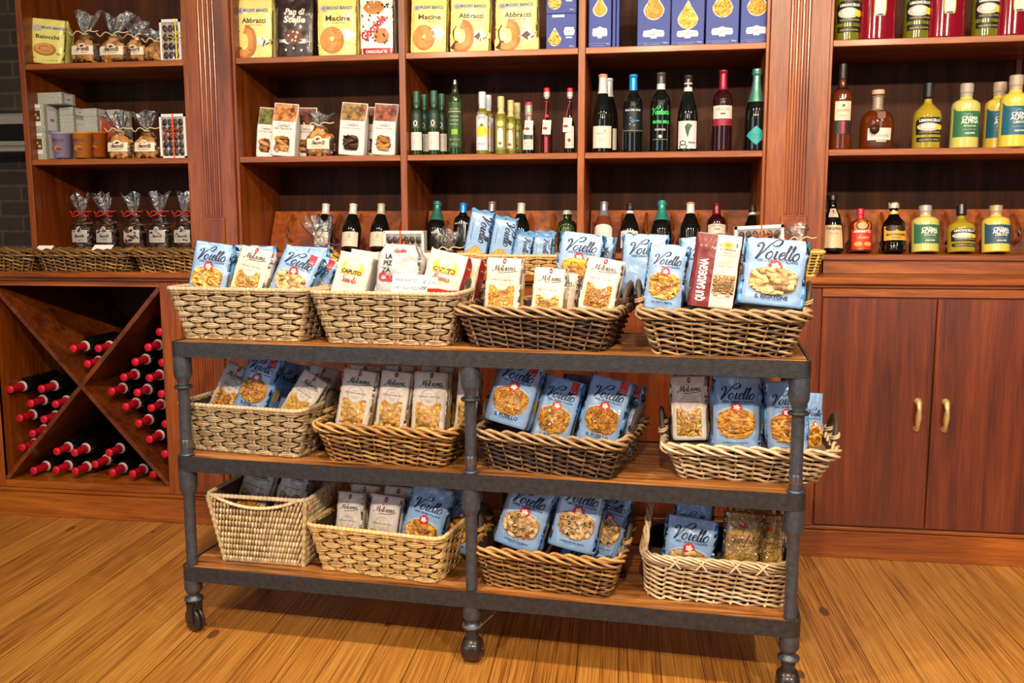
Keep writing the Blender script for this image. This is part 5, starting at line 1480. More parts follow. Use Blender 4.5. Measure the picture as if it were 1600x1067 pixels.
def ribbon_box(label, M4, w, h, d, rib, content, seed, rx=.5, group='white boxes of chocolates tied with ribbon'):
    t = thing('chocolate_box', label, 'box', M4, group)
    wm = mat('white_card')
    m = MB(); m.box(-w / 2, w / 2, .003, d, 0, h, wm, .001)
    for x0, x1, z0, z1 in ((-w / 2, w / 2, 0, .009), (-w / 2, w / 2, h - .012, h), (-w / 2, -w / 2 + .010, 0, h), (w / 2 - .010, w / 2, 0, h)):
        m.box(x0, x1, -.001, .004, z0, z1, wm)
    m.build('carton', t)
    m = MB(); m.add([(x, .0024, z) for x, z in ((-w / 2 + .01, .009), (w / 2 - .01, .009), (w / 2 - .01, h - .012), (-w / 2 + .01, h - .012))], [(0, 1, 2, 3)], ink('#b9b4b2', .6), False)
    rnd = random.Random(seed)
    nx = max(2, int(w / .026)); nz = max(1, int(h / .036))
    for i in range(nx):
        for j in range(nz):
            x = -w / 2 + .012 + (i + .5) * (w - .024) / nx; z = .012 + (j + .45) * (h - .03) / nz
            k0 = len(m.v); m.lathe([(.0001, -.016), (.009, -.012), (.0115, 0), (.008, .012), (.0001, .016)], rnd.choice(CHO()), 9, sy=.35); m.xform(Matrix.Translation((x, .001, z)) @ Matrix.Rotation(rnd.uniform(-.4, .4), 4, 'Y'), k0)
    tag(m.build('chocolates', t), kind='stuff')
    m = MB(); V = [(-w / 2 + .009, -.0015, .008), (w / 2 - .009, -.0015, .008), (w / 2 - .009, -.0015, h - .011), (-w / 2 + .009, -.0015, h - .011)]
    m.add(V, [(0, 1, 2, 3)], film_mat('bag_film', .1), False); m.build('clear_window', t)
    if rib:
        m = MB(); rm = ink(rib, .5); x = (rx - .5) * w
        m.box(x - .0028, x + .0028, -.0036, -.0022, 0, h + .001, rm)
        m.box(x - .0028, x + .0028, -.0036, d + .001, h, h + .0014, rm)
        if h > .07:
            for sg in (-1, 1):
                m.tube(catmull([(x, -.006, h * .58), (x + sg * .02, -.014, h * .66 + .004 * sg), (x + sg * .035, -.012, h * .60), (x + sg * .012, -.009, h * .55), (x, -.006, h * .57)], 4), .0026, rm, 5, flat=.5)
                m.tube(catmull([(x, -.006, h * .57), (x + sg * .018, -.010, h * .48), (x + sg * .034, -.007, h * .40)], 4), .0022, rm, 5, flat=.5)
        m.build('ribbon', t)
    return t

# ---------------------------------------------------------------- bottles
PROF = {
 'bordeaux': [(.001, .012), (.88, 0), (1, .014), (1, .60), (.97, .645), (.82, .70), (.52, .748), (.40, .79), (.375, .965), (.43, .968), (.43, .990), (.36, 1), (.001, 1)],
 'burgundy': [(.001, .012), (.88, 0), (1, .016), (1, .44), (.95, .52), (.76, .63), (.53, .73), (.40, .81), (.36, .965), (.41, .968), (.41, .99), (.34, 1), (.001, 1)],
 'sparkling': [(.001, .012), (.88, 0), (1, .016), (1, .42), (.94, .51), (.74, .62), (.50, .74), (.37, .84), (.34, .92), (.46, .935), (.46, .955), (.40, .965), (.42, .99), (.34, 1), (.001, 1)],
 'oil': [(.001, .01), (.9, 0), (1, .015), (1, .60), (.93, .66), (.60, .72), (.50, .75), (.50, .80), (.56, .81), (.56, .99), (.50, 1), (.001, 1)],
 'slim': [(.001, .01), (.9, 0), (1, .012), (1, .74), (.92, .79), (.5, .83), (.44, .86), (.44, .92), (.30, .93), (.28, .985), (.2, 1), (.001, 1)],
 'cylinder': [(.001, .01), (.9, 0), (1, .012), (1, .50), (.9, .56), (.56, .62), (.48, .66), (.46, .74), (.56, .75), (.56, .99), (.5, 1), (.001, 1)],
 'neck': [(.001, .01), (.9, 0), (1, .012), (1, .38), (.85, .46), (.42, .54), (.34, .58), (.32, .86), (.50, .87), (.50, .99), (.4, 1), (.001, 1)],
 'whisky': [(.001, .012), (.88, 0), (1, .014), (1, .60), (.93, .655), (.62, .69), (.38, .72), (.33, .76), (.33, .82), (.36, .83), (.36, .995), (.3, 1), (.001, 1)],
 'squat': [(.001, .02), (.86, 0), (.97, .03), (1, .30), (.99, .46), (.90, .56), (.62, .635), (.36, .67), (.30, .70), (.30, .88), (.36, .885), (.36, .99), (.3, 1), (.001, 1)],
 'shouldered': [(.001, .012), (.9, 0), (.98, .014), (1, .35), (1, .50), (.90, .57), (.62, .63), (.32, .69), (.26, .73), (.26, .77), (.36, .78), (.36, .995), (.3, 1), (.001, 1)],
 'milk': [(.001, .012), (.9, 0), (1, .016), (1, .64), (.96, .69), (.76, .735), (.48, .76), (.42, .79), (.42, .86), (.46, .865), (.46, .995), (.4, 1), (.001, 1)],
 'bell': [(.001, .02), (.9, 0), (1, .03), (1, .13), (.93, .17), (.99, .22), (.97, .50), (.84, .60), (.52, .69), (.38, .76), (.34, .86), (.40, .865), (.40, .995), (.3, 1), (.001, 1)],
 'monk': [(.001, .02), (.9, 0), (1, .02), (.96, .22), (.88, .40), (.82, .50), (.72, .60), (.64, .66), (.46, .72), (.36, .80), (.34, .90), (.42, .91), (.42, .99), (.3, 1), (.001, 1)],
 'flat': [(.001, .012), (.92, 0), (1, .014), (1, .62), (.94, .68), (.62, .73), (.30, .76), (.27, .80), (.27, .86), (.31, .87), (.31, .995), (.2, 1), (.001, 1)],
}
GLASS = {'dark': ('#0d0e0c', 0), 'green': ('#1c2a14', 0), 'black': ('#080808', 0), 'red': ('#c01238', .7), 'amber': ('#7a3410', .45), 'lemon': ('#b7a12a', .25), 'olive': ('#7a7a1c', .3), 'cream': ('#e0c650', .0), 'pale': ('#c9c26a', .0),
         'oilgreen': ('#23380f', .1), 'yellowoil': ('#8a8216', .3), 'rose': ('#7a3a22', .2), 'clear': ('#d8dcdc', .85), 'deepred': ('#2a0a0c', 0), 'slimred': ('#3a0a10', .2)}
def bottle(label, pos, prof, glass, R_=.038, caps=None, lab=(), group='bottles on the shelves', lean=0.0, rz=0.0, M4=None, sy=1.0, extra=None, name='wine_bottle', cat='bottle', yawin=0.0):
    x, y, z, H = pos
    if lean:
        y0 = y
    if M4 is None:
        M4 = Matrix.Translation((x, y, z)) @ Matrix.Rotation(rz, 4, 'Z') @ Matrix.Rotation(-lean, 4, 'X')
    t = thing(name, label, cat, M4, group)
    P = [(a * R_, b * H) for a, b in PROF[prof]]
    gz = [p[1] for p in P[1:-1]]; gr = [p[0] for p in P[1:-1]]
    rad = lambda zz: float(np.interp(zz, gz, gr))
    # smooth profile
    zs = sorted(set([p[1] for p in P[1:-1]] + list(np.linspace(0.02 * H, H * .99, 26))))
    col_, tr_ = GLASS[glass]
    gm = mat('bottle_glass_' + glass, col_, .06 if glass not in ('cream', 'pale') else .2, trans=tr_, ior=1.45, coat=.5)
    m = MB(); m.lathe([P[0]] + [(rad(q), q) for q in zs] + [P[-1]], gm, 28, sy=sy); m.build('glass_body', t)
    fn = lambda u, v, o=0: ((rad(v) + o) * math.sin(u / R_), -(rad(v) * sy + o) * math.cos(u / R_), v)
    for c in (caps or ()):
        z0, z1, cc, rough, metal = c[:5]; ex = c[5] if len(c) > 5 else .0009
        m = MB(); zz = [z0 * H] + [q for q in zs if z0 * H < q < z1 * H] + [z1 * H]
        pr_ = [(rad(q) + ex, q) for q in zz]
        if z1 >= .99: pr_ = pr_[:-1] + [(rad(.985 * H) + ex, H * z1 - .001), (rad(.985 * H) * .9, H * z1 + .001), (.0003, H * z1 + .001)]
        m.lathe(pr_, mat('cap_%s_%d_%d' % (cc.lstrip('#'), rough * 100, metal * 10), cc, rough, metal, coat=.2), 22, sy=sy)
        m.build('capsule' if z0 < .86 and z1 > .9 else ('cap' if z1 > .9 else 'neck_band'), t)
    for lb_ in (lab if lab and isinstance(lab[0], list) else [lab]):
        if lb_:
            m = MB(); ops(m, fn, lb_, R_, H, o0=.0005, do=.00025, cyl=True); m.build('front_label', t)
    if extra: extra(t, rad, H, R_)
    return t
def tag_card(t, rad, H, R_, x=.004, z=.42, red='#c8303a'):
    m = MB(); y = -(rad(z * H) + .004)
    m.box(x - .017, x + .017, y - .001, y, z * H - .028, z * H + .028, ink('#e6dccf', .6))
    m.xform(Matrix.Rotation(.06, 4, 'Y'))
    ops(m, lambda u, v, o: (x + u, y - .0012 - o, z * H + v), [('t', 'ACETO', 0, .012, .022, '#4a3a34'), ('d', 0, -.004, .010, .006, '#7a3a2c'), ('t', 'BALSAMICO', 0, -.02, .024, '#6a5a52')])
    m.build('hang_tag', t)
    m = MB(); m.tube([(rad(.8 * H) * math.cos(a), rad(.8 * H) * math.sin(a), .80 * H) for a in np.linspace(0, 2 * PI, 12)[:-1]], .0015, ink(red), 5, closed=True)
    m.tube([(0, -rad(.8 * H), .8 * H), (x, y - .001, z * H + .028)], .0015, ink(red), 5); m.build('string', t)

# ================================================================ goods on the trolley
# top tier, first basket
blue_bag('light blue bag of yellow penne, leftmost on the trolley top tier', KM, (0.0296,0.1450,1.0053,0.1384,0.1850,12.0,7.1,0.0), 'penne', YEL, 'LA PENNA', seed=11)
blue_bag('light blue bag folded over behind the leftmost penne bag on the top tier', KM, (0.1441,0.2145,0.9938,0.1470,0.1850,10.0,1.8,0.0), 'penne', YEL, 'LA PENNA', seed=12, win=False)
cream_bag('cream bag leaning between the two light blue bags in the first basket', KM, (0.1617,0.1464,1.0172,0.1168,0.1600,14.0,12.2,0.0), 'cavatelli', YEL, seed=13)
blue_bag('light blue bag with red corner tag in the first top basket, of pale short tubes', KM, (0.2880,0.1404,0.9932,0.1361,0.1850,14.0,19.7,0.0), 'rigatoni', PAL, 'IL SEDANO', red=True, seed=14)
blue_bag('light blue bag with red tag squeezed at the right end of the first top basket', KM, (0.3153,0.1977,0.9822,0.1162,0.1850,14.0,23.4,0.0), 'fusilli', PAL, 'IL SEDANO', red=True, seed=15)
blue_bag('light blue bag lying low at the back of the first top basket', KM, (0.2986,0.2806,0.9870,0.1351,0.1850,8.0,2.5,0.0), 'penne', YEL, 'LA PENNA', seed=16, win=False)
# top tier, flour
flour_bag('cream flour bag with yellow swoosh, front left of the flour basket', KM, (0.4878,0.1444,0.9953,0.1092,0.1650,13.0,11.7,0.0), '#e8b52c', 'Semola', seed=21)
flour_bag('cream flour bag standing behind the one with yellow swoosh', KM, (0.4979,0.2303,0.9981,0.1079,0.1650,10.0,8.5,0.0), '#e8b52c', 'Semola', seed=22)
crinkled_bag('crinkled silver white flour bag in the middle of the flour basket', KM, (0.6546,0.1296,1.0151,0.1358,0.1700,8.0,2.6,0.0))
flour_bag('white flour bag with red side panel and red swoosh, front right of flour basket', KM, (0.7697,0.1461,1.0028,0.1183,0.1650,13.0,13.3,0.0), '#c02a24', 'Pizzeria', seed=24, side='#b3202e')
flour_bag('red sided flour bag at the far right end of the flour basket', KM, (0.8082,0.2170,0.9848,0.1029,0.1650,13.0,8.5,0.0), '#c02a24', 'Pizzeria', seed=25, side='#b3202e')
flour_bag('white flour bag mostly hidden behind the crinkled silver bag', KM, (0.6850,0.2513,0.9914,0.1012,0.1650,8.0,6.9,0.0), '#c02a24', 'Pizzeria', seed=26)
def price_card(label, M4, w, h, lines, group='handwritten price cards'):
    m = MB(); m.box(-w / 2, w / 2, 0, .0006, 0, h, ink('#efe9e4', .6))
    ops(m, boxfront, lines, w, h, o0=.0004)
    o = m.build('price_card'); o.matrix_world = M4; tag(o, label, 'price card', group)
price_card('white handwritten price card for pizza flour leaning on the silver flour bag', KM @ TR(.722, .070, S1 + .150, 0) @ Matrix.Rotation(-.15, 4, 'X') @ Matrix.Rotation(.04, 4, 'Y'), .105, .052,
           [('t', 'FARINA 00', -.12, .58, .6, '#24304e', dict(shear=.2)), ('t', 'SPECIALE PIZZERIA', .0, .18, .9, '#24304e', dict(shear=.3))])
price_card('small white price card reading three euro sixty beside the flour card', KM @ TR(.782, .066, S1 + .168, 0) @ Matrix.Rotation(-.15, 4, 'X') @ Matrix.Rotation(.04, 4, 'Y'), .048, .026, [('t', '\u20ac 3,60', 0, .25, .8, '#202028', dict(shear=.2))])
# top tier, third basket
cream_bag('cream bag of tiny spiral pasta at the left of the dark top basket', KM, (0.9648,0.1470,0.9873,0.1093,0.1600,9.0,2.4,0.0), 'spiral', DEEP, seed=31, d=.075)
cream_bag('lower cream bag of tiny pasta in the middle of the dark top basket', KM, (1.0967,0.1339,0.9617,0.0985,0.1600,10.0,3.9,0.0), 'tubetti', YEL, seed=32, d=.07)
cream_bag('cream bag peeking out behind the lower middle one of the dark top basket', KM, (1.1118,0.2197,0.9445,0.1022,0.1600,8.0,5.7,0.0), 'tubetti', YEL, seed=33, win=False)
cream_bag('cream bag of ring pasta at the right of the dark top basket', KM, (1.2329,0.1471,0.9920,0.1081,0.1600,12.0,9.9,0.0), 'ring', DEEP, seed=34, d=.07)
blue_bag('light blue bag of large yellow rigatoni standing behind the cream bags', KM, (1.1498,0.3191,1.0322,0.1373,0.1850,9.0,6.7,0.0), 'rigatoni', DEEP, 'LA PACCHERO', seed=35)
blue_bag('light blue bag directly right behind the large yellow rigatoni one', KM, (1.2015,0.3775,1.0220,0.0933,0.1850,9.0,4.1,0.0), 'rigatoni', DEEP, 'LA PACCHERO', seed=36, win=False)
# top tier, fourth basket
blue_bag('light blue bag of short mixed pasta at the left of the top right basket', KM, (1.4180,0.1280,1.0040,0.1097,0.1850,8.0,5.3,0.0), 'penne', DEEP, 'LA PASTA MISTA', seed=41, d=.08)
sardinian_bag('maroon and cream bag of toasted pearl pasta with sideways white lettering', KM, (1.5469,0.1291,1.0116,0.1246,0.2050,8.0,6.5,0.0))
blue_bag('large light blue bag of pale rigatoni at the right end of the top tier', KM, (1.7016,0.1153,1.0198,0.1683,0.1850,8.0,5.4,0.0), 'rigatoni', PAL, 'IL RIGATONE', seed=43, d=.085)
blue_bag('light blue bag tilted behind the short mixed pasta bag of top right basket', KM, (1.3562,0.2565,1.0288,0.1334,0.1850,8.0,1.4,0.0), 'penne', YEL, 'LA PENNA', seed=44, win=False)
blue_bag('light blue bag whose top shows behind the maroon and cream bag', KM, (1.5249,0.2656,1.0224,0.1048,0.1850,8.0,-5.0,0.0), 'penne', YEL, 'LA PENNA', seed=45, win=False)
blue_bag('light blue bag squeezed between maroon bag and the large rigatoni bag', KM, (1.6162,0.2133,1.0200,0.0964,0.1850,7.0,2.0,0.0), 'rigatoni', PAL, 'IL RIGATONE', seed=46)

# middle tier
cream_bag('cream bag of tiny tubes at the left in the first middle-tier basket', KM, (0.0478,0.1599,0.6359,0.1061,0.1800,16.0,20.2,0.0), 'tubetti', DEEP, seed=51)
blue_bag('bright light blue bag of fusilli sticking up in the first middle-tier basket', KM, (0.1592,0.1404,0.6548,0.1159,0.2050,13.0,15.5,0.0), 'fusilli', DEEP, 'IL FUSILLO', red=True, seed=52, d=.075)
cream_bag('cream bag of small pasta at the right in the first middle-tier basket', KM, (0.2904,0.1346,0.6307,0.1001,0.1800,17.0,28.6,0.0), 'spiral', YEL, seed=53, d=.07)
blue_bag('blue bag hidden behind the fusilli bag on the middle tier', KM, (0.2189,0.2299,0.6062,0.1150,0.2050,14.0,8.3,0.0), 'fusilli', DEEP, 'IL FUSILLO', seed=54, win=False)
cream_bag('cream bag behind the right cream one in the first middle-tier basket', KM, (0.3292,0.2300,0.6224,0.1065,0.1800,15.0,10.9,0.0), 'spiral', YEL, seed=55, win=False)
cream_bag('left of the three front cream bags of round shell pasta on the middle tier', KM, (0.5120,0.1158,0.6348,0.1127,0.1800,13.0,6.6,0.0), 'shell', YEL, seed=61)
cream_bag('middle one of the three front cream bags of round shell pasta', KM, (0.6319,0.1157,0.6344,0.1007,0.1800,13.0,4.7,0.0), 'shell', YEL, seed=62)
cream_bag('right of the three front cream bags of round shell pasta by the middle post', KM, (0.7517,0.1160,0.6357,0.1124,0.1800,13.0,1.1,0.0), 'shell', YEL, seed=63)
for i, (a, lb) in enumerate((((0.5040,0.2041,0.6329,0.1149,0.1800,12.0,3.4,0.0), 'cream bag in the back row behind the left round shell bag'), ((0.6204,0.2048,0.6362,0.1027,0.1800,12.0,1.3,0.0), 'cream bag in the back row behind the middle round shell bag'),
                             ((0.7399,0.2053,0.6384,0.1148,0.1800,12.0,2.1,0.0), 'cream bag in the back row behind the right round shell bag'), ((0.8540,0.1549,0.6367,0.0711,0.1800,12.0,1.5,0.0), 'cream bag half hidden behind the middle post of the trolley'))):
    cream_bag(lb, KM, a, 'shell', YEL, seed=64 + i, win=(i == 3))
blue_bag('light blue fusilli bag with red tag at the left of the dark middle basket', KM, (0.9872,0.0773,0.6681,0.1369,0.2050,14.0,13.4,0.0), 'fusilli', DEEP, 'IL FUSILLO', red=True, seed=71, d=.075)
blue_bag('light blue fusilli bag with red tag in the centre of the dark middle basket', KM, (1.1054,0.1123,0.6123,0.1208,0.2050,15.0,12.8,0.0), 'fusilli', DEEP, 'IL FUSILLO', red=True, seed=72)
blue_bag('light blue fusilli bag with red tag at the right of the dark middle basket', KM, (1.2420,0.1031,0.6189,0.1259,0.2050,14.0,13.1,0.0), 'fusilli', DEEP, 'IL FUSILLO', red=True, seed=73, d=.075)
blue_bag('blue bag leaning behind the right fusilli bag of the dark middle basket', KM, (1.2846,0.1863,0.5915,0.1088,0.2050,14.0,11.0,0.0), 'fusilli', DEEP, 'IL FUSILLO', red=True, seed=74, win=False)
blue_bag('blue bag in the shade behind the centre fusilli bag', KM, (1.1760,0.2274,0.5984,0.1200,0.2050,13.0,3.4,0.0), 'fusilli', DEEP, 'IL FUSILLO', seed=75, win=False)
cream_bag('cream bag of pointed small pasta left in the pale right middle basket', KM, (1.5028,0.1544,0.6430,0.1027,0.1800,7.0,-3.4,0.0), 'cavatelli', YEL, seed=81, d=.07)
blue_bag('light blue penne bag in the centre of the pale right middle basket', KM, (1.6270,0.1492,0.6247,0.1354,0.2050,9.0,-0.7,0.0), 'penne', DEEP, 'LA PENNA DOPPIA RIGATURA', seed=82, d=.07)
blue_bag('light blue penne bag partly behind the right front post', KM, (1.7648,0.1477,0.6150,0.1140,0.2050,9.0,-3.6,0.0), 'penne', DEEP, 'LA PENNA DOPPIA RIGATURA', seed=83, d=.07)
blue_bag('light blue bag turned edge on at the far right of the pale basket', KM, (1.8354,0.2017,0.5754,0.0717,0.2050,8.0,7.0,38.0), 'penne', DEEP, 'LA PENNA', seed=84, d=.05)
cream_bag('cream bag in the shade behind the centre penne bag on the middle tier', KM, (1.6738,0.2712,0.6463,0.0971,0.1800,8.0,-0.4,0.0), 'cavatelli', YEL, seed=85, win=False)
cream_bag('grey shaded cream bag behind the pointed pasta bag on the middle tier', KM, (1.5052,0.2700,0.6377,0.0999,0.1800,8.0,-2.2,0.0), 'cavatelli', YEL, seed=86, win=False)

# lowest tier
cream_bag('left cream bag low inside the tall finely woven basket', KM, (0.1153,0.1831,0.3056,0.1116,0.1800,16.0,14.4,0.0), 'cavatelli', DEEP, seed=91)
cream_bag('second cream bag inside the tall finely woven basket', KM, (0.2461,0.1838,0.3079,0.1008,0.1800,16.0,12.1,0.0), 'ring', DEEP, seed=92)
cream_bag('third cream bag at the right end of the tall finely woven basket', KM, (0.3016,0.2595,0.2849,0.0935,0.1800,18.0,14.6,0.0), 'ring', DEEP, seed=93)
cream_bag('left plain cream bag in the yellowish basket on the lowest tier', KM, (0.4840,0.1150,0.2249,0.0875,0.2091,11.0,1.8,0.0), 'ring', DEEP, seed=94, d=.075)
cream_bag('second plain cream bag in the yellowish basket on the lowest tier', KM, (0.5913,0.1050,0.2249,0.1037,0.2109,11.0,5.3,0.0), 'ring', DEEP, seed=95, d=.075)
cream_bag('cream bag behind the left plain one in the yellowish basket', KM, (0.4903,0.2100,0.2249,0.0960,0.2065,9.0,3.0,0.0), 'ring', DEEP, seed=96, win=False)
cream_bag('cream bag behind the second plain one in the yellowish basket', KM, (0.6124,0.2000,0.2249,0.0992,0.2104,9.0,1.4,0.0), 'ring', DEEP, seed=97, win=False)
blue_bag('light blue bag with tube pasta low in the window, left of the middle post', KM, (0.7037,0.1000,0.2249,0.1325,0.2561,12.0,12.6,0.0), 'rigatoni', DEEP, 'LA PENNA', seed=98, d=.07)
blue_bag('light blue bag seen behind the middle post on the lowest tier', KM, (0.8120,0.1942,0.2448,0.0931,0.2050,12.0,7.1,0.0), 'rigatoni', DEEP, 'LA PENNA', seed=99)
blue_bag('light blue bag of wide short tubes at left in the brown lowest basket', KM, (1.0138,0.0780,0.3049,0.1435,0.2050,14.0,15.4,0.0), 'mezze', PAL, 'LA MEZZA MANICA RIGATA', seed=101, d=.07)
blue_bag('light blue bag of wide short tubes raised in the middle of the brown basket', KM, (1.1799,0.0795,0.3190,0.1400,0.2050,14.0,10.2,0.0), 'mezze', PAL, 'LA MEZZA MANICA RIGATA', seed=102, d=.075)
blue_bag('light blue bag at the right rear of the brown lowest basket', KM, (1.2533,0.1636,0.2793,0.1063,0.2050,14.0,12.9,0.0), 'mezze', PAL, 'LA MEZZA MANICA RIGATA', seed=103)
blue_bag('pale blue bag lying low at the rim of the brown lowest basket', KM, (1.1982,0.1100,0.2249,0.1447,0.0954,30.0,8.9,0.0), 'mezze', PAL, 'LA MEZZA MANICA RIGATA', seed=104, win=False)
blue_bag('light blue bag with crumpled top in the rounded basket on the lowest tier', KM, (1.4972,0.1200,0.2249,0.1455,0.2016,11.0,5.4,0.0), 'mezze', PAL, 'LA MEZZA MANICA', seed=111, d=.085)
blue_bag('light blue bag behind the crumpled one in the rounded basket', KM, (1.5112,0.2029,0.2431,0.1148,0.2050,9.0,1.6,0.0), 'mezze', PAL, 'LA MEZZA MANICA', seed=112, win=False)
clear_bag('clear bag of rice-shaped pasta with handwritten style lettering, front one', KM, (1.6502,0.1300,0.2879,0.1011,0.1600,9.0,1.9,0.0), seed=113, d=.075)
clear_bag('clear bag of rice-shaped pasta directly right of the front one', KM, (1.7366,0.1765,0.2714,0.0671,0.1600,8.0,-3.7,0.0), seed=114)
clear_bag('clear bag of rice-shaped pasta standing behind the other two', KM, (1.6864,0.2567,0.2725,0.1072,0.1600,8.0,-1.6,0.0), seed=115)

# ================================================================ counter behind the trolley
def counter_basket(kind, tone, label, x0, x1, yf, H, wt, db=.19, dt=.23, seed=1, z=ZC, group='baskets on the counter', straps=False):
    return basket(kind, tone, label, TR((x0 + x1) / 2, yf + db / 2, z), x1 - x0, wt, db, dt, H, seed, group, straps)
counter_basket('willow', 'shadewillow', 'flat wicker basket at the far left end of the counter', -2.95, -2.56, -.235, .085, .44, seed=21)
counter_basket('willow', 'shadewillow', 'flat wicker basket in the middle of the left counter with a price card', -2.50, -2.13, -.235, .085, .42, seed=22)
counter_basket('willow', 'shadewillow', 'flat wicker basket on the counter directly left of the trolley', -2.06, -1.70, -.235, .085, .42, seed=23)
price_card('blank white card on the rim of the leftmost counter basket', TR(-2.50, -.225, ZC + .086) @ Matrix.Rotation(-.9, 4, 'X'), .07, .03, [])
price_card('blank white card on the rim of the middle left counter basket', TR(-2.24, -.225, ZC + .086) @ Matrix.Rotation(-.9, 4, 'X'), .085, .035, [])
for i, (x, lb) in enumerate(((-2.86, 'leftmost'), (-2.66, 'second'))):
    m = MB(); S = Bag(.15, .07, .12, 300 + i, p=3, wr=.004, top=.4); S.body(m, mat('yellow_wrapper', '#d9a81e', .4, coat=.2)); o = m.build('snack_bag'); o.matrix_world = TR(x, -.19, ZC + .008)
    tag(o, 'yellow wrapped pack inside the far left counter basket, %s one' % lb, 'snack pack', 'yellow packs in the counter basket')
counter_basket('block', 'straw', 'woven basket on the counter holding a chocolate box and clear bags', -1.05, -.68, -.235, .075, .42, seed=24)
ribbon_box('white box of chocolates with orange ribbon in the middle counter basket', TR(-.985, -.13, ZC + .03, .04), .165, .135, .06, '#e2512c', 'c', 4, rx=.42)
tied_bag('clear crumpled bag beside the chocolate box in the middle counter basket', ID, (-.80, -.16, ZC + .02), .13, .07, .08, 'cookie', CHO, '#d8c89a', False, 41)
tied_bag('clear bag of ribbon pasta tied with blue ribbon behind the first trolley basket', ID, (-1.30, -.20, ZC + .001), .15, .10, .11, 'slice', YEL, '#2b3f92', False, 42, ctop=1.0, bow=True)
counter_basket('block', 'straw', 'woven basket on the counter holding blue packs of long pasta', -.66, -.23, -.235, .07, .46, seed=25)
spaghetti_pack('tall blue pack of long pasta, left of the pair behind the trolley', ID, (-0.7012,-0.1850,1.0520,0.0928,0.2322,4.0,10.7,0.0), seed=1)
spaghetti_pack('blue pack of long pasta directly right of the tallest one', ID, (-0.5988,-0.1900,1.0520,0.0930,0.2051,4.0,9.8,0.0), seed=2)
spaghetti_pack('lower blue pack of long pasta, third from the tallest', ID, (-0.5210,-0.1700,1.0520,0.0770,0.1431,5.0,10.9,0.0), seed=3)
spaghetti_pack('lower blue pack of long pasta, fourth from the tallest', ID, (-0.4315,-0.1900,1.0520,0.0745,0.1358,7.0,5.6,0.0), seed=4)
spaghetti_pack('blue pack of long pasta standing behind the fourth one', ID, (-0.4274,-0.1200,1.0520,0.0861,0.1474,5.0,2.4,0.0), seed=5)
spaghetti_pack('blue pack of long pasta standing behind the third one', ID, (-0.5119,-0.1200,1.0520,0.0765,0.1480,5.0,5.7,0.0), seed=6)
# yellow plastic basket beside the right pilaster
yb = counter_basket('strip', 'plastic', 'yellow plastic woven basket on the counter beside the right pilaster', .44, .585, -.235, .088, .20, .15, .19, seed=26)
tied_bag('clear bag tied with cord inside the yellow plastic basket', ID, (.535, -.205, ZC + .05), .12, .085, .06, 'slice', YEL, '#d8c89a', False, 43, lean=.2)
ribbon_box('white chocolate box with orange ribbon lying tilted on the yellow plastic basket', TR(.385, -.235, ZC + .098, .0) @ Matrix.Rotation(-.05, 4, 'Y'), .175, .088, .05, '#e2692c', 'c', 7, rx=.55)

# ================================================================ left unit
biscuit_bag('yellow green bag of round biscuits at the left of the top shelf', ID, (-2.6361,0.0600,1.9202,0.1676,0.2007,0.0,7.1,0.0), 'bai', seed=1)
AMG = 'clear bags of almond biscuits'
tied_bag('clear almond biscuit bag next to the yellow green biscuit bag', ID, (-2.4493,0.0500,1.9361), .14, .115, .085, group=AMG, seed=51)
tied_bag('clear almond biscuit bag with a wide ruffle, centre of the left top shelf', ID, (-2.3209,0.0600,1.9343), .15, .11, .085, group=AMG, seed=52)
tied_bag('clear almond biscuit bag third along the left top shelf', ID, (-2.2433,0.1000,1.9415), .14, .10, .07, group=AMG, seed=53)
tied_bag('clear almond biscuit bag nearest the white box on the left top shelf', ID, (-2.1251,0.0600,1.9343), .12, .08, .05, group=AMG, seed=54, lab=False)
x_, y_, z_, h_ = (-2.0383,0.0500,1.9202,0.1752)
ribbon_box('white box of chocolates with yellow ribbon on the left top shelf', TR(x_, y_, z_), .095, h_, .08, '#e6d23a', 'c', 3, rx=.78)
# second shelf
def pattern_box(label, M4, w, h, d, win=True, col_='#a9aca0'):
    t = thing('patterned_box', label, 'box', M4, 'stacked patterned gift boxes')
    pm = mat('patterned_card', '#a6a99c', .5, var=.35, vscale=160)
    m = MB(); m.box(-w / 2, w / 2, 0, d, 0, h, pm, .001)
    if win:
        ops(m, boxfront, [('r', -.32, .32, .86, .97, '#e6e2dc'), ('r', -.32, .32, .22, .34, '#e6e2dc'), ('r', -.36, .36, .34, .80, '#d9d2c4'), ('r', -.30, .30, .38, .77, '#4a3c20')] + [('d', -.15 + .15 * k, .5 + .12 * (k % 2), .09, .05, '#c9b070') for k in range(3)], w, h)
    f2 = lambda u, v, o: (w / 2 + o, d / 2 + u, v)
    ops(m, f2, [('r', -.30, .30, .08, .92, '#dedbe0'), ('r', -.12, .12, .40, .50, '#7a7a90'), ('t', 'BISCOTTI', 0, .8, .4, '#8a8a98')], d, h)
    m.build('carton', t)
x_, y_, z_, h_ = (-2.6905,0.0500,1.5168,0.1420)
pattern_box('patterned box with a window, bottom one at the left shelf corner', TR(x_, .05, Z2, -.06), .085, .121, .10)
pattern_box('patterned box with a window stacked on the corner one', TR(x_, .05, Z2 + .1215, -.06), .085, .121, .10)
pattern_box('flat patterned box lying on top of the stacked pair', TR(x_ + .055, .07, Z2 + .243, -.05), .13, .05, .09, False)
for k in range(3):
    pattern_box(('patterned box beside the stacked pair', 'patterned box second behind the lilac tub', 'patterned box deepest along the side of the shelf')[k], TR(x_ + .100 + .075 * k, .12 + .06 * k, Z2, -.06), .07, .20, .09, False)
    pattern_box(('white patterned upper box beside the stacked pair', 'white patterned upper box second along', 'grey patterned upper box deepest along the shelf')[k], TR(x_ + .100 + .075 * k, .12 + .06 * k, Z2 + .2005, -.06), .07, .035, .09, False)
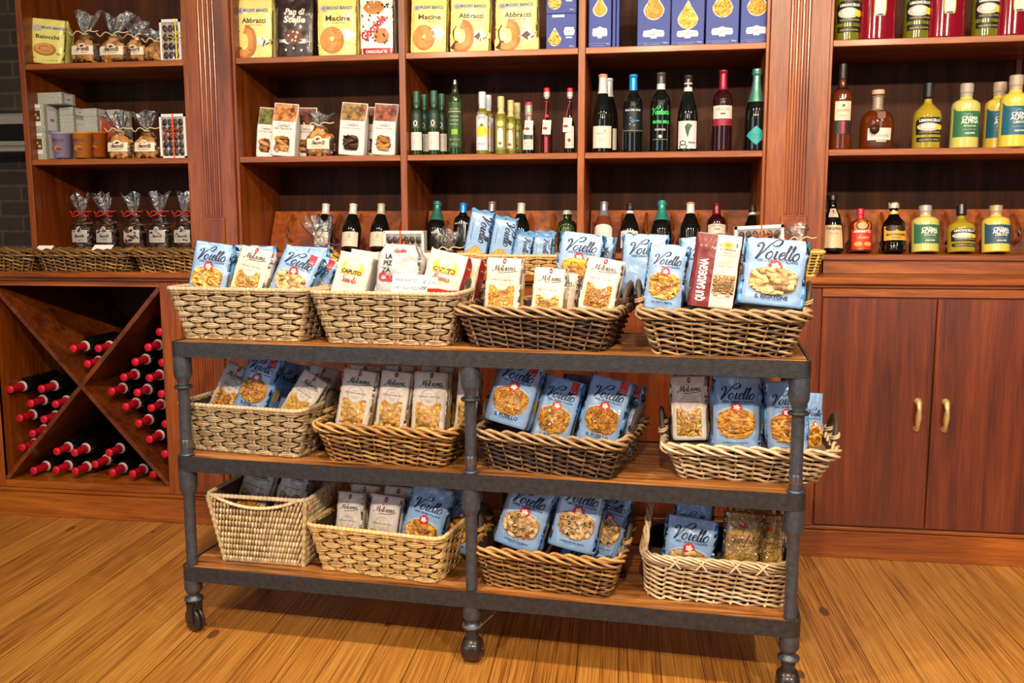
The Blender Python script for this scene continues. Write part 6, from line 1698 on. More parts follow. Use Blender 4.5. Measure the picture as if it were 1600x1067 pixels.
def tub(label, xyz, colr, r=.042, h=.108):
    t = thing('paper_tub', label, 'tub', Matrix.Translation(xyz), 'paper tubs on the left shelf')
    m = MB(); tm = mat('tub_' + colr.lstrip('#'), colr, .4, coat=.2)
    m.lathe([(.0001, .002), (r * .84, 0), (r * .99, h - .006), (r * 1.04, h - .006), (r * 1.05, h - .001), (r * 1.02, h), (.0001, h)], tm, 30)
    fn = lambda u, v, o=0: ((r * (.84 + .15 * v / h) + o) * math.sin(u / r), -(r * (.84 + .15 * v / h) + o) * math.cos(u / r), v)
    ops(m, fn, [('t', 'VERINE', 0, .62, 1.5, '#6a1f3a', dict(bold=.03)), ('t', 'GELATERIA', 0, .52, .8, '#7a5a6a'), ('d', -.1, .38, .55, .09, '#c8742c', (6, .1)), ('d', .2, .34, .3, .06, '#7a2a1c'), ('t', 'CREMA', 0, .14, .7, '#7a5a6a')], r, h)
    m.build('tub_body', t)
tub('lilac paper tub in front of the patterned boxes', (-2.5695,0.0500,1.5248), '#a9a4d0')
tub('orange paper tub beside the lilac tub', (-2.4715,0.0500,1.5237), '#d98a34')
tub('orange paper tub mostly hidden behind the front orange one', (-2.4398,0.1100,1.5300), '#c8651c')
m = MB(); S = Bag(.10, .17, .06, 77, p=3, wr=.005); S.body(m, mat('red_wrapper', '#a8452c', .4, coat=.2)); o = m.build('snack_bag'); o.matrix_world = Matrix.Translation((-2.4405,0.2000,1.5417)); tag(o, 'reddish pack standing behind the clear almond biscuit bag', 'snack pack')
tied_bag('clear almond biscuit bag beside the orange tubs', ID, (-2.3106,0.0500,1.5245), .13, .115, .075, group=AMG, seed=55)
tied_bag('clear almond biscuit bag left of the box with orange ribbon', ID, (-2.1845,0.0500,1.5231), .13, .115, .075, group=AMG, seed=56)
x_, y_, z_, h_ = (-2.0370,0.0300,1.5168,0.1855)
ribbon_box('white chocolate box with orange bow on the left middle shelf', TR(x_, y_, z_), .12, h_, .08, '#e0562a', 'c', 5, rx=.52)
# lowest shelf: dark clear bags with red bows
for k, (px_, lb) in enumerate((((-2.5641,0.1200,1.1740), 'leftmost of the five dark bags with red bows'), ((-2.4447,0.1200,1.1741), 'second from the left of the dark bags with red bows'), ((-2.3170,0.1300,1.1741), 'middle one of the five dark bags with red bows'),
                               ((-2.1876,0.1200,1.1745), 'second from the right of the dark bags with red bows'), ((-2.0684,0.1200,1.1747), 'rightmost of the five dark bags with red bows, by the pilaster'))):
    tied_bag('clear ' + lb, ID, (px_[0], px_[1], Z3), .105, .165, .085, 'slice', CHO, '#c8281e', True, 60 + k, 'dark tied bags with red bows', labcol='#a8a6a2', word='Amaretti', bow=True)

# ================================================================ centre unit, biscuits and boxes
biscuit_bag('yellow bag of two-tone hug shaped biscuits at the left of the centre top shelf', ID, (-1.6744,0.0500,1.9202,0.1735,0.2450,0.0,2.0,0.0), 'abb', seed=2)
biscuit_bag('dark brown bag of starry cocoa biscuits on the centre top shelf', ID, (-1.4956,0.0600,1.9202,0.1688,0.2458,0.0,2.3,0.0), 'pan', seed=3)
biscuit_bag('yellow bag of ring biscuits beside the dark brown bag', ID, (-1.3081,0.0500,1.9202,0.1742,0.2417,0.0,1.3,0.0), 'mac', seed=4)
biscuit_bag('white and red bag of chocolate drop cookies left of the first divider', ID, (-1.1368,0.0500,1.9202,0.1448,0.2405,0.0,0.2,0.0), 'goc', seed=5)
biscuit_bag('yellow bag of ring biscuits right of the first divider', ID, (-0.9219,0.0500,1.9202,0.1543,0.2274,0.0,2.2,0.0), 'mac', seed=6)
biscuit_bag('yellow bag of two-tone biscuits in the middle of the second bay', ID, (-0.7510,0.0500,1.9202,0.1666,0.2260,0.0,2.2,0.0), 'abb', seed=7)
biscuit_bag('yellow bag of two-tone biscuits next to the dark blue boxes', ID, (-0.5584,0.0500,1.9202,0.1757,0.2239,0.0,0.1,0.0), 'abb', seed=8)
def bb(label, x0, x1, ytop, yb, past, seed, y=.04, small=False, h=None, wz=.56, dz=0.0, d=.085):
    blue_box(label, (x0, y, Z1 + dz), x1, h or ytop, d, past, seed, small, wz)
for lb, a, b, hh, pst, sd, sm, wz, dz in (
    ('lower small dark blue pasta box left of the second divider', (-0.4356,0.0400,1.9344), (-0.3134,0.0400,1.9308), .139, 'penne', 1, True, .30, 0),
    ('upper small dark blue pasta box stacked on the lower one', (-0.4356,0.0400,1.9344), (-0.3134,0.0400,1.9308), .139, 'penne', 2, True, .30, .1395),
    ('tall dark blue box of long pasta right of the second divider', (-0.2679,0.0400,1.9344), (-0.1773,0.0400,1.9318), .30, 'spaghetti', 3, False, .50, 0),
    ('dark blue box of wheel pasta on the top shelf', (-0.0776,0.0400,1.9349), (0.0509,0.0400,1.9323), .245, 'wheel', 4, False, .58, 0),
    ('dark blue box of shell pasta on the top shelf', (0.0533,0.0400,1.9334), (0.1805,0.0400,1.9308), .225, 'shell', 5, False, .46, 0),
    ('dark blue box of small curly pasta on the top shelf', (0.1853,0.0400,1.9331), (0.3110,0.0400,1.9305), .245, 'cavatelli', 6, False, .58, 0),
    ('dark blue box of nest pasta beside the right pilaster', (0.3158,0.0400,1.9316), (0.4377,0.0400,1.9303), .245, 'nest', 7, False, .58, 0)):
    blue_box(lb, ((a[0] + b[0]) / 2, .04, Z1 + dz), (b[0] - a[0]) * .985, hh, .085, pst, sd, sm, wz)
m = MB()
for k in range(2):
    o = None
for k in range(2):
    m = MB(); m.box(-.006, .006, 0, .08, 0, .30, mat('blue_box_card'), .001); o = m.build('pasta_box', None, tuple(np.array((-0.1673,0.0400,1.9315)) + np.array([.014 * k, .004 + .012 * k, 0])))
    o.location.z = Z1; tag(o, ('dark blue pasta box seen edge on beside the long pasta box', 'second dark blue pasta box edge on, further back')[k], 'pasta box', 'dark blue pasta boxes on the top shelf')
# card bags
card_bag('white card biscuit bag with green nut picture at the left of the second shelf', (-1.6558,0.0900,1.5168,0.0822,0.2147,0.0,5.1,0.0), 'Nocciola e Sale', '#6a6a34', seed=1)
card_bag('white card biscuit bag with almond picture standing in front', (-1.5594,0.0500,1.5168,0.1078,0.2251,0.0,5.0,0.0), 'alle Mandorle', '#b8763c', seed=2)
card_bag('white card biscuit bag hidden behind the almond one', (-1.4907,0.1400,1.5168,0.0864,0.2169,0.0,1.9,0.0), 'Cioccolato', '#6a3a2c', seed=4)
tied_bag('clear almond biscuit bag between the white card bags', ID, (-1.3989,0.0500,1.5218), .135, .125, .05, group=AMG, seed=57)
card_bag('white card biscuit bag with orange and chocolate picture', (-1.2583,0.0500,1.5168,0.1122,0.2215,0.0,4.8,0.0), 'Arancia e Cioccolato', '#8a6a3a', seed=3)
card_bag('white card biscuit bag behind the orange and chocolate one', (-1.1821,0.1500,1.5168,0.0790,0.2147,0.0,1.3,0.0), 'Cioccolato', '#6a3a2c', seed=6)
card_bag('white card biscuit bag with walnut picture beside the first divider', (-1.1186,0.0500,1.5168,0.1014,0.2147,0.0,4.2,0.0), 'Mandorle e Cioccolato', '#8a4a34', seed=5)

# ================================================================ oils and vinegars
OG = 'oil bottles on the second shelf'
dk_lab = [('r', -1.1, 1.1, .42, .70, '#1f3a34'), ('d', 0, .50, .35, .045, '#d8d4c8'), ('d', 0, .50, .18, .03, '#1f3a34'), ('t', 'OLIO', 0, .435, .9, '#c8a24a'), ('r', -1.1, 1.1, .08, .36, '#d6cfcb'), ('t', 'EXTRA VERGINE', 0, .30, 1.3, '#8a8a90'), ('l', [(-.6, .17), (0, .22), (.7, .19)], .0006, '#8a8a90'), ('l', [(-.2, .16), (-.18, .25)], .0006, '#6a6a70')]
for lb, p in (('dark green capped oil bottle nearest the first divider', (-0.9730,0.0600,1.5168,0.2587)), ('dark green capped oil bottle standing behind the first one', (-0.9578,0.1300,1.5168,0.2547)), ('front dark green capped oil bottle next to the tall decorated one', (-0.8995,0.0600,1.5168,0.2598)), ('dark green capped oil bottle half hidden by the tall decorated one', (-0.8833,0.1300,1.5168,0.2557))):
    bottle(lb, p, 'oil', 'oilgreen', .0245, [(.76, 1, '#2d5a48', .4, 0)], dk_lab, OG, name='oil_bottle')
bottle('tall green oil bottle covered in lettering with a silver pourer cap', (-0.8103,0.0600,1.5168,0.3010), 'slim', 'oilgreen', .029, [(.80, .93, '#2c3a2a', .3, .3), (.87, 1, '#9a9e9c', .3, .9)],
       [('r', -1.2, 1.2, .10, .70, '#31502c'), ('t', 'OLIO EXTRA', 0, .60, 1.4, '#c9d3b4'), ('r', -1.0, 1.0, .57, .578, '#c9d3b4'), ('t', 'VERGINE', 0, .50, 1.2, '#c9d3b4'), ('t', 'DI OLIVA', 0, .45, 1.3, '#c9d3b4'), ('t', 'BIOLOGICO', 0, .40, 1.2, '#c9d3b4'), ('r', -.35, .5, .27, .34, '#7fae2c'), ('t', '100% ITALIANO', 0, .2, 1.4, '#c9d3b4'), ('t', '750 ml', 0, .13, .8, '#c9d3b4')], OG, name='oil_bottle')
lem = [('r', -1.15, 1.15, .07, .67, '#d6d2dc'), ('r', -.7, .7, .56, .64, '#b0b0c4'), ('t', 'OLIO AL LIMONE', 0, .585, 1.1, '#5a5a74'), ('d', .05, .38, .75, .10, '#f0c81e', (4, .05)), ('d', -.5, .35, .4, .06, '#f0c81e'), ('p', [(-.3, .46), (0, .50), (.4, .47), (.1, .44)], '#3f7a2c'), ('t', 'LIMONE', 0, .16, 1.0, '#5a5a74')]
bottle('white capped bottle with a lemon picture on its label', (-0.6978,0.0600,1.5168,0.2502), 'oil', 'yellowoil', .0255, [(.74, 1, '#cfd0e0', .4, 0)], lem, OG, name='oil_bottle')
bottle('white capped bottle directly behind the lemon label bottle', (-0.6865,0.1300,1.5168,0.2465), 'oil', 'yellowoil', .0245, [(.74, 1, '#cfd0e0', .4, 0)], lem, OG, name='oil_bottle')
gol = [('r', -1.1, 1.1, .06, .62, '#6d6a2a'), ('r', -.95, .95, .08, .60, '#8a8440'), ('d', 0, .53, .6, .05, '#c9c07a'), ('p', [(-.5, .12), (.5, .12), (.5, .40), (.3, .45), (-.3, .45), (-.5, .40)], '#e0dacb'), ('t', 'CONDIMENTO', 0, .34, .8, '#6a5a44'), ('t', 'TARTUFO', 0, .28, .7, '#6a5a44'), ('d', 0, .19, .3, .025, '#8a5a3a')]
for lb, p in (('front green oil bottle with cream cap and ornate label', (-0.6208,0.0600,1.5168,0.2308)), ('second green oil bottle with cream cap behind the ornate front one', (-0.5888,0.1100,1.5168,0.2213)), ('third and farthest green oil bottle with cream cap', (-0.5708,0.1700,1.5168,0.2180))):
    bottle(lb, p, 'oil', 'yellowoil', .0235, [(.70, 1, '#c4bd84', .4, 0)], gol, OG, name='oil_bottle')
vin = [('r', -.9, .9, .08, .46, '#d8c8bc'), ('r', -.8, .8, .28, .40, '#3a3a48'), ('t', 'ACETO BALSAMICO', 0, .2, 1.3, '#6a4a44'), ('t', 'MODENA', 0, .13, .8, '#6a4a44')]
bottle('short vinegar bottle with red cap and paper tags', (-0.5072,0.0600,1.5168,0.2058), 'cylinder', 'dark', .026, [(.62, .95, '#a8a29c', .4, .3), (.94, 1, '#c42030', .4, 0)], vin, OG, name='vinegar_bottle', extra=lambda *a: tag_card(*a, x=-.002, z=.50))
bottle('tall thin necked vinegar bottle with red top and hanging tag', (-0.4340,0.0600,1.5168,0.2595), 'neck', 'slimred', .0235, [(.84, .95, '#c9c2bc', .4, .2), (.94, 1, '#c42030', .4, 0), (.56, .60, '#c42030', .5, 0)], [('r', -.2, .2, .02, .26, '#c8202c')], OG, name='vinegar_bottle', extra=lambda *a: tag_card(*a, x=-.003, z=.40))
bottle('tall thin necked vinegar bottle closest to the second divider', (-0.3393,0.0500,1.5168,0.2558), 'neck', 'dark', .022, [(.84, .95, '#c9c2bc', .4, .2), (.94, 1, '#c42030', .4, 0)], [('r', -.9, .9, .08, .42, '#d8ccbc'), ('d', 0, .2, .3, .03, '#8a2030'), ('t', 'ACETO', 0, .12, 1, '#6a4a44')], OG, name='vinegar_bottle', extra=lambda *a: tag_card(*a, x=-.014, z=.43))

# ================================================================ wines on the second shelf
WG = 'wine bottles standing on the second shelf'
bottle('burgundy shaped wine with white capsule and low white label', (-0.2088,0.0600,1.5168,0.3063), 'burgundy', 'dark', .041, [(.76, 1, '#d3cfcb', .4, .1), (.97, 1.002, '#e0683c', .5, 0, .0013)],
       [('r', -1.05, 1.05, .06, .34, '#d9cfc2'), ('t', 'AZIENDA', -.05, .235, .9, '#7a5a50'), ('p', [(.18, .265), (.3, .30), (.34, .27)], '#b8342c'), ('t', 'VINO ROSSO', 0, .17, .6, '#9a8a80'), ('t', 'DOC', 0, .14, .5, '#a89a90')], WG)
bottle('wine bottle standing behind the white capsule burgundy', (-0.1908,0.1600,1.5168,0.3058), 'burgundy', 'dark', .041, [(.76, 1, '#b9bcc2', .4, .1)], [('r', -1.0, 1.0, .06, .34, '#d9cfc2')], WG)
bottle('wine with bright blue capsule and black sun label', (-0.0890,0.0600,1.5168,0.3033), 'bordeaux', 'dark', .0385, [(.80, 1, '#1f8fe0', .3, .3)],
       [('r', -1.2, 1.2, .26, .57, '#101420'), ('t', 'ISOLA DEL SOLE', 0, .53, 1.7, '#d8dce0', dict(bold=.03)), ('d', 0, .40, .22, .024, '#2c6c9c', (8, .4)), ('d', .5, .405, .25, .008, '#2c9cc8'), ('d', -.2, .44, .05, .006, '#d8dce0'), ('d', -.25, .36, .05, .006, '#d8dce0'), ('d', .15, .345, .05, .006, '#d8dce0'), ('r', -1.2, 1.2, .275, .283, '#8a7a3c')], WG)
bottle('wine with grey capsule and scrawled bright green lettering', (0.0197,0.0600,1.5168,0.3080), 'bordeaux', 'dark', .040, [(.86, 1, '#4a4648', .4, .2), (.79, .86, '#c9d0d0', .4, .1)],
       [('s', 'Ventura', .05, .47, 1.8, '#37c85a', dict(weight=.32, shear=.1)), ('s', 'mora mia', 0, .36, 1.9, '#37c85a', dict(weight=.32, shear=.1)), ('t', 'CUSTOZA', 0, .27, 1.1, '#d8d8d4', dict(bold=.03)), ('d', 0, .195, .18, .022, '#d0c4a8'), ('r', -.8, .8, .155, .160, '#9a9a98')], WG)
bottle('wine with brown capsule and white grape label with large curled numeral', (0.1250,0.0600,1.5168,0.2955), 'burgundy', 'dark', .040, [(.86, 1, '#3a2a28', .4, .2), (.79, .845, '#c9d0d0', .4, .1), (.885, .9, '#e0e0e0', .4, 0, .0013)],
       [('r', -1.05, 1.05, .04, .40, '#d9cfd0'), ('p', [(-.3, .33), (0, .37), (.45, .34), (.2, .29), (.1, .22), (0, .18), (-.15, .25)], '#2a4426'), ('p', [(0, .37), (.3, .36), (.5, .33), (.1, .31)], '#4a6a34'), ('o', -.45, .115, .32, .032, .7, '#1e1a1a'), ('o', -.42, .065, .42, .032, .75, '#1e1a1a'), ('t', 'Bianco', .45, .11, .7, '#4a3a3a', dict(bold=.02))], WG)
bottle('merlot with crimson capsule and white label over a red band', (0.2588,0.0600,1.5168,0.3118), 'bordeaux', 'deepred', .0385, [(.76, 1, '#8a1c3c', .35, .3)],
       [('r', -1.15, 1.15, .40, .56, '#d6c9bf'), ('t', 'MERLOT', 0, .50, 1.3, '#4a3a3a'), ('r', -.25, .25, .45, .47, '#6a2a24'), ('r', -1.15, 1.15, .315, .395, '#8a1c34')], WG)
bottle('sparkling wine with teal foil and turquoise diamond label', (0.3865,0.0600,1.5168,0.3132), 'sparkling', 'dark', .042, [(.60, 1, '#5d9788', .35, .6)],
       [('p', [(-1.0, .19), (0, .305), (1.0, .19), (0, .07)], '#2a9a9c'), ('t', 'PROSECCO', 0, .185, 1.0, '#1c6a70'), ('t', 'SPUMANTE', 0, .15, .7, '#1c6a70')], WG)

# leaning wines on the lowest shelf
def leaner(label, ptop, prof, glass, R_, caps, lab=(), group='wine bottles leaning on the lowest shelf', name='wine_bottle', lean=.26, yb=.13):
    x, y, z, H = ptop     # measured upright; the lean shortens it a little
    bottle(label, (x, yb, Z3 + .004, H), prof, glass, R_, caps, lab, group, lean=lean, name=name)
wl = lambda c='#cfc5b4': [('r', -1.05, 1.05, .05, .36, c), ('s', 'le', .0, .22, .5, '#8a6a54', dict(weight=.15)), ('r', -.5, .5, .17, .175, '#9a8a7a')]
leaner('pale capped wine leaning on the board, leftmost of three', (-1.4180,0.1300,1.1183,0.2055), 'burgundy', 'dark', .041, [(.77, 1, '#cfc9cc', .4, .1)], wl())
leaner('pale capped wine leaning on the board, middle of three', (-1.2935,0.1300,1.1183,0.2050), 'burgundy', 'dark', .041, [(.77, 1, '#d6d0d0', .4, .1)], wl())
leaner('pale capped wine leaning on the board, right of three beside the divider', (-1.1673,0.1300,1.1183,0.2045), 'burgundy', 'dark', .041, [(.77, 1, '#b9b09c', .4, .1)], wl())
leaner('sparkling wine with teal foil leaning behind the chocolate box', (-0.9188,0.1300,1.1183,0.2140), 'sparkling', 'dark', .042, [(.60, 1, '#3f8c84', .35, .6)])
leaner('wine with bright blue capsule leaning behind the clear crumpled bag', (-0.8045,0.1300,1.1183,0.2055), 'bordeaux', 'dark', .0385, [(.80, 1, '#1f7fd0', .3, .3)], [('t', 'ISOLA DEL SOLE', 0, .53, 1.6, '#c8ccd0', dict(bold=.03))])
leaner('wine with silver grey capsule leaning behind the tallest blue pack', (-0.6803,0.1300,1.1183,0.2103), 'bordeaux', 'dark', .0385, [(.80, 1, '#8a8088', .35, .5)])
leaner('wine with off-white capsule leaning behind the second blue pack', (-0.5543,0.1300,1.1183,0.2045), 'burgundy', 'dark', .041, [(.77, 1, '#c4bcb4', .4, .1)])
leaner('short dark green bottle with white cap and embossed crest', (-0.3573,0.1300,1.1183,0.1720), 'milk', 'green', .040, [(.90, 1, '#c9c2bc', .4, 0)], [('s', 'verde', 0, .46, 1.3, '#6f8f3a', dict(weight=.2)), ('o', 0, .50, .9, .12, .93, '#6f8f3a')])
leaner('ros\u00e9 wine with silver capsule and white round topped label', (-0.2055,0.1300,1.1183,0.2083), 'burgundy', 'rose', .041, [(.70, 1, '#9aa0b0', .3, .6)], [('r', -1.1, 1.1, .04, .46, '#d8d0cc'), ('d', 0, .46, 1.0, .05, '#d8d0cc'), ('t', 'ROSATO', 0, .3, .9, '#b0a09a')])
leaner('wine with brown capsule, white neck band and grape label leaning', (-0.0975,0.1300,1.1183,0.1998), 'burgundy', 'dark', .040, [(.88, 1, '#2a1f20', .4, .2), (.79, .85, '#c9c9c9', .4, .1)], [('r', -1.05, 1.05, .04, .40, '#d0c8c8'), ('p', [(-.3, .33), (0, .37), (.45, .34), (.2, .29), (0, .2)], '#2a4426')])
leaner('sparkling wine with bright teal foil leaning in the third bay', (0.0332,0.1300,1.1183,0.2123), 'sparkling', 'dark', .042, [(.60, 1, '#3fa89c', .35, .6)])
leaner('wine with white capsule and orange top leaning in the third bay', (0.1495,0.1300,1.1183,0.2040), 'burgundy', 'dark', .041, [(.77, 1, '#d3cdc9', .4, .1), (.97, 1.002, '#d0603c', .5, 0, .0013)])
leaner('merlot with dark red capsule leaning in the third bay', (0.2545,0.1300,1.1183,0.1985), 'bordeaux', 'deepred', .0385, [(.76, 1, '#6a1424', .35, .3)], [('r', -1.1, 1.1, .34, .54, '#c9c0b4'), ('t', 'MERLOT', 0, .48, 1.2, '#4a3a3a'), ('r', -.3, .3, .42, .44, '#6a2a24')])
leaner('wine with banded dark capsule leaning next to the right pilaster', (0.3992,0.1300,1.1183,0.1903), 'burgundy', 'dark', .040, [(.88, 1, '#2a1f20', .4, .2), (.79, .85, '#c9c4c0', .4, .1)], [('r', -1.05, 1.05, .04, .36, '#d0c8c8')])

# ================================================================ liqueurs at the right
LG = 'liqueur bottles in the right unit'
def lim(word='LIMONCELLO'):
    return [('p', [(-1.0, .10), (1.0, .10), (1.0, .17), (-1.0, .17)], '#16181e'), ('t', 'LIQUORE DI LIMONI', 0, .12, 1.5, '#d8c860'), ('p', [(-1.05, .21), (1.05, .21), (1.1, .42), (.7, .47), (-.7, .47), (-1.1, .42)], '#16181e'), ('t', word, 0, .405, 1.6, '#e6e4dc', dict(bold=.04)), ('d', -.1, .325, .85, .062, '#b9b7ac'), ('d', -.1, .335, .5, .035, '#d6d4c8'), ('d', .7, .32, .3, .04, '#ecc81e'), ('t', 'COSTA DEI LIMONI', 0, .235, 1.5, '#d8c860')]
def crema(c, taste):
    return [('p', [(-1.2, .17), (1.2, .17), (1.2, .60), (.6, .585), (0, .575), (-.6, .59), (-1.2, .62)], c), ('l', [(-.25, .50), (0, .52), (.25, .50)], .0007, '#d8e0dc'), ('t', 'CREMA', .1, .43, 1.2, '#eef0e6', dict(bold=.02)), ('t', 'ALPINA', .1, .375, 1.3, '#eef0e6', dict(bold=.02)), ('t', taste, .1, .325, .9, '#dfe6c8', dict(bold=.02)), ('r', -.4, .6, .285, .289, '#9ab0a8'), ('r', -.4, .6, .272, .276, '#9ab0a8'), ('t', 'LIQUORE', .1, .215, .7, '#eef0e6', dict(bold=.03))]
bottle('dark amber grappa bottle with cream label and red stripe beside the pilaster', (0.7065,0.0600,1.5168,0.3240), 'whisky', 'amber', .040, [(.82, 1, '#241c1c', .4, .1), (.70, .74, '#241c1c', .4, .2)],
       [('r', -.8, .8, .34, .56, '#d8c4ac'), ('t', 'GRAPPA', 0, .44, 1.2, '#4a3428'), ('d', 0, .51, .15, .016, '#4a5a4a'), ('t', 'RISERVA', 0, .385, .7, '#8a6a54'), ('r', -.8, .8, .18, .34, '#2c2224'), ('r', -.12, .15, .19, .33, '#b01c3c')], LG, name='liqueur_bottle')
def medal(t, rad, H, R_):
    m = MB(); y = -(rad(.33 * H) + .004)
    m.lathe([(.0001, -.001), (.016, -.001), (.018, .001), (.0001, .002)], mat('medal', '#4a2a22', .4, .3), 20); m.xform(Matrix.Translation((-.022, y, .33 * H)) @ Matrix.Rotation(PI / 2, 4, 'X'))
    m.add([(-.014, y + .006, .62 * H), (.016, y + .006, .62 * H), (.016, y, .52 * H), (.001, y, .47 * H), (-.014, y, .52 * H)], [(0, 1, 2, 3, 4)], ink('#6a3c30'), False)
    m.build('hang_tag', t)
bottle('squat round amber liqueur bottle with cork stopper and white band label', (0.8410,0.0700,1.5168,0.2247), 'squat', 'amber', .062, [(.66, .90, '#9a8a7a', .4, .2), (.93, 1, '#d0a48c', .5, 0)],
       [('r', -.75, .75, .15, .35, '#d6cdc4'), ('t', 'AMARONE', 0, .20, 1.1, '#8a7a6a'), ('r', -.75, .75, .02, .15, '#4a241c'), ('t', 'BARRIQUE', .1, .12, .6, '#e8e0d8', dict(bold=.03))], LG, name='liqueur_bottle', extra=medal)
bottle('lemon liqueur bottle with tall black cap in the centre of the right shelf', (1.0205,0.0600,1.5168,0.2453), 'shouldered', 'lemon', .051, [(.76, 1, '#1a1a20', .4, .1)], lim(), LG, name='liqueur_bottle')
bottle('pistachio cream liqueur with green label on the right middle shelf', (1.1560,0.0600,1.5168,0.2397), 'milk', 'pale', .050, [(.80, 1, '#a89c94', .5, .1)], crema('#2f6a4a', 'PISTACCHIO'), LG, name='liqueur_bottle')
bottle('lemon cream liqueur with blue label, rear one at the right edge', (1.3030,0.1500,1.5168,0.2540), 'milk', 'cream', .050, [(.80, 1, '#b0a08c', .5, .1)], crema('#1f5f7c', 'LIMONE'), LG, name='liqueur_bottle')
bottle('lemon cream liqueur with blue label, front one at the right edge', (1.3212,0.0400,1.5168,0.2630), 'milk', 'cream', .051, [(.80, 1, '#b0a08c', .5, .1)], crema('#1f5f7c', 'LIMONE'), LG, name='liqueur_bottle')
def red_lab(): return [('p', [(-.5, .30), (-.5, .98), (.5, .98), (.5, .30), (.35, .26), (-.35, .26)], '#b9bd5a'), ('p', [(-.42, .32), (-.42, .98), (.42, .98), (.42, .32), (.30, .28), (-.30, .28)], '#d8dccc'), ('r', -.25, .25, .275, .295, '#2a3450'), ('t', 'LIQUORE DI FRAGOLE', 0, .5, .7, '#8a9a8a')]
for lb, p, g in (('lemon liqueur bottle with black oval label, leftmost on the top right shelf', (0.7157,0.0700,1.9417), 0), ('red liqueur bottle left one on the top right shelf', (0.8210,0.0500,1.9347), 1), ('lemon liqueur bottle between the two left red bottles', (0.9658,0.0700,1.9411), 0),
                 ('red liqueur bottle in the middle of the top right shelf', (1.0651,0.0500,1.9341), 1), ('lemon liqueur bottle toward the right of the top right shelf', (1.2084,0.0700,1.9382), 0), ('red liqueur bottle cut by the right edge of the photo', (1.3042,0.0500,1.9336), 1)):
    if g: bottle(lb, (p[0], p[1], Z1, .30), 'flat', 'red', .066, [(.84, 1, '#c9b04a', .4, .3)], [('p', [(-.32, .33), (-.26, .28), (.26, .28), (.32, .33), (.32, .60), (-.32, .60)], '#a9b04a'), ('p', [(-.26, .34), (-.2, .30), (.2, .30), (.26, .34), (.26, .60), (-.26, .60)], '#dcdccb'), ('r', -.16, .16, .285, .305, '#22304c'), ('t', 'FRAGOLINO', 0, .5, .4, '#8a9a7a'), ('t', 'LIQUORE', 0, .42, .3, '#8a9a7a')], LG, name='liqueur_bottle', sy=.62)
    else: bottle(lb, (p[0], p[1], Z1, .31), 'shouldered', 'olive', .048, [(.76, 1, '#1a1a20', .4, .1)], lim(), LG, name='liqueur_bottle')
# leaning liqueurs, lowest shelf
leaner('dark monk shaped liqueur bottle with cream label beside the pilaster', (0.6975,0.1000,1.1183,0.2260), 'monk', 'black', .046, [(.90, 1, '#1a1414', .4, .1)], [[('r', -.9, .9, .06, .46, '#d0b48c'), ('t', 'Frangelico', 0, .38, 1.5, '#4a2418', dict(bold=.02)), ('t', 'LIQUORE', 0, .30, .8, '#8a6a4a')], [('r', -.6, .6, .60, .76, '#cdbda8'), ('t', 'F', 0, .635, None, '#7a2a24', dict(h=.09, bold=.05))]], LG, 'liqueur_bottle', .16, .08)
leaner('red labelled almond liqueur bottle with red cap', (0.8110,0.1200,1.1183,0.1733), 'flat', 'amber', .044, [(.76, 1, '#c8203a', .35, .1)], [('r', -1.0, 1.0, .04, .50, '#c02a22'), ('d', 0, .58, .78, .15, '#d87a2c'), ('d', 0, .58, .62, .12, '#7a2418'), ('d', 0, .58, .42, .08, '#e0a070'), ('t', 'AMARETTO', 0, .42, 1.6, '#f0d8c8', dict(bold=.04)), ('s', 'classico', 0, .28, 1.1, '#e0a060', dict(weight=.3)), ('d', -.4, .16, .35, .05, '#e8a040'), ('d', .45, .16, .35, .05, '#e8a040')], LG, 'liqueur_bottle', .18, .11)
leaner('black bell shaped bitter bottle with orange label', (0.9343,0.1100,1.1183,0.1978), 'bell', 'black', .047, [(.88, .995, '#c9b49c', .4, .2), (.76, .82, '#d8b060', .4, .2)], [('r', -1.1, 1.1, .22, .50, '#dca03c'), ('d', -.45, .46, .5, .06, '#2a1c10'), ('d', .45, .46, .5, .06, '#2a1c10'), ('t', 'MONTENEGRO', 0, .31, 1.7, '#2a1810', dict(bold=.03)), ('t', 'AMARO', 0, .25, .8, '#2a1810')], LG, 'liqueur_bottle', .17, .10)
leaner('pistachio cream liqueur with green label leaning on the lowest right shelf', (1.0513,0.1100,1.1183,0.1848), 'milk', 'pale', .050, [(.80, 1, '#a89c94', .5, .1)], crema('#2f6a4a', 'PISTACCHIO'), LG, 'liqueur_bottle', .16, .10)
leaner('lemon liqueur bottle with black cap leaning on the lowest right shelf', (1.1838,0.1100,1.1183,0.1892), 'shouldered', 'lemon', .050, [(.76, 1, '#1a1a20', .4, .1)], lim(), LG, 'liqueur_bottle', .16, .10)
leaner('yellow cream liqueur with blue label, rightmost on the lowest right shelf', (1.3100,0.1100,1.1183,0.1837), 'milk', 'cream', .050, [(.80, 1, '#b09478', .5, .1)], crema('#27506e', 'LIMONE'), LG, 'liqueur_bottle', .16, .10)

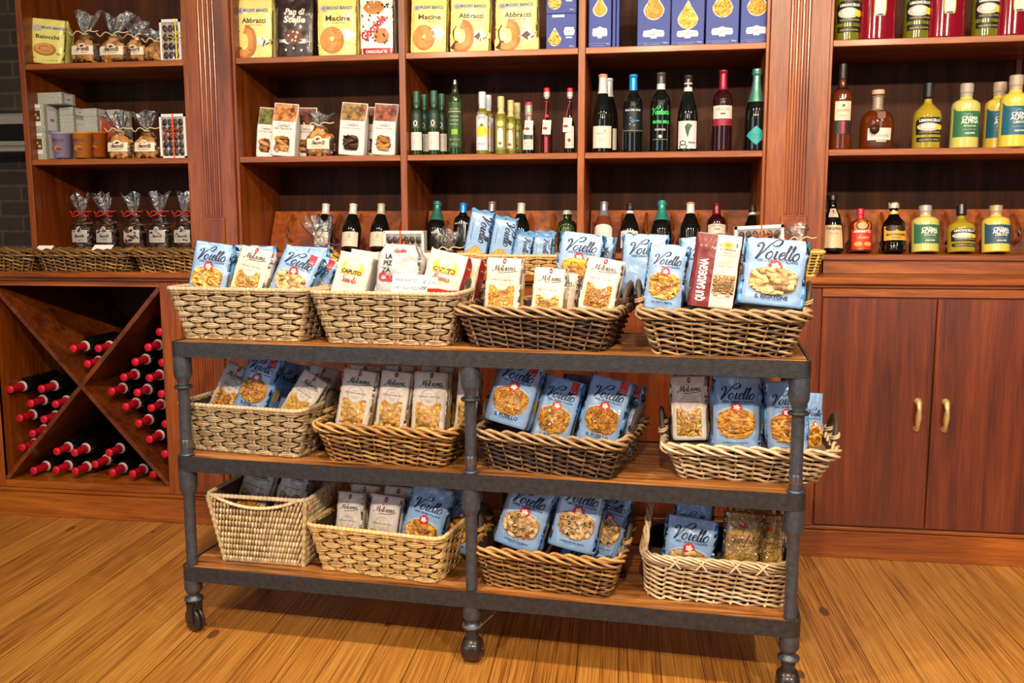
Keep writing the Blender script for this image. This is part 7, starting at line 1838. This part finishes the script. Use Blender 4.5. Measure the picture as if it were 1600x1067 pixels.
# ================================================================ bottles in the crossed rack
proto = None
def copy_tree(o, parent=None):
    c = o.copy(); col.objects.link(c)
    if parent is not None:
        c.parent = parent; c.matrix_parent_inverse = o.matrix_parent_inverse.copy()
    for ch in list(o.children):
        copy_tree(ch, c)
    return c
rack = {
 'top': [(-2.4030,-0.2150,0.7183), (-2.2889,-0.2150,0.7206), (-2.3430,-0.2150,0.6544)],
 'left': [(-2.7118,-0.2150,0.5353), (-2.5640,-0.2150,0.5420), (-2.6199,-0.2150,0.4767), (-2.5031,-0.2150,0.4773), (-2.6764,-0.2150,0.4108), (-2.5621,-0.2150,0.4088), (-2.6211,-0.2150,0.3453), (-2.6745,-0.2150,0.2815)],
 'right': [(-2.0086,-0.2150,0.7954), (-2.0635,-0.2150,0.7304), (-2.1245,-0.2150,0.6674), (-2.0044,-0.2150,0.6674), (-2.1805,-0.2150,0.6012), (-2.0653,-0.2150,0.6013), (-2.2396,-0.2150,0.5398), (-2.1237,-0.2150,0.5375), (-2.0146,-0.2150,0.5351), (-2.1796,-0.2150,0.4759), (-2.0640,-0.2150,0.4739), (-2.1257,-0.2150,0.4063), (-2.0044,-0.2150,0.4076), (-2.0804,-0.2150,0.3392), (-2.0144,-0.2150,0.2783)],
 'bottom': [(-2.5123,-0.2150,0.2706), (-2.4287,-0.2150,0.2681), (-2.2683,-0.2150,0.2742), (-2.3368,-0.2150,0.2213), (-2.6277,-0.2150,0.1814), (-2.5213,-0.2150,0.1885), (-2.4315,-0.2150,0.1866), (-2.2591,-0.2150,0.1880), (-2.1651,-0.2150,0.1863), (-2.0717,-0.2150,0.1874)]}
rnd = random.Random(9)
for comp, pts in rack.items():
    lab_ = {'top': 'red capped wine bottle lying in the top quarter of the crossed rack', 'left': 'red capped wine bottle lying in the left quarter of the crossed rack',
            'right': 'red capped wine bottle lying in the right quarter of the crossed rack', 'bottom': 'red capped wine bottle lying in the bottom quarter of the crossed rack'}[comp]
    for p in pts:
        M4 = Matrix.Translation((p[0], p[1] + .005, p[2])) @ Matrix.Rotation(rnd.uniform(-.03, .03), 4, 'Z') @ Matrix.Rotation(PI / 2, 4, 'X') @ Matrix.Translation((0, 0, -.31))
        if proto is None:
            proto = o = bottle(lab_, (0, 0, 0, .31), 'bordeaux', 'dark', .0375, [(.765, 1, '#c8142e', .4, .2), (.735, .765, '#c9bfb8', .5, .1)], (), M4=M4)
        else:
            o = copy_tree(proto); o.matrix_world = M4; o['label'] = lab_
        o['group'] = 'red capped wine bottles, ' + comp + ' quarter of the crossed rack'
